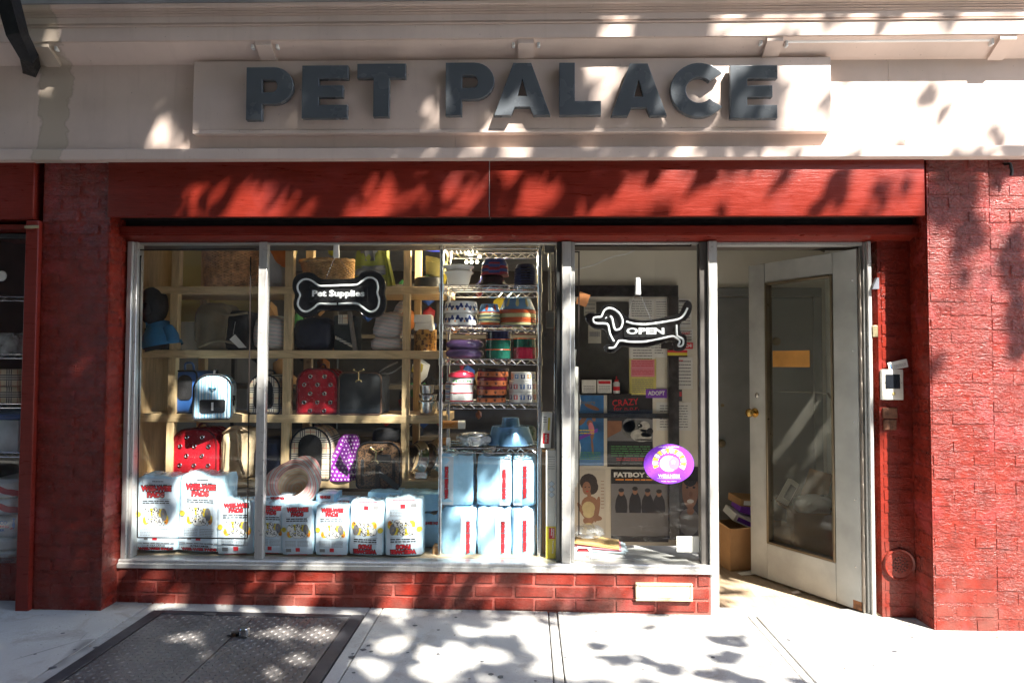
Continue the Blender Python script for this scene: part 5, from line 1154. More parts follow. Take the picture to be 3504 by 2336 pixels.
def crock(u0, u1, zb, hpx, m, label, group=None, rim=True):
    hh = SZ(hpx, .18); t, R_ = bowl('pet_crock', label, [(r, zz_ / .56 * 1) for r, zz_ in [(.94, 0), (1, .01), (1, .56)]], u0, u1, zb, m, group)
    for v in t.data.vertices: v.co.z *= hh / R_
    if rim:
        bm = B(); tube(bm, [(R_ * .985 * math.cos(a * .196), R_ * .985 * math.sin(a * .196), hh - .002) for a in range(32)], .0032, 5, closed=True); new_obj('rim', bm, CO, t)
    bm = B(); lathe(bm, [(R_ * .97, hh - .004), (R_ * .9, hh - .012), (.001, hh - .03)], 24); new_obj('inside', bm, m, t); return hh
a = crock(1660, 1748, z, 31, GRN, 'dark green crock at the bottom of the middle stack on the rack', 'dark crocks on the rack'); b = crock(1661, 1748, z + a + .001, 34, GRN, 'dark green crock second in the middle stack on the rack', 'dark crocks on the rack'); crock(1662, 1750, z + a + b + .002, 30, NAVG, 'navy crock topmost of the middle stack on the rack', 'dark crocks on the rack')
a = crock(1754, 1834, z, 38, MAR, 'maroon crock at the right under the green one on the rack', 'dark crocks on the rack', False); b = crock(1756, 1832, z + a + .001, 30, GRN, 'dark green crock on top of the maroon one', 'dark crocks on the rack')
# row 4
z = rack_z(4); WR = mat('red_glaze', (.50, .03, .06), .15)
w, h, p = bx(1534, 1616, 1296, 1380, YB1); R_ = w / 2; t = thing('treat_jar', 'white and red banded treat jar with a red lid', 'jar', (p.x, YB1 + R_, z))
bm = B(); lathe(bm, [(R_ * .93, 0), (R_, .004), (R_, h - .004), (R_ * .97, h)], 36, cap0=True); new_obj('body', bm, WHITEC, t)
for f0, f1 in ((.0, .06), (.33, .39), (.70, .755)): bm = B(); lathe(bm, [(R_ + .0002, h * f0 + .003), (R_ + .0016, h * f0 + .004), (R_ + .0016, h * f1), (R_ + .0002, h * f1 + .001)], 36); new_obj('band', bm, WR, t)
bm = B(); lathe(bm, [(R_ * 1.0, h), (R_ * 1.12, h + .004), (R_ * 1.12, h + .012), (R_ * .95, h + .03), (R_ * .3, h + .042), (R_ * .12, h + .045), (R_ * .12, h + .052), (R_ * .2, h + .058), (R_ * .18, h + .068), (.001, h + .07)], 36); new_obj('lid', bm, WR, t)
decal_ring(R_, lambda zz_: R_ + .001, 0, 3, 225, 330, lambda b, i: bone_quad(b, 0, h * .86, .012, .006, 0, 0), None, t, [INK_GREEN])
w, h, p = bx(1524, 1566, 1318, 1379, YB1 + .09, z); bm = B(); lathe(bm, [(w / 2, 0), (w / 2, h), (w * .4, h + .01), (.001, h + .012)], 24, cap0=True); single('treat_tin', 'small striped tin standing behind the treat jar', 'tin', bm, mat_stripes('red_white_blue_tin', [(0, (.6, .6, .6)), (.4, (.4, .03, .05)), (.6, (.6, .6, .6)), (.8, (.06, .12, .35))], .03, 'z', .3), p + Vector((-.008, .06, 0)))
TERRA = mat('terracotta_glaze', (.46, .135, .05), .3); DARKG = mat('black_brown_glaze', (.018, .012, .014), .2); MARG = mat('maroon_band_glaze', (.13, .015, .03), .2)
zc = z
for k, (u0, u1, hp, dm, lab) in enumerate(((1631, 1732, 24, DARKG, 'terracotta paw print bowl with black rim at the bottom of its stack'), (1630, 1735, 30, MARG, 'terracotta paw print bowl with maroon rim, second from the bottom'), (1632, 1737, 30, MARG, 'terracotta paw print bowl with maroon rim, second from the top'), (1634, 1740, 30, DARKG, 'terracotta paw print bowl with black rim topmost of its stack'))):
    hh = SZ(hp, .18); t, R_ = bowl('paw_bowl', lab, [(.93, 0), (1, .03), (.99, .68), (.96, .70)], u0, u1, zc, TERRA, 'terracotta paw print bowls')
    for v in t.data.vertices: v.co.z *= hh / (R_ * .70) * .62
    bm = B(); lathe(bm, [(R_ * .98, hh * .60), (R_ * 1.015, hh * .63), (R_ * 1.015, hh * .97), (R_ * .96, hh), (R_ * .9, hh * .98), (R_ * .85, hh * .5), (.001, hh * .4)], 40); new_obj('rim', bm, dm, t)
    def paw(b, i): put_oval(b, 0, hh * .26, .006, .005, 0); [put_oval(b, dx, hh * .26 + dz_, .0022, .003, 0) for dx, dz_ in ((-.006, .006), (0, .009), (.006, .006))]
    decal_ring(R_, lambda zz_: R_ + .001, 0, 4, 205, 335, paw, None, t, [INK_BLACK]); zc += hh + .0008
zc = z
for k, (u0, u1, hp, lab) in enumerate(((1742, 1836, 35, 'white bowl with picture squares at the bottom of its stack'), (1742, 1835, 36, 'white bowl with picture squares in the middle of its stack'), (1748, 1832, 31, 'white bowl with picture squares topmost of its stack'))):
    hh = SZ(hp, .18); t, R_ = bowl('picture_bowl', lab, [(.95, 0), (1, .02), (1, .98), (.97, 1), (.9, .96), (.88, .2), (.001, .15)], u0, u1, zc, WHITEC, 'white bowls with picture squares')
    for v in t.data.vertices: v.co.z *= hh / R_
    cset = [(0, 1), (2, 1), (3, 1)] if k < 2 else [(4, 5), (5, 4), (0, 1)]
    def sq_(b, i):
        c1, c2 = cset[i % 3]; s = .0125 if k < 2 else .011; put_rect(b, -s, s, hh * .5 - s * 1.1, hh * .5 + s * 1.1, c1); put_oval(b, 0, hh * .46, s * .4, s * .55, 1); put_oval(b, -s * .3, hh * .5 + s * .6, s * .18, s * .4, 1); put_oval(b, s * .3, hh * .5 + s * .6, s * .18, s * .4, 1)
        put_rect(b, .024, .027, hh * .6, hh * .7, 3); put_rect(b, .03, .033, hh * .28, hh * .38, 0)
    decal_ring(R_, lambda zz_: R_ + .0008, 0, 5, 195, 345, sq_, None, t, [INKB, INK_WHITE, INK_RED, INK_BLUE, INK_ORANGE, mat('print_light_blue', (.1, .3, .6))]); zc += hh + .0008
carton(1742, 1828, 1248, 1300, .34, 'open brown carton with printed side behind the picture bowls', CARD, .1, zb=z + .03)
# row 5
z = rack_z(5); BMET = mat('blue_anodised_metal', (.17, .36, .62), .2, .6, .5, .06)
R_ = SZ(176, .2) / 2; t = thing('metal_bowl', 'blue anodised metal bowl upside down on the lowest rack shelf', 'bowl', (W(1746, 1500, .2).x, YB1 + R_ * .98, z)); hh = SZ(62, .2)
bm = B(); lathe(bm, [(R_ * 1.0, 0), (R_ * 1.02, .004), (R_ * .98, .008), (R_ * .93, .012), (R_ * .72, hh), (R_ * .70, hh + .002), (.001, hh + .002)], 48); new_obj('shell', bm, BMET, t); bm = B(); lathe(bm, [(R_ * .92, 0), (R_ * 1.03, .001), (R_ * 1.03, .005)], 48, cap0=True); new_obj('rubber_ring', bm, BLACK, t)
r2 = SZ(66, .2) / 2; bm = B(); lathe(bm, [(r2 * 1.04, 0), (r2, .004), (r2 * .88, SZ(28, .2)), (r2 * .8, SZ(29, .2)), (.001, SZ(29, .2))], 36); single('metal_cup', 'small blue anodised cup standing on the upturned metal bowl', 'cup', bm, BMET, t.location + Vector((0, 0, hh + .002)))
R_ = SZ(112, .18) / 2; bm = B(); lathe(bm, [(.001, 0), (R_ * .68, 0), (R_ * .72, .008), (R_ * .93, .055), (R_, .062), (R_ * .98, .066), (R_ * .88, .06), (R_ * .66, .012), (.001, .01)], 36); t = single('metal_dish', 'steel dish half wrapped in white plastic on the lowest rack shelf', 'bowl', bm, STAINLESS, (W(1622, 1500, .18).x, YB1 + R_, z))
bm = B(); vs = blob(bm, R_ * 2.05, .075, R_ * 2.0, 31, .16, .75, 4); new_obj('plastic_wrap', bm, mat_clear('milky_film', .42), t, 60)
CAN = mat('amber_canister', (.42, .17, .03), .3)
for u0, u1, vc, y, lab in ((1512, 1592, 1452, .28, 'amber canister with white cap lying behind the wrapped dish'), (1500, 1540, 1510, .2, 'small amber canister with white cap left of the wrapped dish')):
    a, b = W(u0, vc, y), W(u1, vc, y); r = SZ(14, y); t = thing('canister', lab, 'canister', a); bm = B(); tube(bm, [(0, 0, 0), ((b.x - a.x) * .7, 0, 0)], r, 16); new_obj('body', bm, CAN, t); bm = B(); tube(bm, [((b.x - a.x) * .71, 0, 0), ((b.x - a.x), 0, 0)], r * 1.02, 16); new_obj('cap', bm, WHITE, t)
R_ = SZ(122, .36) / 2; bm = B(); lathe(bm, [(R_ * .8, 0), (R_, .02), (R_, .085), (R_ * .9, .10), (.001, .105)], 32, cap0=True); single('covered_dish', 'dark green covered dish behind the blue metal bowl', 'dish', bm, mat('bottle_green', (.01, .07, .04), .3), (W(1772, 1400, .36).x, .35, z))

# ------------------------------------------------------------------ neon signs hanging inside the glass
YN = .06
def sign_local(t, pts, f): o = Vector(t.location); return [((f(x, y) - o).x, (f(x, y) - o).z) for x, y in pts]
fb = lambda x, y: W(900 + .3571 * x, 800 + .3571 * y, YN); fd = lambda x, y: W(1920 + .3827 * x, 800 + .3827 * y, YN)
def neon(label, backing, tubes, f, c, hook, chains, word, wc, ws, bold, spacing=1.0):
    t = thing('neon_sign', label, 'sign', f(*c), 'black neon signs in the window'); S_ = lambda P: sign_local(t, P, f)
    pts = [(v.x, v.y) for v in smooth_path([Vector((a, b, 0)) for a, b in S_(backing)], 3, True)]; bm = B()
    zc = sum(p[1] for p in pts) / len(pts); ring = lambda s, y: [(p[0] * 1 + 0, y, p[1]) for p in pts]
    loft(bm, [ring(1, -.018), ring(1, .02)]); bmesh.ops.bevel(bm, geom=[e for e in bm.edges if all(v.co.y < 0 for v in e.verts)], offset=.006, segments=2, affect='EDGES'); new_obj('backing', bm, GLOSSB, t, 50)
    bm = B(); tube(bm, [(p[0], -.017, p[1]) for p in pts], .0045, 6, closed=True); new_obj('edge_bead', bm, GLOSSB, t, 60)
    for P in tubes:
        q_ = smooth_path([Vector((a, -.030, b)) for a, b in S_(P)], 4); bm = B(); tube(bm, q_, .0058, 8); new_obj('tube', bm, NEON, t, 60)
    (wx, wz), (ex, ez) = S_([wc])[0], S_([(wc[0] + ws[0] / 2, wc[1] - ws[1] / 2)])[0]; ww, wh = (ex - wx) * 2, (ez - wz) * 2
    bm = B(); box(bm, wx - ww * .56, wx + ww * .56, -.024, -.018, wz - wh * .95, wz + wh * .95, bev=.002); new_obj('word_plate', bm, BLACK, t)
    bm = B(); put_text(bm, word, wx, wz, ww, wh, 0, -.0245, bold, spacing=spacing); r = bmesh.ops.extrude_face_region(bm, geom=bm.faces[:]); move([v for v in r['geom'] if isinstance(v, bmesh.types.BMVert)], (0, -.002, 0)); new_obj('lettering', bm, NEON, t, 0)
    (hx0, hz0), (hx1, hz1) = S_(hook); bm = B(); box(bm, hx0, hx1, -.045, -.028, hz1, hz0, bev=.007, seg=3)
    for v in bm.verts:
        k = (v.co.z - hz1) / (hz0 - hz1); v.co.x = (v.co.x - (hx0 + hx1) / 2) * (1 - .25 * k) + (hx0 + hx1) / 2
    new_obj('hook', bm, WHITE, t)
    for a, b in chains:
        (ax, az), (bx_, bz) = S_([a, b]); bm = B(); n = 14
        for i in range(n):
            p0, p1 = Vector((ax + (bx_ - ax) * i / n, -.03 + .02 * i / n, az + (bz - az) * i / n)), Vector((ax + (bx_ - ax) * (i + 1.25) / n, -.03 + .02 * (i + 1) / n, az + (bz - az) * (i + 1.25) / n)); d = Vector((.0022, 0, 0)) if i % 2 else Vector((0, .0022, 0)); tube(bm, [p0, p0.lerp(p1, .3) + d, p0.lerp(p1, .7) + d, p1, p0.lerp(p1, .7) - d, p0.lerp(p1, .3) - d], .0009, 4, closed=True)
        new_obj('chain', bm, CHROME, t)
    return t
neon('black bone shaped neon sign reading Pet Supplies', [(725, 735), (560, 735), (510, 775), (440, 800), (370, 785), (315, 720), (310, 650), (325, 590), (300, 530), (305, 450), (350, 395), (430, 380), (500, 395), (560, 440), (720, 445), (900, 432), (950, 385), (1020, 362), (1090, 375), (1150, 420), (1175, 500), (1165, 570), (1182, 640), (1175, 720), (1130, 780), (1050, 805), (970, 780), (910, 735)],
     [[(718, 675), (630, 676), (550, 675), (500, 712), (440, 746), (390, 738), (352, 690), (355, 640), (372, 590), (350, 540), (352, 490), (395, 447), (450, 442), (500, 466), (545, 500), (600, 506), (760, 500), (905, 495), (960, 460), (1010, 427), (1060, 428), (1100, 460), (1113, 520), (1105, 570), (1122, 630), (1113, 700), (1080, 738), (1030, 748), (970, 710), (915, 673), (840, 671), (737, 674)]],
     fb, (735, 590), [(690, 75), (750, 240)], [((700, 235), (606, 435)), ((742, 235), (858, 425))], 'Pet Supplies', (733, 583), (500, 78), .035)
neon('black dachshund shaped neon sign reading OPEN', [(220, 735), (260, 715), (340, 720), (365, 665), (410, 640), (470, 650), (530, 690), (570, 745), (640, 770), (740, 780), (860, 765), (960, 745), (1030, 730), (1075, 690), (1105, 620), (1140, 610), (1158, 650), (1140, 720), (1100, 770), (1055, 795), (1058, 890), (1100, 910), (1112, 950), (1105, 1010), (1070, 1040), (1010, 1040), (1000, 1000), (1005, 975), (960, 955), (860, 985), (740, 1010), (600, 1010), (545, 1000), (510, 1030), (460, 1060), (400, 1055), (380, 1020), (400, 1000), (450, 985), (420, 930), (385, 860), (300, 845), (250, 810), (218, 765)],
     [[(465, 963), (430, 895), (416, 825), (390, 806), (310, 803), (283, 785), (285, 757), (310, 748), (350, 745), (365, 720), (382, 688), (420, 668), (470, 680), (518, 720), (543, 780), (530, 840), (500, 860), (475, 855), (460, 810), (450, 760), (432, 737)], [(575, 787), (640, 805), (740, 812), (850, 800), (960, 782), (1040, 765), (1085, 730), (1120, 665)],
      [(1020, 815), (1025, 903), (1042, 922), (1078, 943), (1080, 985), (1062, 1004), (1037, 1000), (1050, 962), (1025, 935), (985, 917), (920, 930), (850, 945), (740, 965), (620, 968), (522, 956), (495, 980), (470, 1015), (420, 1022)], [(392, 752), (398, 758)]],
     fd, (700, 850), [(650, 398), (704, 553)], [((655, 550), (590, 760)), ((700, 550), (802, 765))], 'OPEN', (745, 870), (338, 58), .035)

# ------------------------------------------------------------------ lobby behind the narrow pane: posters and notices
YW = YB - .004
def rectW(u0, v0, u1, v1, Y): a, b = W(u0, v1, Y), W(u1, v0, Y); return a, b
def paper(name, label, cat, u0, v0, u1, v1, Y, base, draw=None, inks=(), group=None, th=.0015, tilt=0):
    a, b = rectW(u0, v0, u1, v1, Y); w, h = b.x - a.x, b.z - a.z; t = thing(name, label, cat, ((a.x + b.x) / 2, Y, (a.z + b.z) / 2), group, (0, tilt, 0))
    bm = B(); box(bm, -w / 2, w / 2, 0, th, -h / 2, h / 2); new_obj('sheet', bm, base, t, 0)
    if draw: bm = B(); draw(bm, w, h); new_obj('print', bm, [INK_BLACK, INK_RED, INK_WHITE, INK_GREY, INK_YEL, INK_BLUE, INK_PURPLE, INK_PINK, SKIN, BROWN] + list(inks), t, 0)
    return t
bl = mat_stripes('black_board_paint', [(0, (.012, .012, .011))], 1, rough=.25)
nb = thing('notice_board', 'tall black framed notice board on the cream lobby wall behind the dog sign', 'notice board', W(2150, 1400, YW)); no = Vector(nb.location)
def nbox(name, u0, v0, u1, v1, y0, y1, m):
    a, b = rectW(u0, v0, u1, v1, YW); bm = B(); box(bm, a.x - no.x, b.x - no.x, y0, y1, a.z - no.z, b.z - no.z, bev=.002); return new_obj(name, bm, m, nb)
nbox('top_rail', 1930, 979, 2316, 1016, -.05, -.001, bl); nbox('stile', 2286, 1016.5, 2317, 1840, -.05, -.001, bl); nbox('middle_rail', 1930, 1413, 2285.5, 1428, -.045, -.02, bl)
nbox('dark_panel', 1930, 1033, 2151, 1347, -.008, -.002, mat('dark_green_felt', (.035, .036, .03), .8)); nbox('ledge', 1930, 1345, 2156, 1349, -.08, -.009, bl)
lines_ = lambda x0, x1, z1, z0, n, mi, f=.4, s=1: (lambda bm, w, h: put_lines(bm, x0 * w, x1 * w, z1 * h, z0 * h, n, mi, -.0006, None, f, s))
def notice(u0, v0, u1, v1, lab, n=9, extra=None, base=PAPER, dy=.0, tilt=0):
    def dr(bm, w, h):
        put_lines(bm, -.40 * w, .40 * w, .42 * h, -.42 * h, n, 3, -.0006, None, .32, int(u0) % 7)
        if extra: extra(bm, w, h)
    return paper('notice', lab, 'notice', u0, v0, u1, v1, YW - .003 - dy, base, dr, group='papers pinned up in the lobby', tilt=tilt)
notice(2153, 1022, 2240, 1090, 'white printed notice above the chain of the dog sign', 7)
notice(2242, 1022, 2284, 1110, 'narrow white notice beside the right stile of the notice board', 9)
notice(2155, 1092, 2282, 1222, 'large grey white notice directly behind the dog sign', 12)
notice(2318, 1022, 2366, 1120, 'white notice with bold heading on the wall right of the board, topmost', 8, lambda bm, w, h: put_rect(bm, -.4 * w, .3 * w, .40 * h, .45 * h, 0, -.0008))
notice(2318, 1125, 2372, 1170, 'white notice with red lettering on the wall right of the board', 4, lambda bm, w, h: put_text(bm, 'WANT', 0, .15 * h, .6 * w, .22 * h, 1, -.001))
notice(2316, 1222, 2370, 1330, 'white notice with red line below the striped sticker', 8, lambda bm, w, h: put_rect(bm, -.35 * w, -.1 * w, .38 * h, .41 * h, 1, -.001))
notice(2246, 1376, 2366, 1472, 'grey white notice crossed by the black stile near the bottom of the board', 9, dy=-.001)
notice(2158, 1190, 2240, 1235, 'small white notice under the belly of the dog sign', 4, dy=.001)
notice(1998, 1030, 2040, 1080, 'pale card pinned high on the dark felt left of the dog head', 3, base=mat('aged_card', (.42, .40, .33), .7), dy=.008)
notice(2013, 1112, 2057, 1174, 'pale rounded card pinned on the dark felt below the dog muzzle', 1, base=mat('aged_card', (.42, .40, .33), .7), dy=.008)
paper('sticker', 'red, black and white sticker on the wall near the dog tail legs', 'sticker', 2262, 1172, 2371, 1193, YW - .052, INK_BLACK, lambda bm, w, h: (put_rect(bm, .05 * w, .5 * w, -.5 * h, .5 * h, 1, -.0006), put_text(bm, '7ANDI', .15 * w, 0, .6 * w, .5 * h, 2, -.001)))
paper('sticker', 'sticker striped red, yellow and black beside the board', 'sticker', 2284, 1198, 2352, 1221, YW - .052, INK_RED, lambda bm, w, h: (put_rect(bm, -.5 * w, .5 * w, -.28 * h, .15 * h, 4, -.0006), put_rect(bm, -.5 * w, .5 * w, -.5 * h, -.30 * h, 0, -.0006)))
paper('flyer', 'pink and yellow printed flyer pinned below the dog sign', 'flyer', 2154, 1228, 2245, 1350, YW - .006, mat('yellow_paper', (.62, .55, .16), .7), lambda bm, w, h: (put_rect(bm, -.44 * w, .44 * w, -.0 * h, .48 * h, 7, -.0006), put_lines(bm, -.40 * w, .40 * w, .46 * h, .28 * h, 3, 1, -.001, None, .3, 2), put_lines(bm, -.40 * w, .40 * w, .2 * h, .06 * h, 3, 1, -.001, None, .3, 5), put_lines(bm, -.40 * w, .40 * w, -.05 * h, -.45 * h, 7, 3, -.001, None, .3, 3)))
paper('bumper_sticker', 'purple sticker with pale lettering at the right of the yellow flyer', 'sticker', 2210, 1331, 2282, 1361, YW - .008, INK_PURPLE, lambda bm, w, h: put_text(bm, 'ADOPT', 0, .05 * h, .8 * w, .5 * h, 2, -.0008, .03))
paper('photo_print', 'small dark and red photo print beside the stile', 'photo', 2318, 1332, 2334, 1372, YW - .003, INK_BLACK, lambda bm, w, h: put_rect(bm, -.1 * w, .4 * w, -.1 * h, .3 * h, 1, -.0006))
SKYB = mat('poster_blue', (.035, .17, .42), .5, 0, .4, .35, 5); PBLK = mat('poster_black', (.018, .018, .018), .4, 0, .4, .4, 6); PGREY = mat('poster_grey', (.30, .29, .27), .5, 0, .4, .4, 7); PWHT = mat('poster_warm_white', (.62, .58, .50), .5, 0, .4, .05)
def p_blue(bm, w, h):
    put_text(bm, 'Doors', -.05 * w, .40 * h, .55 * w, .06 * h, 3, -.0008)
    for x, z, rx, rz, r in ((.12, .33, .26, .03, -.35), (-.18, .14, .2, .035, .9), (.05, .10, .10, .05, .2), (.18, .16, .06, .035, .4), (.12, -.02, .07, .12, 0), (.13, -.22, .035, .12, .1)): put_oval(bm, x * w, z * h, rx * w, rz * h, 9 if z > .2 else 8, -.0008, 10, None, r)
    put_oval(bm, .1 * w, .03 * h, .09 * w, .09 * h, 7, -.001, 10, None, .2)
    put_poly(bm, [(-.45 * w, -.12 * h), (-.45 * w, -.17 * h), (.3 * w, -.02 * h), (.3 * w, .03 * h)], 6, -.0009); put_lines(bm, -.42 * w, .2 * w, .02 * h, -.06 * h, 2, 4, -.001, None, .4); put_lines(bm, -.35 * w, .4 * w, -.30 * h, -.42 * h, 4, 10, -.001, None, .4, 3)
paper('poster', 'blue poster with a leaping dancer at the left of the lobby wall', 'poster', 1960, 1352, 2066, 1592, YW - .002, SKYB, p_blue, [INK_GREEN], 'posters on the lobby wall')
def p_crazy(bm, w, h):
    put_text(bm, 'CRAZY', -.1 * w, .40 * h, .58 * w, .09 * h, 1, -.0008, .01, rot=.08); put_text(bm, 'for n.o.r.', -.08 * w, .315 * h, .56 * w, .055 * h, 1, -.0008, .01, rot=.04)
    put_poly(bm, [(-.5 * w, -.14 * h), (.5 * w, -.14 * h), (.5 * w, .16 * h), (.2 * w, .2 * h), (-.12 * w, .14 * h), (-.2 * w, .0 * h), (-.5 * w, -.1 * h)], 3, -.0005)
    put_rect(bm, -.5 * w, -.18 * w, -.14 * h, .14 * h, 9, -.0004)
    for x, z, rx, rz, m_ in ((.12, .02, .30, .14, 10), (-.02, .08, .14, .1, 3), (.25, -.06, .24, .09, 11), (.32, .06, .12, .08, 11), (.22, .075, .055, .03, 0), (.20, .08, .015, .008, 2), (.44, -.0, .07, .045, 0), (.36, -.05, .12, .035, 11), (.30, -.12, .2, .012, 0)): put_oval(bm, x * w, z * h, rx * w, rz * h, m_, -.0008 - .0001 * (m_ == 0) - .0002 * (m_ == 2) - .00005 * (m_ == 11), 14)
    put_lines(bm, -.42 * w, .45 * w, -.20 * h, -.36 * h, 5, 12, -.001, None, .3, 3); put_lines(bm, -.3 * w, .4 * w, -.37 * h, -.42 * h, 2, 1, -.001, None, .4, 4)
paper('poster', 'black poster with red scrawled heading CRAZY over a dog', 'poster', 2078, 1352, 2233, 1596, YW - .0025, PBLK, p_crazy, [mat('fur_grey', (.14, .14, .13), .6, var=.3, vs=40), mat('fur_white', (.5, .49, .45), .6, var=.15, vs=40), INK_GREEN], 'posters on the lobby wall')
def p_woman(bm, w, h):
    for x, z, rx, rz, m_, r in ((-.02, .31, .27, .13, 10, .2), (.06, .24, .22, .12, 10, .1), (-.08, .22, .13, .10, 8, 0), (.0, .11, .06, .07, 8, 0), (.02, -.02, .26, .12, 8, .0), (.24, -.10, .08, .20, 8, -.15), (.12, -.22, .28, .05, 8, -.15), (-.22, -.12, .07, .14, 8, .5), (-.02, -.08, .20, .10, 11, 0), (-.02, -.16, .17, .07, 11, 0), (-.02, -.27, .17, .06, 8, 0), (-.02, -.42, .22, .12, 11, 0)):
        put_oval(bm, x * w, z * h, rx * w, rz * h, m_, -.0006 - .00012 * (m_ == 8) - .0002 * (m_ in (4, 11)), 14, None, r)
    for x in (-.12, .0): put_oval(bm, x * w, .235 * h, .025 * w, .008 * h, 10, -.0012, 8)
    put_oval(bm, -.06 * w, .17 * h, .04 * w, .009 * h, 1, -.0012, 8); put_lines(bm, .36 * w, .46 * w, .35 * h, -.1 * h, 9, 9, -.0008, None, .2)
paper('poster', 'pale poster of a woman in a yellow top low on the lobby wall', 'poster', 1960, 1606, 2072, 1832, YW - .002, PWHT, p_woman, [mat('dark_hair_print', (.035, .025, .02), .5), mat('pale_yellow_print', (.6, .5, .26), .5)], 'posters on the lobby wall')
def p_band(bm, w, h):
    put_rect(bm, -.5 * w, .5 * w, -.42 * h, .30 * h, 3, -.0004); put_text(bm, 'FATBOY SLIM', -.02 * w, .425 * h, .86 * w, .07 * h, 2, -.0008, .045); put_lines(bm, -.42 * w, .42 * w, .375 * h, .34 * h, 1, 10, -.0008, None, .6)
    for x, s, m_ in ((-.32, .9, 0), (-.08, 1.0, 0), (.14, .9, 0), (.34, .85, 0)): put_oval(bm, x * w, -.02 * h, .11 * w, .22 * h * s, m_, -.0006, 12); put_oval(bm, x * w, .20 * h * s, .045 * w, .05 * h, 8, -.001, 12); put_oval(bm, x * w, .235 * h * s, .05 * w, .03 * h, 0, -.0012, 10)
    put_rect(bm, -.46 * w, .46 * w, -.30 * h, -.10 * h, 3, -.0014)
paper('poster', 'grey poster reading FATBOY SLIM in white capitals', 'poster', 2091, 1606, 2286, 1852, YW - .003, PBLK, p_band, [INK_ORANGE], 'posters on the lobby wall')
def p_man(bm, w, h):
    for x, z, rx, rz, m_ in ((.05, .16, .36, .27, 8), (.05, .33, .32, .12, 0), (-.08, .20, .06, .016, 0), (.22, .20, .06, .016, 0), (.08, .10, .08, .04, 9), (.06, .0, .15, .03, 2), (.0, -.30, .46, .20, 3), (.06, -.14, .16, .06, 8)): put_oval(bm, x * w, z * h, rx * w, rz * h, m_, -.0006 - .0003 * (m_ in (0, 2, 9)) , 16)
paper('poster', 'dark poster of a smiling man behind the purple oval sticker', 'poster', 2319, 1596, 2396, 1832, YW - .002, PBLK, p_man, (), 'posters on the lobby wall')
for u0, u1, lab, m in ((1991, 2039, 'white printed carton at the left on the notice board ledge', PAPER), (2043, 2092, 'white carton with red band on the notice board ledge', PAPER)):
    a, b = rectW(u0, 1299, u1, 1345, YW - .05); t = thing('small_carton', lab, 'box', ((a.x + b.x) / 2, YW - .07, a.z)); w, h = b.x - a.x, b.z - a.z; bm = B(); box(bm, -w / 2, w / 2, 0, .05, 0, h, bev=.002); new_obj('carton', bm, m, t)
    bm = B(); (put_rect(bm, -w * .42, w * .42, h * .7, h * .92, 1, -.0008) if u0 > 2040 else None); put_lines(bm, -w * .4, w * .4, h * .6, h * .15, 4, 3, -.0008, None, .35, u0 % 5); new_obj('print', bm, PM, t, 0)
a, b = rectW(2098, 1300, 2121, 1345, YW - .05); t = thing('small_bottle', 'small white bottle with red cap on the notice board ledge', 'bottle', ((a.x + b.x) / 2, YW - .05, a.z)); r = (b.x - a.x) / 2
bm = B(); lathe(bm, [(r * .95, 0), (r, .004), (r, .075), (r * .6, .088)], 16, cap0=True); new_obj('body', bm, WHITE, t); bm = B(); lathe(bm, [(r * .62, .086), (r * .6, .10), (r * .2, .104), (r * .15, .125), (.001, .126)], 12); new_obj('cap', bm, INK_RED, t); bm = B(); lathe(bm, [(r * 1.01, .02), (r * 1.01, .05)], 16); new_obj('label_band', bm, INK_RED, t)
# things just behind the narrow pane
bm = B(); tube(bm, smooth_path([W(1920 + .3827 * x, 800 + .3827 * y, .5) for x, y in ((100, 330), (165, 312), (300, 275), (460, 205), (600, 175), (700, 115), (770, 60))]), .004, 6); single('white_cable', 'thin white cable hanging in a curve high in the narrow pane', 'cable', bm, WHITE)
paper('orange_tag', 'orange paper tag at the left edge of the narrow pane', 'tag', 1976, 1002, 2014, 1046, .07, mat('orange_paper', (.62, .24, .08), .7), tilt=.35)
bm = B()
for k in range(5):
    a, b = W(1950 + k * 2, 1660 - k * 14, .09 + .02 * k), W(1972 + (k % 3) * 5, 1190 + 60 * k, .09 + .02 * k); rows = []
    for i in range(7): f = i / 6; rows.append([(a.x + .012 * math.sin(i * 1.4 + k), a.y, a.z + (b.z - a.z) * f), (b.x + .010 * math.sin(i * 2.1 + k * 2), a.y - .012, a.z + (b.z - a.z) * f - .01)])
    loft(bm, rows, closed=False)
single('paper_sheets', 'sheaf of white paper sheets hanging down the left edge of the narrow pane', 'papers', bm, PAPER, smooth=0)
# ledge behind the narrow pane with envelopes
bm = B(); box(bm, VX + .032, xm(2418), .06, .36, DZ - .03, DZ, bev=.004); single('window_ledge', 'whitish window ledge inside the narrow pane', 'ledge', bm, mat('grey_ledge_paint', (.34, .34, .33), .5, var=.2))
rnd = random.Random(9)
for k, (dz, m, lab, w, dx, ry) in enumerate(((0, PAPER, 'white envelopes at the bottom of the heap on the window ledge', .30, 0, 0), (.022, mat('pale_blue_paper', (.45, .55, .6), .6), 'pale blue folder in the heap on the window ledge', .30, .004, .02), (.04, INK_PINK, 'thin pink folder in the heap on the window ledge', .26, .0, .05), (.058, mat('manila_paper', (.56, .36, .14), .7), 'manila envelope on top of the heap on the window ledge', .26, -.01, .10))):
    p = W(2050, 1890, .09); bm = B(); n = 2 + (k < 2) * 2
    for j in range(n): box(bm, -w / 2 + rnd.uniform(-.008, .008), w / 2 + rnd.uniform(-.012, .012), rnd.uniform(0, .01), .20, j * .006, j * .006 + .0045, bev=.001)
    single('envelope_pile', lab, 'envelopes', bm, m, (p.x + dx, .085, DZ + .002 + dz), 'heap of envelopes on the window ledge', rot=(0, ry, -.04 * k))
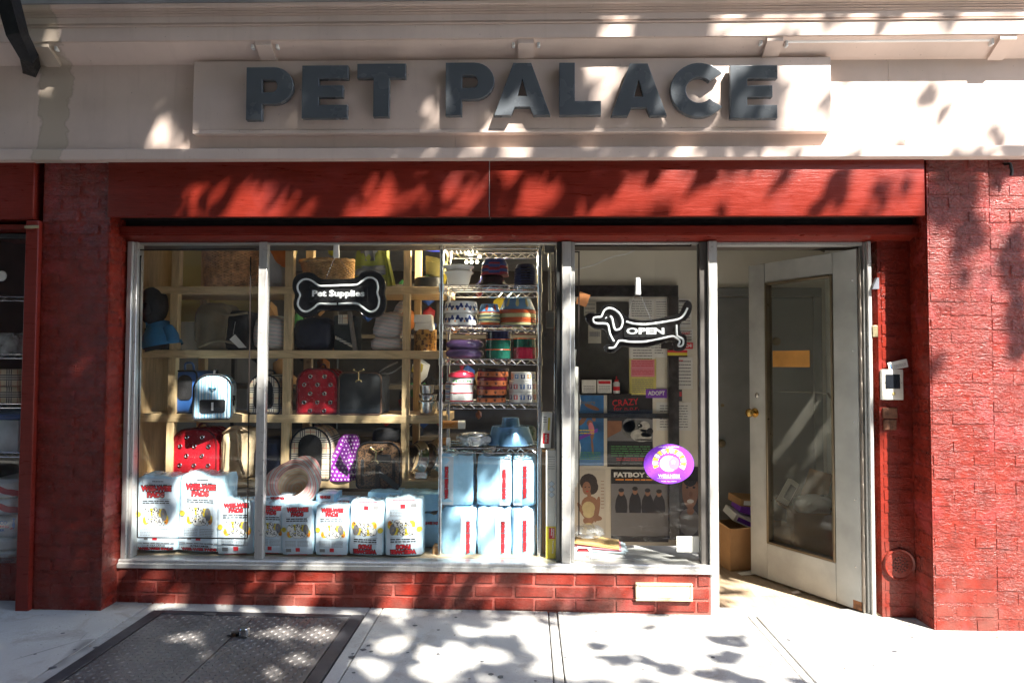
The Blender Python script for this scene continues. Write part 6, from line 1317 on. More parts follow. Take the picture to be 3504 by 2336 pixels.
bm = B(); blob(bm, .17, .06, .16, 41, .2, .7, 4); single('clear_bag', 'crinkled clear plastic bag on top of the heap of envelopes', 'bag', bm, FILM, (W(2010, 1840, .16).x, .18, DZ + .095), smooth=60)
a, b = rectW(2315, 1834, 2392, 1888, .04); bm = B(); box(bm, a.x, b.x, .04, .042, a.z, b.z, bev=.001); single('white_card', 'blank white card stuck low at the right of the narrow pane', 'card', bm, PAPER)
def p_warn(bm, w, h): put_poly(bm, [(-.42 * w, .16 * h), (.42 * w, .16 * h), (.26 * w, .46 * h), (-.26 * w, .46 * h)], 0, -.0006); put_text(bm, 'WARNING', 0, .27 * h, .62 * w, .16 * h, 1, -.001, .03); put_lines(bm, -.36 * w, .36 * w, .08 * h, -.40 * h, 4, 1, -.0008, None, .35)
paper('warning_sticker', 'small white and red warning sticker at the lower left corner of the narrow pane', 'sticker', 1966, 1873, 2023, 1912, .009, PAPER, p_warn)
# oval sticker on the glass
c = W(2288.5, 1586.6, .008); rx, rz = SZ(85, 0), SZ(67, 0); t = thing('oval_sticker', 'purple oval sticker with a sun and moon face reading WELLNESS', 'sticker', c)
bm = B(); lathe(bm, [(.001, -.001), (1, -.001), (1, .001), (.001, .001)], 48, axis='Y'); 
for v in bm.verts: v.co.x *= rx; v.co.z *= rz
new_obj('sheet', bm, mat('violet_sticker', (.22, .05, .56), .25), t)
bm = B(); cx, cz, R1, R2 = 0, rz * .12, .60, .36
for i in range(14):
    a0 = 180 + 25 - i * 17.2 + 0; pts = []
    for a_, rr in ((a0, R2), (a0 - 11, R2), (a0 - 12.5, 1), (a0 + 1.5, 1)): pts.append((rx * (.02 + (R1 if rr == 1 else .40) * 1.12 * math.cos(math.radians(a_))), rz * .08 + rz * (R1 if rr == 1 else .40) * 1.2 * math.sin(math.radians(a_))))
    put_poly(bm, pts, 1 if i % 2 == 0 else 0, -.0016)
put_oval(bm, rx * .0, rz * .02, rx * .36, rz * .40, 0, -.0020, 24); put_oval(bm, rx * .20, rz * .04, rx * .22, rz * .33, 2, -.0024, 20)
st = []
for k in range(10): a_ = math.radians(90 + 36 * k); r_ = .10 if k % 2 == 0 else .04; st.append((rx * .18 + rx * r_ * math.cos(a_), rz * .10 + rx * r_ * math.sin(a_)))
put_poly(bm, st, 0, -.0028); put_oval(bm, -rx * .16, rz * .12, rx * .07, rz * .014, 3, -.0026, 8, None, .2); put_oval(bm, -rx * .04, -rz * .16, rx * .07, rz * .016, 3, -.0026, 8, None, -.2); put_oval(bm, -rx * .03, -rz * .02, rx * .012, rz * .08, 3, -.0026, 8, None, -.3)
put_text(bm, 'WELLNESS', 0, -rz * .60, rx * .86, rz * .17, 0, -.003, .03); put_rect(bm, -rx * .46, rx * .46, -rz * .735, -rz * .715, 0, -.0028)
put_text(bm, 'HOLISTIC NUTRITION', 0, rz * .86, rx * .8, rz * .06, 0, -.003, .02); put_text(bm, 'FOR ALL PETS', 0, -rz * .87, rx * .6, rz * .05, 0, -.003, .02)
new_obj('print', bm, [mat('cream_ink', (.78, .74, .62), .4), INK_YEL, mat('lilac_ink', (.48, .16, .62), .4), INK_GREY], t, 0)

# ------------------------------------------------------------------ entrance
df = thing('door_frame', 'worn aluminium door frame of the open entrance', 'door frame', (W(2452, 1500, 0).x, 0, 0)); fo = Vector(df.location)
def dbox(name, x0, x1, y0, y1, z0, z1, m=ALU, parent=df): bm = B(); box(bm, x0 - fo.x, x1 - fo.x, y0 - fo.y, y1 - fo.y, z0 - fo.z, z1 - fo.z, bev=.003); return new_obj(name, bm, m, parent)
DJ0, DJ1 = W(2962, 1450, 0).x, W(2990, 1450, -.02).x
zw = walk_z(1.5)
dbox('jamb', M3a + .001, M3b, -.032, .06, zw - .01, ZH - .001); dbox('jamb', DJ0 + .014, DJ1, -.02, .06, zw - .01, ZH - .001); dbox('jamb', DJ0, DJ0 + .013, .0, .06, zw - .01, ZH - .002, ALU_DULL)
dbox('head', M3b + .001, DJ0 - .001, .005, .06, ZH - .022, ZH - .001, ALU_DULL); dbox('threshold', M3b + .001, DJ0 + .013, -.03, .075, zw - .012, zw + .012, ALU_DULL)
a, b = rectW(2984, 1113, 3003, 1153, -.02); dbox('strike_plate', a.x, b.x, -.026, -.0205, a.z, b.z, mat('tarnished_brass', (.35, .30, .18), .4, .8))
a, b = rectW(2978, 952, 3000, 990, -.02); bm = B(); prism(bm, [(a.x - fo.x, a.z), (b.x - fo.x, a.z), (b.x - fo.x, b.z), (b.x - .01 - fo.x, b.z)], -.045, -.0205); new_obj('latch_guard', bm, mat('grey_plastic', (.16, .17, .20), .4), df)
# the door leaf, swung inwards
YD = .70; HP = Vector((W(2948, 1450, .03).x, .03, 0)); FP = Vector((W(2573, 1450, YD).x, YD, 0)); dirv = (FP - HP); LW = dirv.length; dirv.normalize(); nrm = Vector((dirv.y, -dirv.x, 0))
if nrm.y > 0: nrm = -nrm
ang = math.atan2(dirv.y, dirv.x)
door = thing('glass_door', 'worn whitish entrance door with a tall wired glass panel, standing open', 'door', (HP.x, HP.y, 0), rot=(0, 0, ang))
def dl(u, v): p = hit(u, v, HP, nrm); return ((p - HP).dot(dirv), p.z)
SGN = 1 if Vector((-dirv.y, dirv.x, 0)).dot(nrm) > 0 else -1   # which local y faces the street
zt = (dl(2573, 918)[1] + dl(2940, 842)[1]) / 2; zb0 = zw + .018
g0 = [dl(2622, 972), dl(2856, 934), dl(2634, 1862), dl(2869, 1918)]
gs0, gs1 = (g0[1][0] + g0[3][0]) / 2, (g0[0][0] + g0[2][0]) / 2; gz1, gz0 = (g0[0][1] + g0[1][1]) / 2, (g0[2][1] + g0[3][1]) / 2
TH = .044
def leaf(name, s0, s1, z0, z1, y0=-TH / 2, y1=TH / 2, m=WHITEDOOR, bev=.003, parent=door): bm = B(); box(bm, s0, s1, y0, y1, z0, z1, bev=bev); return new_obj(name, bm, m, parent)
zt = min(zt, ZH - .03)
leaf('stile', 0, gs0, zb0, zt); leaf('stile', gs1, LW, zb0, zt); leaf('rail', gs0 + .0005, gs1 - .0005, zb0, gz0, -TH / 2 + .0004, TH / 2 - .0004); leaf('rail', gs0 + .0005, gs1 - .0005, gz1, zt, -TH / 2 + .0004, TH / 2 - .0004)
BEAD = mat('bronze_glazing_bead', (.16, .125, .08), .35, .6)
for s0, s1, z0, z1 in ((gs0, gs0 + .018, gz0, gz1), (gs1 - .018, gs1, gz0, gz1), (gs0 + .0185, gs1 - .0185, gz0, gz0 + .018), (gs0 + .0185, gs1 - .0185, gz1 - .018, gz1)): leaf('glazing_bead', s0 + .001, s1 - .001, z0 + .001, z1 - .001, -TH / 2 - .006, TH / 2 + .006, BEAD)
leaf('wired_pane', gs0 + .010, gs1 - .010, gz0 + .01, gz1 - .01, -.003, .003, WIREGLASS, 0)
f_ = SGN * TH / 2
s, z = dl(2592, 1411); bm = B(); lathe(bm, [(.030, 0), (.030, .004), (.013, .008), (.012, .03), (.022, .036), (.028, .048), (.025, .062), (.012, .068), (.001, .069)], 24, axis='Y')
for v in bm.verts: v.co.y *= SGN
new_obj('knob', bm, BRASS, door, 40, (s, f_, z))
s, z = dl(2600, 1352); bm = B(); lathe(bm, [(.016, 0), (.016, .006), (.011, .009), (.001, .009)], 20, axis='Y')
for v in bm.verts: v.co.y *= SGN
new_obj('lock_cylinder', bm, STAINLESS, door, 40, (s, f_, z))
for k, zz_ in enumerate((.25, .62, 1.05, 1.45, 1.85)): bm = B(); lathe(bm, [(.005, 0), (.004, .002), (.001, .0025)], 10, axis='Y'); [setattr(v.co, 'y', v.co.y * SGN) for v in bm.verts]; new_obj('rivet', bm, STAINLESS, door, 40, (.03, f_, zz_))
bm = B(); tube(bm, [(-.012, f_ * .8, zb0), (-.012, f_ * .8, zt)], .007, 8)
for k in range(14): zz_ = zb0 + .05 + k * .14; box(bm, -.02, -.003, f_ * .8 - .004, f_ * .8 + .004, zz_, zz_ + .09, bev=.001)
new_obj('continuous_hinge', bm, mat('worn_hinge', (.22, .19, .16), .4, .8), door)
bm = B(); box(bm, .0, .05, -TH / 2 - .0006, TH / 2 + .0006, zb0 + .001, zb0 + .05); new_obj('rust_patch', bm, mat('rust', (.20, .075, .025), .8, var=.4, vs=30), door, 0)
(sa, za), (sb, zb1) = dl(2646, 1255), dl(2772, 1198); bm = B(); box(bm, min(sa, sb), max(sa, sb), SGN * .004, SGN * .0045, min(za, zb1), max(za, zb1)); new_obj('orange_notice', bm, mat('faded_orange_paper', (.52, .24, .05), .7), door, 0)
(sa, za), (sb, zb1) = dl(2650, 1337), dl(2828, 1345); bm = B(); tube(bm, [(sa, SGN * -.012, za), (sb, SGN * -.012, zb1)], .004, 6); tube(bm, [(sb, SGN * -.012, zb1), (sb - .02, SGN * -.012, zb1 - .03)], .006, 6); new_obj('pull_rod', bm, mat('dull_steel', (.3, .28, .25), .35, .9), door)
# door closer overhead
t = thing('door_closer', 'dark door closer with a thin arm above the open door', 'door closer', W(2757, 845, .55)); o = Vector(t.location)
bm = B(); a, b = rectW(2742, 872, 2769, 838, .55); box(bm, a.x - o.x, b.x - o.x, -.02, .03, a.z - o.z, b.z - o.z + .1, bev=.003); new_obj('body', bm, IRON, t)
bm = B(); tube(bm, [W(2672, 848, .45) - o, W(2690, 853, .45) - o, W(2800, 852, .45) - o, W(2822, 861, .45) - o], .006, 6); tube(bm, [W(2672, 848, .45) - o, W(2678, 836, .47) - o], .006, 6); new_obj('arm', bm, mat('dull_steel', (.3, .28, .25), .35, .9), t)
# inner door at the back of the lobby
idr = thing('inner_door', 'grey painted inner door at the back of the lobby', 'door', W(2600, 1500, YW)); io_ = Vector(idr.location)
def ibox(name, u0, v0, u1, v1, y0, y1, m=GREYDOOR, bev=.003, zb=None): a, b = rectW(u0, v0, u1, v1, YW); bm = B(); box(bm, a.x - io_.x, b.x - io_.x, y0, y1, (zb if zb is not None else a.z - io_.z), b.z - io_.z, bev=bev); return new_obj(name, bm, m, idr)
ibox('door_head', 2402, 986, 2806, 1014, -.03, 0); ibox('door_leaf', 2442, 1018, 2786, 1860, -.012, 0, zb=.012 - io_.z); ibox('door_post', 2402, 1016, 2440, 1860, -.03, 0, zb=.0 - io_.z); ibox('door_post', 2788, 1016, 2806, 1860, -.03, 0, zb=.0 - io_.z)
bm = B(); lathe(bm, [(.026, 0), (.024, -.012), (.03, -.03), (.02, -.045), (.001, -.047)], 16, axis='Y'); new_obj('knob', bm, mat('dull_brass', (.25, .2, .12), .4, .8), idr, 40, W(2466, 1515, YW - .012) - io_)
bm = B(); lathe(bm, [(.014, 0), (.012, -.008), (.001, -.009)], 14, axis='Y'); new_obj('lock', bm, mat('dull_brass', (.25, .2, .12), .4, .8), idr, 40, W(2472, 1386, YW - .012) - io_)
bm = B(); lathe(bm, [(.032, 0), (.03, -.008), (.018, -.010), (.001, -.010)], 18, axis='Y'); new_obj('peephole_plate', bm, mat('dull_brass', (.25, .2, .12), .4, .8), idr, 40, W(2657, 1168, YW - .012) - io_)
bm = B(); box(bm, W(2442, 1500, YB).x, RX, YB - .01, YB - .002, -.001, .05); 
bm.free()
# cartons piled in the lobby
def open_box(name, label, p, w, d, h, rz=0, flaps=True, m=CARD):
    t = thing(name, label, 'carton', p, 'cardboard boxes piled in the lobby', (0, 0, rz)); bm = B(); th = .005
    box(bm, -w / 2, w / 2, 0, th, 0, h); box(bm, -w / 2, w / 2, d - th, d, 0, h); box(bm, -w / 2, -w / 2 + th, th, d - th, 0, h); box(bm, w / 2 - th, w / 2, th, d - th, 0, h); box(bm, -w / 2 + th, w / 2 - th, th, d - th, 0, th); new_obj('walls', bm, m, t, 0)
    if flaps:
        for q in ([(-w / 2, 0, h), (w / 2, 0, h), (w / 2 + .02, -d * .35, h + .03), (-w / 2 - .01, -d * .38, h + .02)], [(-w / 2, 0, h), (-w / 2, d, h), (-w * .8, d * .95, h + .06), (-w * .82, .02, h + .05)]):
            bm = B(); loft(bm, [[Vector(x) for x in q], [Vector(x) + Vector((0, 0, .004)) for x in q]]); new_obj('flap', bm, m, t, 0)
    return t
p = G(2548, 1953, 0); open_box('cardboard_box', 'brown open cardboard box on the floor at the left of the open door', (p.x + .02, p.y + .02, .001), .24, .26, SZ(140, p.y), .25)
def flat_box(label, u, v, Y, w, d, h, rx, ry, rz, m, pm=None):
    t = thing('product_box', label, 'box', W(u, v, Y), 'cardboard boxes piled in the lobby', (rx, ry, rz)); bm = B(); box(bm, -w / 2, w / 2, -d / 2, d / 2, 0, h, bev=.002); new_obj('carton', bm, m, t)
    if pm: bm = B(); box(bm, -w * .4, w * .4, -d / 2 - .001, -d / 2 + .002, h * .2, h * .8); new_obj('print', bm, pm, t, 0)
flat_box('white and purple product box lying tilted on the open cardboard box', 2540, 1785, 1.0, .24, .18, .05, .2, .42, .2, PAPER, INK_PURPLE)
flat_box('purple product box resting behind the tilted white one', 2560, 1752, 1.05, .20, .16, .05, .1, .30, .1, INK_PURPLE)
flat_box('shallow brown tray with white rim topmost of the pile by the open door', 2562, 1722, 1.05, .22, .20, .05, .05, .08, .15, CARD, PAPER)
p = G(2768, 1856, 0); open_box('cardboard_box', 'tall cardboard box seen through the door glass', (W(2768, 1800, 1.0).x, .86, .001), .30, .28, .36, -.2)
p2 = W(2676, 1860, 1.05); open_box('cardboard_box', 'small dark cardboard box in the corner seen through the door glass', (p2.x, 1.0, .001), .20, .2, .24, .2, False)
bm = B(); blob(bm, .24, .12, .2, 51, .16, .7, 4); single('white_bag', 'crumpled white plastic bag on the tall cardboard box behind the door glass', 'bag', bm, mat('white_bag_film', (.7, .7, .7), .35, bump=.004, bs=20), (W(2775, 1690, 1.0).x, .98, .345), smooth=60)
flat_box('white printed box leaning against the tall carton behind the door glass', 2675, 1720, 1.05, .07, .05, .18, .0, .6, .3, PAPER, INK_GREY)
bm = B(); loft(bm, [[(-.1, 0, 0), (.1, 0, .02), (.13, .0, .16), (-.02, .02, .20)], [(-.1, .006, 0), (.1, .006, .02), (.13, .006, .16), (-.02, .026, .20)]]); single('card_flap', 'torn brown card flap standing above the white bag', 'cardboard', bm, CARD, (W(2790, 1640, 1.1).x, 1.12, .43))
for u, v, w, d, m, lab, a in ((2555, 1963, .10, .05, PAPER, 'white paper scrap lying on the floor beside the brown box', .2), (2724, 2029, .045, .03, mat('beige_scrap', (.5, .42, .36), .8), 'beige card scrap on the lobby floor below the door', .3), (2790, 2030, .07, .04, mat('lilac_scrap', (.5, .45, .6), .7), 'lilac paper scrap on the floor under the door edge', -.3), (2755, 2012, .08, .03, mat('dark_scrap', (.06, .05, .06), .7), 'dark scrap on the floor under the door', .5), (2740, 1998, .06, .03, PAPER, 'small white scrap behind the dark one under the door', .1), (2812, 2045, .05, .03, mat('mauve_scrap', (.3, .22, .3), .7), 'mauve scrap on the floor near the hinge side', .1)):
    p = G(u, v, 0); bm = B(); box(bm, -w / 2, w / 2, -d / 2, d / 2, 0, .003)
    for v_ in bm.verts: v_.co.z += .01 * (v_.co.x / w + .5) * (1 if v_.co.y > 0 else .3)
    single('paper_scrap', lab, 'litter', bm, m, (p.x, p.y, .012 if p.y < .3 else .001), 'scraps of litter in the doorway', 0, (0, 0, a))

# ------------------------------------------------------------------ fittings on the outer walls
a, b = rectW(3014, 1264, 3085, 1367, -.012); t = thing('intercom', 'white intercom plate with a dark screen on the narrow brick strip', 'intercom', ((a.x + b.x) / 2, -.006, (a.z + b.z) / 2)); w, h = b.x - a.x, b.z - a.z
bm = B(); box(bm, -w / 2, w / 2, -.022, 0, -h / 2, h / 2, bev=.003, seg=2); new_obj('plate', bm, mat('ivory_plastic', (.62, .60, .54), .35), t)
bm = B(); box(bm, -w * .34, w * .34, -.0245, -.0222, -h * .13, h * .34, bev=.001); new_obj('screen', bm, mat('dark_screen', (.012, .014, .018), .08), t)
bm = B(); box(bm, -w * .02, w * .10, -.026, -.0222, -h * .34, h * -.25, bev=.001); new_obj('button', bm, mat('amber_button', (.35, .28, .1), .4), t)
for x in (-.40, .38): bm = B(); box(bm, x * w, x * w + .006, -.0245, -.0222, .01, .012); new_obj('screw', bm, IRON, t)
def p_card(bm, w, h): put_rect(bm, -.42 * w, -.36 * w, -.3 * h, .3 * h, 5, -.0006); put_lines(bm, -.25 * w, .42 * w, .1 * h, -.3 * h, 3, 3, -.0006, None, .4)
paper('visiting_card', 'white visiting card tucked slanting behind the top of the intercom', 'card', 3040, 1234, 3106, 1262, -.022, PAPER, p_card, tilt=-.22)
a, b = rectW(3022, 1394, 3070, 1470, -.006); bm = B(); box(bm, a.x, b.x, -.012, .01, (a.z + b.z) / 2 + .003, b.z, bev=.004); box(bm, a.x + .004, b.x - .006, -.012, .01, a.z, (a.z + b.z) / 2 - .003, bev=.004); single('exposed_brick', 'bare brown bricks where the red paint has come off below the intercom', 'bricks', bm, mat('bare_brick', (.16, .07, .04), .9, var=.45, vs=40, bump=.003, bs=80))
c = W(3077, 1929, -.006); R_ = SZ(52, 0); t = thing('round_vent', 'round red painted vent cover with small holes low on the narrow brick strip', 'vent', c)
bm = B(); lathe(bm, [(R_, .012), (R_, -.006), (R_ * .95, -.012), (R_ * .88, -.010), (R_ * .84, -.006), (R_ * .60, -.008), (R_ * .3, -.010), (.001, -.010)], 40, axis='Y'); new_obj('plate', bm, RED_SMOOTH, t, 40)
bm = B()
for rr, n_ in ((.14, 5), (.30, 10), (.46, 14)):
    for i in range(n_): a_ = 6.283 * i / n_ + rr; put_oval(bm, R_ * rr * math.cos(a_), R_ * rr * math.sin(a_), R_ * .05, R_ * .05, 0, -.0115, 8)
new_obj('holes', bm, mat('hole_shade_paint', (.015, .008, .008), .9), t, 0)  # flat dark discs paint in the shade of the holes
a, b = rectW(2174, 1994, 2369, 2052, -.04); t = thing('mail_slot', 'white and gilt mail slot set in the low brick wall', 'mail slot', ((a.x + b.x) / 2, -.042, (a.z + b.z) / 2)); w, h = b.x - a.x, b.z - a.z; GILT = mat('worn_gilt', (.58, .50, .33), .45, .4)
for x0, x1, z0, z1 in ((-w / 2, w / 2, h / 2 - .014, h / 2), (-w / 2, w / 2, -h / 2, -h / 2 + .012), (-w / 2, -w / 2 + .016, -h / 2 + .0125, h / 2 - .0145), (w / 2 - .016, w / 2, -h / 2 + .0125, h / 2 - .0145)): bm = B(); box(bm, x0, x1, -.014, .012, z0, z1, bev=.003); new_obj('frame', bm, GILT, t)
bm = B(); box(bm, -w / 2 + .017, w / 2 - .017, -.009, .004, -h / 2 + .013, h / 2 - .015, bev=.003); new_obj('flap', bm, mat('cream_metal_paint', (.72, .68, .55), .4), t)
for x in (-1, 1): bm = B(); r = bmesh.ops.create_uvsphere(bm, u_segments=10, v_segments=6, radius=.005); new_obj('screw', bm, STAINLESS, t, 40, (x * (w / 2 - .008), -.013, h / 2 - .007))
bm = B(); p = W(3452, 575, YF - .02); tube(bm, [p + Vector((0, .03, .03)), p + Vector((0, -.01, .02)), p + Vector((.006, -.014, -.02)), p + Vector((.004, -.012, -.045))], .008, 8); single('iron_hook', 'small iron hook in the red wall under the ledge at the right', 'hook', bm, IRON)
# ------------------------------------------------------------------ steel cellar hatch in the pavement
ht = thing('cellar_hatch', 'dark steel cellar hatch with two tread plate leaves in the pavement', 'hatch', ((HX0 + HX1) / 2, HY1, walk_z(-1.45))); hw, hl = (HX1 - HX0) / 2, HY1 - HY0
rotx = (0, math.atan(.010), 0); ht.rotation_euler = rotx
def hb(name, x0, x1, y0, y1, z0, z1, m=STEEL, bev=.003): bm = B(); box(bm, x0, x1, y0, y1, z0, z1, bev=bev); return new_obj(name, bm, m, ht)
FB = .066
hb('frame_bar', -hw, -hw + FB, -hl, 0, -.05, .006, STEEL_DARK); hb('frame_bar', hw - FB, hw, -hl, 0, -.05, .006, STEEL_DARK); hb('frame_bar', -hw + FB + .001, hw - FB - .001, -.045, 0, -.05, .006, STEEL_DARK); hb('frame_bar', -hw + FB + .001, hw - FB - .001, -hl, -hl + .06, -.05, .006)
for sx in (-1, 1):
    x0, x1 = (-hw + FB + .006, -.003) if sx < 0 else (.003, hw - FB - .006)
    lf = hb('leaf', x0, x1, -hl + .066, -.051, -.03, .004, STEEL, .002)
    bm = B(); r0 = random.Random(4); nx, ny = int((x1 - x0) / .030), int((hl - .13) / .030)
    for i in range(nx):
        for j in range(ny):
            cx_, cy_ = x0 + .018 + i * .030, -.066 - j * .030; a_ = .785 if (i + j) % 2 else -.785; c_, s_ = math.cos(a_), math.sin(a_); L, w_ = .0125, .0042
            q = [(cx_ + x * c_ - y * s_, cy_ + x * s_ + y * c_, z) for x, y, z in ((-L, 0, .004), (0, -w_, .004), (L, 0, .004), (0, w_, .004), (-L * .35, 0, .0085), (L * .35, 0, .0085))]
            vs = [bm.verts.new(p) for p in q]
            for f in ((0, 1, 4), (1, 5, 4), (1, 2, 5), (2, 3, 5), (3, 4, 5), (3, 0, 4)): bm.faces.new([vs[k] for k in f])
    o = new_obj('tread_pattern', bm, TREAD, lf, 0); o['kind'] = 'stuff'
for x in (-.24, .24): hb('hinge_strap', x - .03, x + .03, -.06, -.03, .0065, .010)
p = G(836, 2180, walk_z(-1.4)); t = thing('padlock', 'round silver puck padlock with a black hasp lying on the cellar hatch', 'padlock', (p.x, p.y, walk_z(p.x) + .006)); bm = B(); lathe(bm, [(.001, .004), (.024, .004), (.027, .007), (.027, .040), (.024, .043), (.001, .043)], 28); new_obj('body', bm, STAINLESS, t); bm = B(); box(bm, -.062, -.026, -.012, .012, .003, .020, bev=.003); box(bm, -.085, -.06, -.006, .006, .002, .007, bev=.002); new_obj('hasp', bm, IRON, t); bm = B(); tube(bm, [(-.045, -.014, .010), (-.045, .014, .010)], .008, 10); new_obj('staple', bm, mat('rusty_steel', (.12, .06, .03), .6, .5), t)

# ------------------------------------------------------------------ the neighbouring shop at the left edge
YN0 = -.06
def nw(u, v, Y=YN0): return W(u, v, Y)
bm = B(); a, b = nw(62, 755, YF - .02), nw(112, 2085, YF - .02); box(bm, nw(74, 1400, YF - .02).x, PIER_L0 - .003, YF - .03, .3, walk_z(-2.7) - .01, nw(75, 756, YF - .02).z, bev=.004); single('door_post', 'red painted wooden post at the edge of the neighbouring shop window', 'post', bm, REDWOOD)
bm = B(); box(bm, -3.6, nw(113, 650, YF - .02).x, YF - .015, .3, nw(60, 752, YF).z, ZLB + .02, bev=.005); single('neighbour_lintel', 'short red wooden lintel over the neighbouring window at the left edge', 'lintel', bm, REDWOOD)
bm = B(); box(bm, -3.6, nw(75, 1400, YF).x - .002, YF + .02, .3, nw(60, 782, YF).z, nw(60, 765, YF).z, bev=.003); single('neighbour_trim', 'thin red trim under the short lintel at the left edge', 'trim', bm, REDWOOD)
bm = B(); tube(bm, [nw(85, 777, YF - .04), nw(135, 777, YF - .02)], [.008, .012], 8); single('pipe_stub', 'short tarnished pipe stub on the left pillar beside the neighbouring lintel', 'pipe', bm, mat('tarnished_brass', (.35, .30, .18), .4, .8))
xn = nw(75, 1400, YF).x - .002
t = thing('neighbour_window', 'neighbouring shop window cut off by the left edge', 'window', (-3.0, YN0, nw(40, 1925).z)); o = Vector(t.location)
bm = B(); box(bm, -3.6 - o.x, xn - o.x, 0, .006, 0, nw(40, 815).z - o.z); new_obj('pane', bm, GLASS, t, 0); bm = B(); box(bm, -3.6 - o.x, xn - o.x, -.01, .04, nw(40, 816).z - o.z, nw(60, 784, YF).z - o.z - .003, bev=.003); new_obj('head_rail', bm, mat('dark_green_grey_metal', (.05, .055, .055), .4, .5), t)
wn_ = thing('brick_base_wall', 'low red brick wall under the neighbouring window at the left edge', 'wall', (-3.1, YN0, 0)); wall_core('mortar_core', -3.6, xn, YN0 + .01, .3, 0, o.z - .004, RED_SMOOTH, wn_)
lay_bricks(wn_, -3.55, xn, .03, o.z - .005, lambda x, z: (x, YN0 + .01, z), 0, mats=lambda x, z: RED_SMOOTH, seed=15, length=.222); adopt(wn_)
nr = thing('wire_rack', 'chrome wire rack of pet food in the neighbouring window', 'rack', (-2.98, .03, o.z)); no2 = Vector(nr.location)
for v0, v1 in ((1015, 1029), (1212, 1226), (1381, 1395), (1548, 1563)):
    z1, z0 = nw(30, v0, .03).z - no2.z, nw(30, v1, .03).z - no2.z; bm = B(); xa, xb = -.5, xn - no2.x + .06
    for z in (z1, z0): tube(bm, [(xa, 0, z), (xb, 0, z)], .0032, 6)
    tube(bm, [(xa + (xb - xa) * i / 22, .001, z1 if i % 2 else z0) for i in range(23)], .0024, 5)
    for i in range(16): x = xa + (xb - xa) * i / 15; tube(bm, [(x, 0, z1 + .002), (x, .36, z1 + .002)], .002, 4)
    new_obj('wire_shelf', bm, CHROME, nr)
for x, y in ((-.48, 0), (-.48, .36), (xb - .005, .0), (xb - .005, .36)): bm = B(); tube(bm, [(x, y, .0), (x, y, 1.6)], .011, 8); new_obj('post', bm, CHROME, nr)
def ngood(name, label, cat, v0, v1, m, soft_=None, u1=64, Y=.06):
    a, b = nw(-60, v1, Y), nw(u1, v0, Y); bm = B(); w, h = b.x - a.x, b.z - a.z
    if soft_: blob(bm, w, h, .3, soft_, .06, .45, 4); loc = ((a.x + b.x) / 2, Y + .15, a.z)
    else: box(bm, -w / 2, w / 2, 0, .28, 0, h - .002, bev=.006); loc = ((a.x + b.x) / 2, Y, a.z)
    return single(name, label, cat, bm, m, loc, None, 60)
ngood('plaid_case', 'tan plaid case, lower of two at the left edge', 'case', 1322, 1379, PLAID); ngood('plaid_case', 'tan plaid case, upper of two at the left edge', 'case', 1262, 1320, PLAID)
ngood('plastic_wrap', 'crumpled clear plastic wrap on the upper shelf at the left edge', 'plastic', 1135, 1211, mat_clear('milky_film', .42), 61)
ngood('storage_bin', 'white ribbed storage bin on the lower shelf at the left edge', 'bin', 1436, 1546, mat('bin_white', (.58, .62, .66), .35)); ngood('bin_cover', 'dark blue lid on the white storage bin at the left edge', 'lid', 1416, 1435, mat('lid_blue', (.02, .05, .22), .35), None, 66)
FB1 = mat_stripes('red_white_food_bag', [(0, (.62, .62, .63)), (.45, (.45, .02, .04)), (.8, (.62, .62, .63))], .11, 'z', .35, .25, .03, bump=.003); FB2 = mat('white_food_bag', (.60, .62, .64), .35, bump=.004, bs=18)
for v0, v1, m, lab, s_ in ((1640, 1706, FB1, 'red and white pet food bag topmost of the pile at the left edge', 62), (1704, 1764, FB1, 'red and white pet food bag second from the top at the left edge', 63), (1762, 1840, FB2, 'white pet food bag with blue and red lettering at the left edge', 64), (1838, 1885, FB2, 'white pet food bag second from the bottom at the left edge', 65), (1884, 1926, FB2, 'white pet food bag at the bottom of the pile at the left edge', 66)):
    ob = ngood('food_bag', lab, 'bag', v0, v1, m, s_)
    if s_ == 64:
        bm = B(); q = lambda u, v: W(u, v, .02); 
        for tx, u, v, ww, hh, mi in (('ICO', 6, 1788, 32, 14, 0), ('PPING', 8, 1802, 36, 9, 1), ('ER', 4, 1814, 16, 8, 0)): p = q(u, v); put_text(bm, tx, p.x, p.z, SZ(ww, .05), SZ(hh, .05), mi, .028, .03)
        p = q(43, 1795); put_oval(bm, p.x, p.z + .03, .009, .009, 0, .028, 10); put_oval(bm, p.x, p.z, .009, .026, 0, .028, 10); put_oval(bm, p.x - .012, p.z - .022, .012, .003, 1, .028, 8, None, .5)
        for v in bm.verts: v.co = v.co - Vector(ob.location) 
        new_obj('print', bm, [INK_BLUE, INK_RED], ob, 0)
bm = B(); lathe(bm, [(.001, 0), (.028, 0), (.03, .004), (.001, .006)], 24, axis='Y'); single('round_sticker', 'pale round sticker on the neighbouring window glass', 'sticker', bm, PAPER, nw(4, 944, YN0 - .008))
bm = B(); box(bm, -3.6, PIER_L0, .42, .44, 0, 2.4); structure('neighbour_wall', bm, DARKWALL)

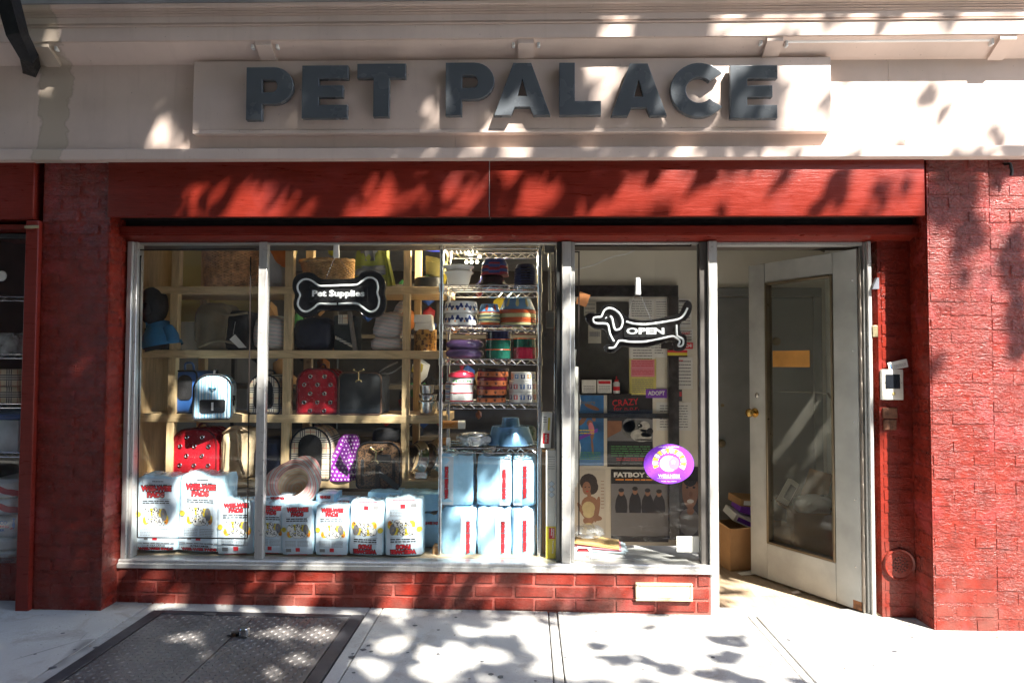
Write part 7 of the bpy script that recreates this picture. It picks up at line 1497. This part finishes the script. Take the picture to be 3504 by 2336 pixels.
# ------------------------------------------------------------------ street tree that dapples the shop front, and the far side of the street
rnd = np.random.default_rng(11)
def sh_co(p): k = -p.y / SUN.y; return Vector((p.x + SUN.x * k, p.z + SUN.z * k))
LIT = []; SHADE = []
def lit(u, v, ru, rv, Y=YF, ground=False, rot=0.0, dark=0):
    if not dark: ru *= 1.42; rv *= 1.42
    f = (lambda a, b: G(a, b, 0.0)) if ground else (lambda a, b: W(a, b, Y)); c, s = math.cos(rot), math.sin(rot)
    c0 = sh_co(f(u, v)); e1 = sh_co(f(u + ru * c, v + ru * s)) - c0; e2 = sh_co(f(u - rv * s, v + rv * c)) - c0
    M = np.linalg.inv(np.array([[e1.x, e2.x], [e1.y, e2.y]]))
    if dark: SHADE.append((np.array(c0), M, dark))
    else: LIT.append((np.array(c0), M))
DENS = ([-4.6, -1.2, -.6, .3, .9, 1.5, 2.1, 2.6, 3.6], [1, 1, .95, .62, .42, .22, .07, .03, .03])
# openings in the crown that let the sun through, listed by the patch of wall or pavement they light
for q in ((3100, 430, 270, 130), (2760, 330, 70, 95), (3380, 380, 160, 150), (2560, 480, 130, 25), (1450, 440, 40, 22), (1530, 480, 60, 18), (1700, 470, 60, 40), (2050, 290, 40, 60), (2250, 440, 50, 30), (2420, 330, 60, 60), (1700, 520, 90, 25), (2000, 515, 60, 25), (560, 470, 40, 40), (640, 515, 40, 25),
          (700, 262, 40, 14)): lit(*q)
for q in ((700, 620, 34, 38), (590, 640, 22, 40), (860, 690, 50, 35), (740, 680, 40, 30), (1010, 690, 30, 30), (1160, 630, 40, 30), (1330, 640, 30, 35), (1400, 700, 40, 30), (1590, 690, 45, 50), (1540, 620, 40, 35), (1700, 600, 50, 25), (1760, 620, 60, 30), (1820, 690, 50, 40), (1920, 660, 30, 35), (2160, 690, 60, 40), (2300, 640, 70, 45), (2420, 680, 50, 40), (2570, 650, 80, 50), (2750, 640, 100, 50), (2950, 660, 130, 50), (2000, 790, 80, 30), (2380, 790, 60, 20), (2650, 795, 60, 22)): lit(q[0], q[1], q[2] * (.72 if q[0] < 1800 else 1), q[3] * (.72 if q[0] < 1800 else 1), rot=-.7)
for q in ((3190, 880, 30, 120), (3230, 1200, 70, 160), (3420, 740, 90, 130), (3480, 1000, 60, 90), (3300, 1450, 260, 220), (3330, 1850, 260, 280), (3060, 1800, 60, 260), (3050, 1250, 40, 250)): lit(*q)
for q in ((2434, 1200, 30, 300), (2434, 1700, 30, 350), (2990, 1100, 30, 250), (2990, 1700, 30, 400), (1940, 1050, 20, 60), (1940, 1300, 20, 60), (890, 1080, 14, 60), (890, 1300, 16, 80), (2440, 2000, 40, 100)): lit(*q, Y=0)
for q in ((480, 1780, 60, 90), (700, 1740, 90, 130), (640, 1850, 130, 50), (800, 1830, 40, 60), (1120, 1790, 60, 60), (1250, 1750, 60, 70), (1370, 1740, 60, 60), (1400, 1840, 30, 50), (1700, 1790, 100, 150), (1800, 1690, 60, 200), (1890, 1700, 30, 170), (1600, 1900, 120, 40), (2060, 1850, 90, 60), (2350, 1860, 60, 50), (2290, 1620, 60, 60), (1060, 1640, 50, 60)): lit(*q, Y=.06)
for q in ((560, 1208, 60, 18), (740, 1208, 60, 20), (1100, 1210, 40, 18), (1300, 1210, 60, 14), (1390, 1150, 16, 50), (720, 1330, 80, 60), (640, 1560, 70, 60), (780, 1560, 50, 60), (590, 1540, 14, 50), (1170, 1590, 40, 60), (1060, 1300, 40, 30), (1260, 1600, 40, 30), (930, 1430, 50, 16), (1320, 1432, 60, 14), (1080, 1660, 60, 14)): lit(*q, Y=.38)
for q in ((560, 1965, 50, 22), (700, 1990, 40, 30), (780, 1975, 40, 28), (860, 1970, 50, 26), (800, 2030, 40, 24), (1060, 1975, 40, 26), (1150, 1990, 40, 40), (1380, 2000, 60, 45), (1300, 2040, 50, 20), (1440, 1975, 26, 20), (1680, 2010, 45, 60), (1780, 2050, 50, 20), (1960, 2010, 90, 40), (2120, 2020, 60, 50), (2280, 2010, 150, 60), (400, 1900, 30, 60), (700, 1925, 50, 14), (1080, 1930, 60, 14), (1560, 1940, 60, 12), (1900, 1945, 100, 14), (2200, 1945, 200, 14)): lit(*q, Y=-.04)
for q in ((580, 2085, 50, 14), (420, 2105, 26, 9), (780, 2100, 70, 18), (1020, 2100, 50, 14), (1180, 2110, 40, 14), (640, 2185, 60, 30), (720, 2260, 40, 20), (960, 2180, 45, 20), (1100, 2180, 50, 22), (1010, 2270, 40, 16), (900, 2320, 60, 20), (1280, 2300, 50, 30), (1330, 2090, 50, 20), (1420, 2160, 25, 14), (1500, 2260, 90, 50), (1350, 2220, 60, 20), (1380, 2200, 60, 18), (1780, 2150, 70, 30), (1600, 2170, 40, 18), (1640, 2250, 70, 20), (2100, 2170, 230, 60), (2450, 2130, 200, 60), (2350, 2250, 250, 70), (2800, 2200, 330, 120), (3250, 2250, 330, 120), (2000, 2290, 100, 30), (2750, 2040, 200, 40)): lit(*q, ground=True)

for q in ((3250, 680, 80, 110, 30), (3300, 820, 50, 60, 12), (3480, 900, 45, 100, 20), (3490, 1090, 35, 80, 12), (3010, 680, 30, 50, 6), (3140, 330, 60, 20, 6), (3230, 400, 20, 60, 4), (3400, 480, 30, 30, 4), (3050, 500, 40, 20, 4), (2800, 400, 26, 60, 6), (3350, 120, 120, 60, 26), (2860, 120, 150, 60, 34), (2880, 660, 14, 50, 4), (3420, 560, 60, 40, 8)): lit(*q[:4], dark=q[4])
for q in ((2510, 2190, 50, 20, 8), (2490, 2245, 50, 16, 8), (2620, 2272, 30, 12, 4), (2450, 2310, 70, 24, 10), (2560, 2330, 60, 12, 6), (2200, 2145, 40, 10, 4), (2150, 2260, 90, 14, 10), (2300, 2290, 60, 12, 7), (2050, 2210, 60, 10, 6), (2520, 1972, 50, 14, 12), (2480, 1990, 30, 8, 4)): lit(*q[:4], ground=True, dark=q[4])

for q in ((2600, 88, 130, 30), (2500, 60, 60, 20), (2720, 60, 70, 18), (3150, 125, 40, 26), (3250, 125, 30, 20), (3450, 115, 60, 40), (730, 118, 22, 14), (870, 115, 20, 12), (1100, 105, 35, 12), (1240, 100, 40, 12), (1480, 95, 40, 12), (1640, 95, 90, 11), (1800, 96, 40, 11), (2120, 108, 40, 9)): lit(*q, Y=YF - .13)

for q in ((520, 2010, 40, 30), (930, 1980, 40, 26), (1010, 2030, 60, 24), (1230, 1975, 40, 24), (1560, 1985, 40, 40), (1840, 1985, 50, 24), (2200, 1985, 80, 40), (640, 2040, 50, 20)): lit(*q, Y=-.04)

n = 150000
a = rnd.uniform(-5.5, 3.6, n); b = rnd.uniform(-8.5, 4.6, n); k = (rnd.uniform(4.2, 9.0, n) + np.clip(b, -9, 1) * -.55 - np.clip(b, -9, 1) * .45) / SUN.z; k = np.maximum(k, 5.0)
keep = np.interp(a, *DENS) 
clump = np.array([noise.noise(Vector((x * 2.6, y * 2.6, z * .8))) for x, y, z in zip(a, b, k)]); keep = keep * np.clip(.8 + clump * 1.5, np.interp(a, [-1.9, -1.2], [.75, .1]), 1.4)
ok = rnd.uniform(0, 1, n) < keep
box_ = (b > 1.25) & (b < 2.0) & (a > -2.1) & (a < .75); keep = np.where(box_, keep * .42, keep); box_ = (b > .7) & (b < 2.0) & (a > .65) & (a < 1.45); keep = np.where(box_, keep * .35, keep); ok = ok & (rnd.uniform(0, 1, n) < np.where((b > 1.25) & (b < 2.0) & (a > -2.1) & (a < .75), .30, np.where(box_, .35, 1)))
ok = ok & ~((b < -2.0) & (a > -1.0) & (rnd.uniform(0, 1, n) < .6))
ok = ok & ~((b < .0) & (b > -2.0) & (rnd.uniform(0, 1, n) < np.interp(a, [-1.6, -.6, -.1, .5], [0, .35, .6, .8])))
wob = np.array([1 + 1.0 * noise.noise(Vector((x * 7, y * 7, 3.3))) for x, y in zip(a, b)]).clip(.55, 2)
for c0, M in LIT:
    d = np.stack([a - c0[0], b - c0[1]], 1) @ M.T; ok &= (d ** 2).sum(1) > wob
a, b, k = a[ok], b[ok], k[ok]
for c0, M, cnt in SHADE:                                   # sprays of leaves at the right, where the photo shows single shadows
    Mi = np.linalg.inv(M); r_ = np.sqrt(rnd.uniform(0, 1, cnt)); t_ = rnd.uniform(0, 6.283, cnt); q = np.stack([r_ * np.cos(t_), r_ * np.sin(t_)], 1) @ Mi.T + c0
    a = np.concatenate([a, q[:, 0]]); b = np.concatenate([b, q[:, 1]]); k = np.concatenate([k, rnd.uniform(5.2, 7.5, cnt) - np.minimum(q[:, 1], 0) * .9])
n = len(a)
pos = np.stack([a + SUN.x * k, SUN.y * k, b + SUN.z * k], 1)
sz = rnd.uniform(.045, .085, n); nr_ = rnd.normal(size=(n, 3)); nr_[:, 2] += .6; nr_ /= np.linalg.norm(nr_, axis=1)[:, None]
t1 = np.cross(nr_, rnd.normal(size=(n, 3))); t1 /= np.linalg.norm(t1, axis=1)[:, None]; t2 = np.cross(nr_, t1)
shape = np.array([(-1, 0), (-.45, -.55), (.1, -.62), (.55, -.3), (1.1, 0), (.55, .3), (.1, .62), (-.45, .55)])
V = pos[:, None, :] + sz[:, None, None] * (shape[None, :, 0, None] * t1[:, None, :] + shape[None, :, 1, None] * t2[:, None, :] - .25 * (shape[None, :, 1, None] ** 2) * nr_[:, None, :])
me = bpy.data.meshes.new('crown'); me.from_pydata(V.reshape(-1, 3).tolist(), [], (np.arange(n)[:, None] * 8 + np.arange(8)[None, :]).tolist()); me.materials.append(mat_leaf())
tr = thing('street_tree', 'tall leafy street tree at the kerb shading the shop front', 'tree', (1.8, -4.95, 0))
o = bpy.data.objects.new('crown', me); COL.objects.link(o); o.parent = tr; o.location = (-1.8, 4.95, 0); o['kind'] = 'stuff'
bark = mat('plane_tree_bark', (.16, .14, .11), .9, var=.35, vs=8, bump=.01, bs=14)
bm = B(); tube(bm, smooth_path([(0, 0, -.05), (.03, .02, 1.2), (-.02, .05, 2.6), (.05, .1, 4.2), (.15, .3, 6.0), (.2, .4, 7.6)]), [.20 - .006 * i for i in range(21)], 12); new_obj('trunk', bm, bark, tr)
rr = random.Random(2)
for i in range(9):
    z0 = 3.6 + i * .45; a_ = i * 2.4; L = 1.6 + rr.uniform(0, 1.0); p0 = Vector((.05 + .03 * i, .1 + .03 * i, z0)); d = Vector((math.cos(a_), math.sin(a_), .7)); bm = B(); tube(bm, smooth_path([p0, p0 + d * L * .4, p0 + d * L * .75 + Vector((0, 0, .15)), p0 + d * L]), [.06 - .004 * j for j in range(13)], 8); new_obj('branch', bm, bark, tr)
dup(tr, (-4.7, -4.95, 0), 'unseen leafy tree added along the kerb to the left to block the sky')  # unseen copies of the tree, added to cut sky light on the left
dup(tr, (-10.6, -4.95, 0), 'unseen leafy tree added farthest left along the kerb to block the sky')
bm = B(); box(bm, 1.1, 2.6, -5.55, -4.3, -.05, .016); structure('tree_pit', bm, mat('dark_soil', (.05, .038, .028), .95, var=.4, vs=20, bump=.01))
tg = thing('tree_guard', 'low black iron hoop fence around the street tree pit', 'fence', (1.85, -4.3, .0))
for i in range(6):
    bm = B(); x = -.75 + i * .25; tube(bm, [(x + .17 * (1 - math.cos(math.pi * j / 12)), 0, .02 + .42 * math.sin(math.pi * j / 12)) for j in range(13)], .011, 6); new_obj('hoop', bm, IRON, tg)
for k_, (x0, x1, h_, m_) in enumerate(((-40, -14, 15, (.11, .05, .035)), (-13.98, -3, 17, (.14, .11, .09)), (-2.98, 9, 15, (.09, .04, .03)), (9.02, 40, 14, (.12, .1, .09)))):
    t = thing('row_house', ['dark brick house across the street far to the left', 'pale stone house across the street left of the camera', 'red brick house directly across the street', 'grey stone house across the street to the right'][k_], 'house', ((x0 + x1) / 2, -17, 0)); w = (x1 - x0) / 2
    bm = B(); box(bm, -w, w, -8, 0, -.1, h_); new_obj('wall', bm, mat('far_wall_%d' % k_, m_, .85, var=.2, vs=2), t, 0); wm = to_mesh((lambda bm: (box(bm, -.55, .55, -.02, .05, 0, 1.7), bm)[1])(B()), 'window', mat('far_window', (.03, .035, .04), .1), 0)
    for r_ in range(4):
        for c_ in range(int(2 * w / 2.4)):
            o = bpy.data.objects.new('window', wm); COL.objects.link(o); o.parent = t; o.location = (-w + 1.3 + c_ * 2.4, 0, 1.2 + r_ * 3.2)
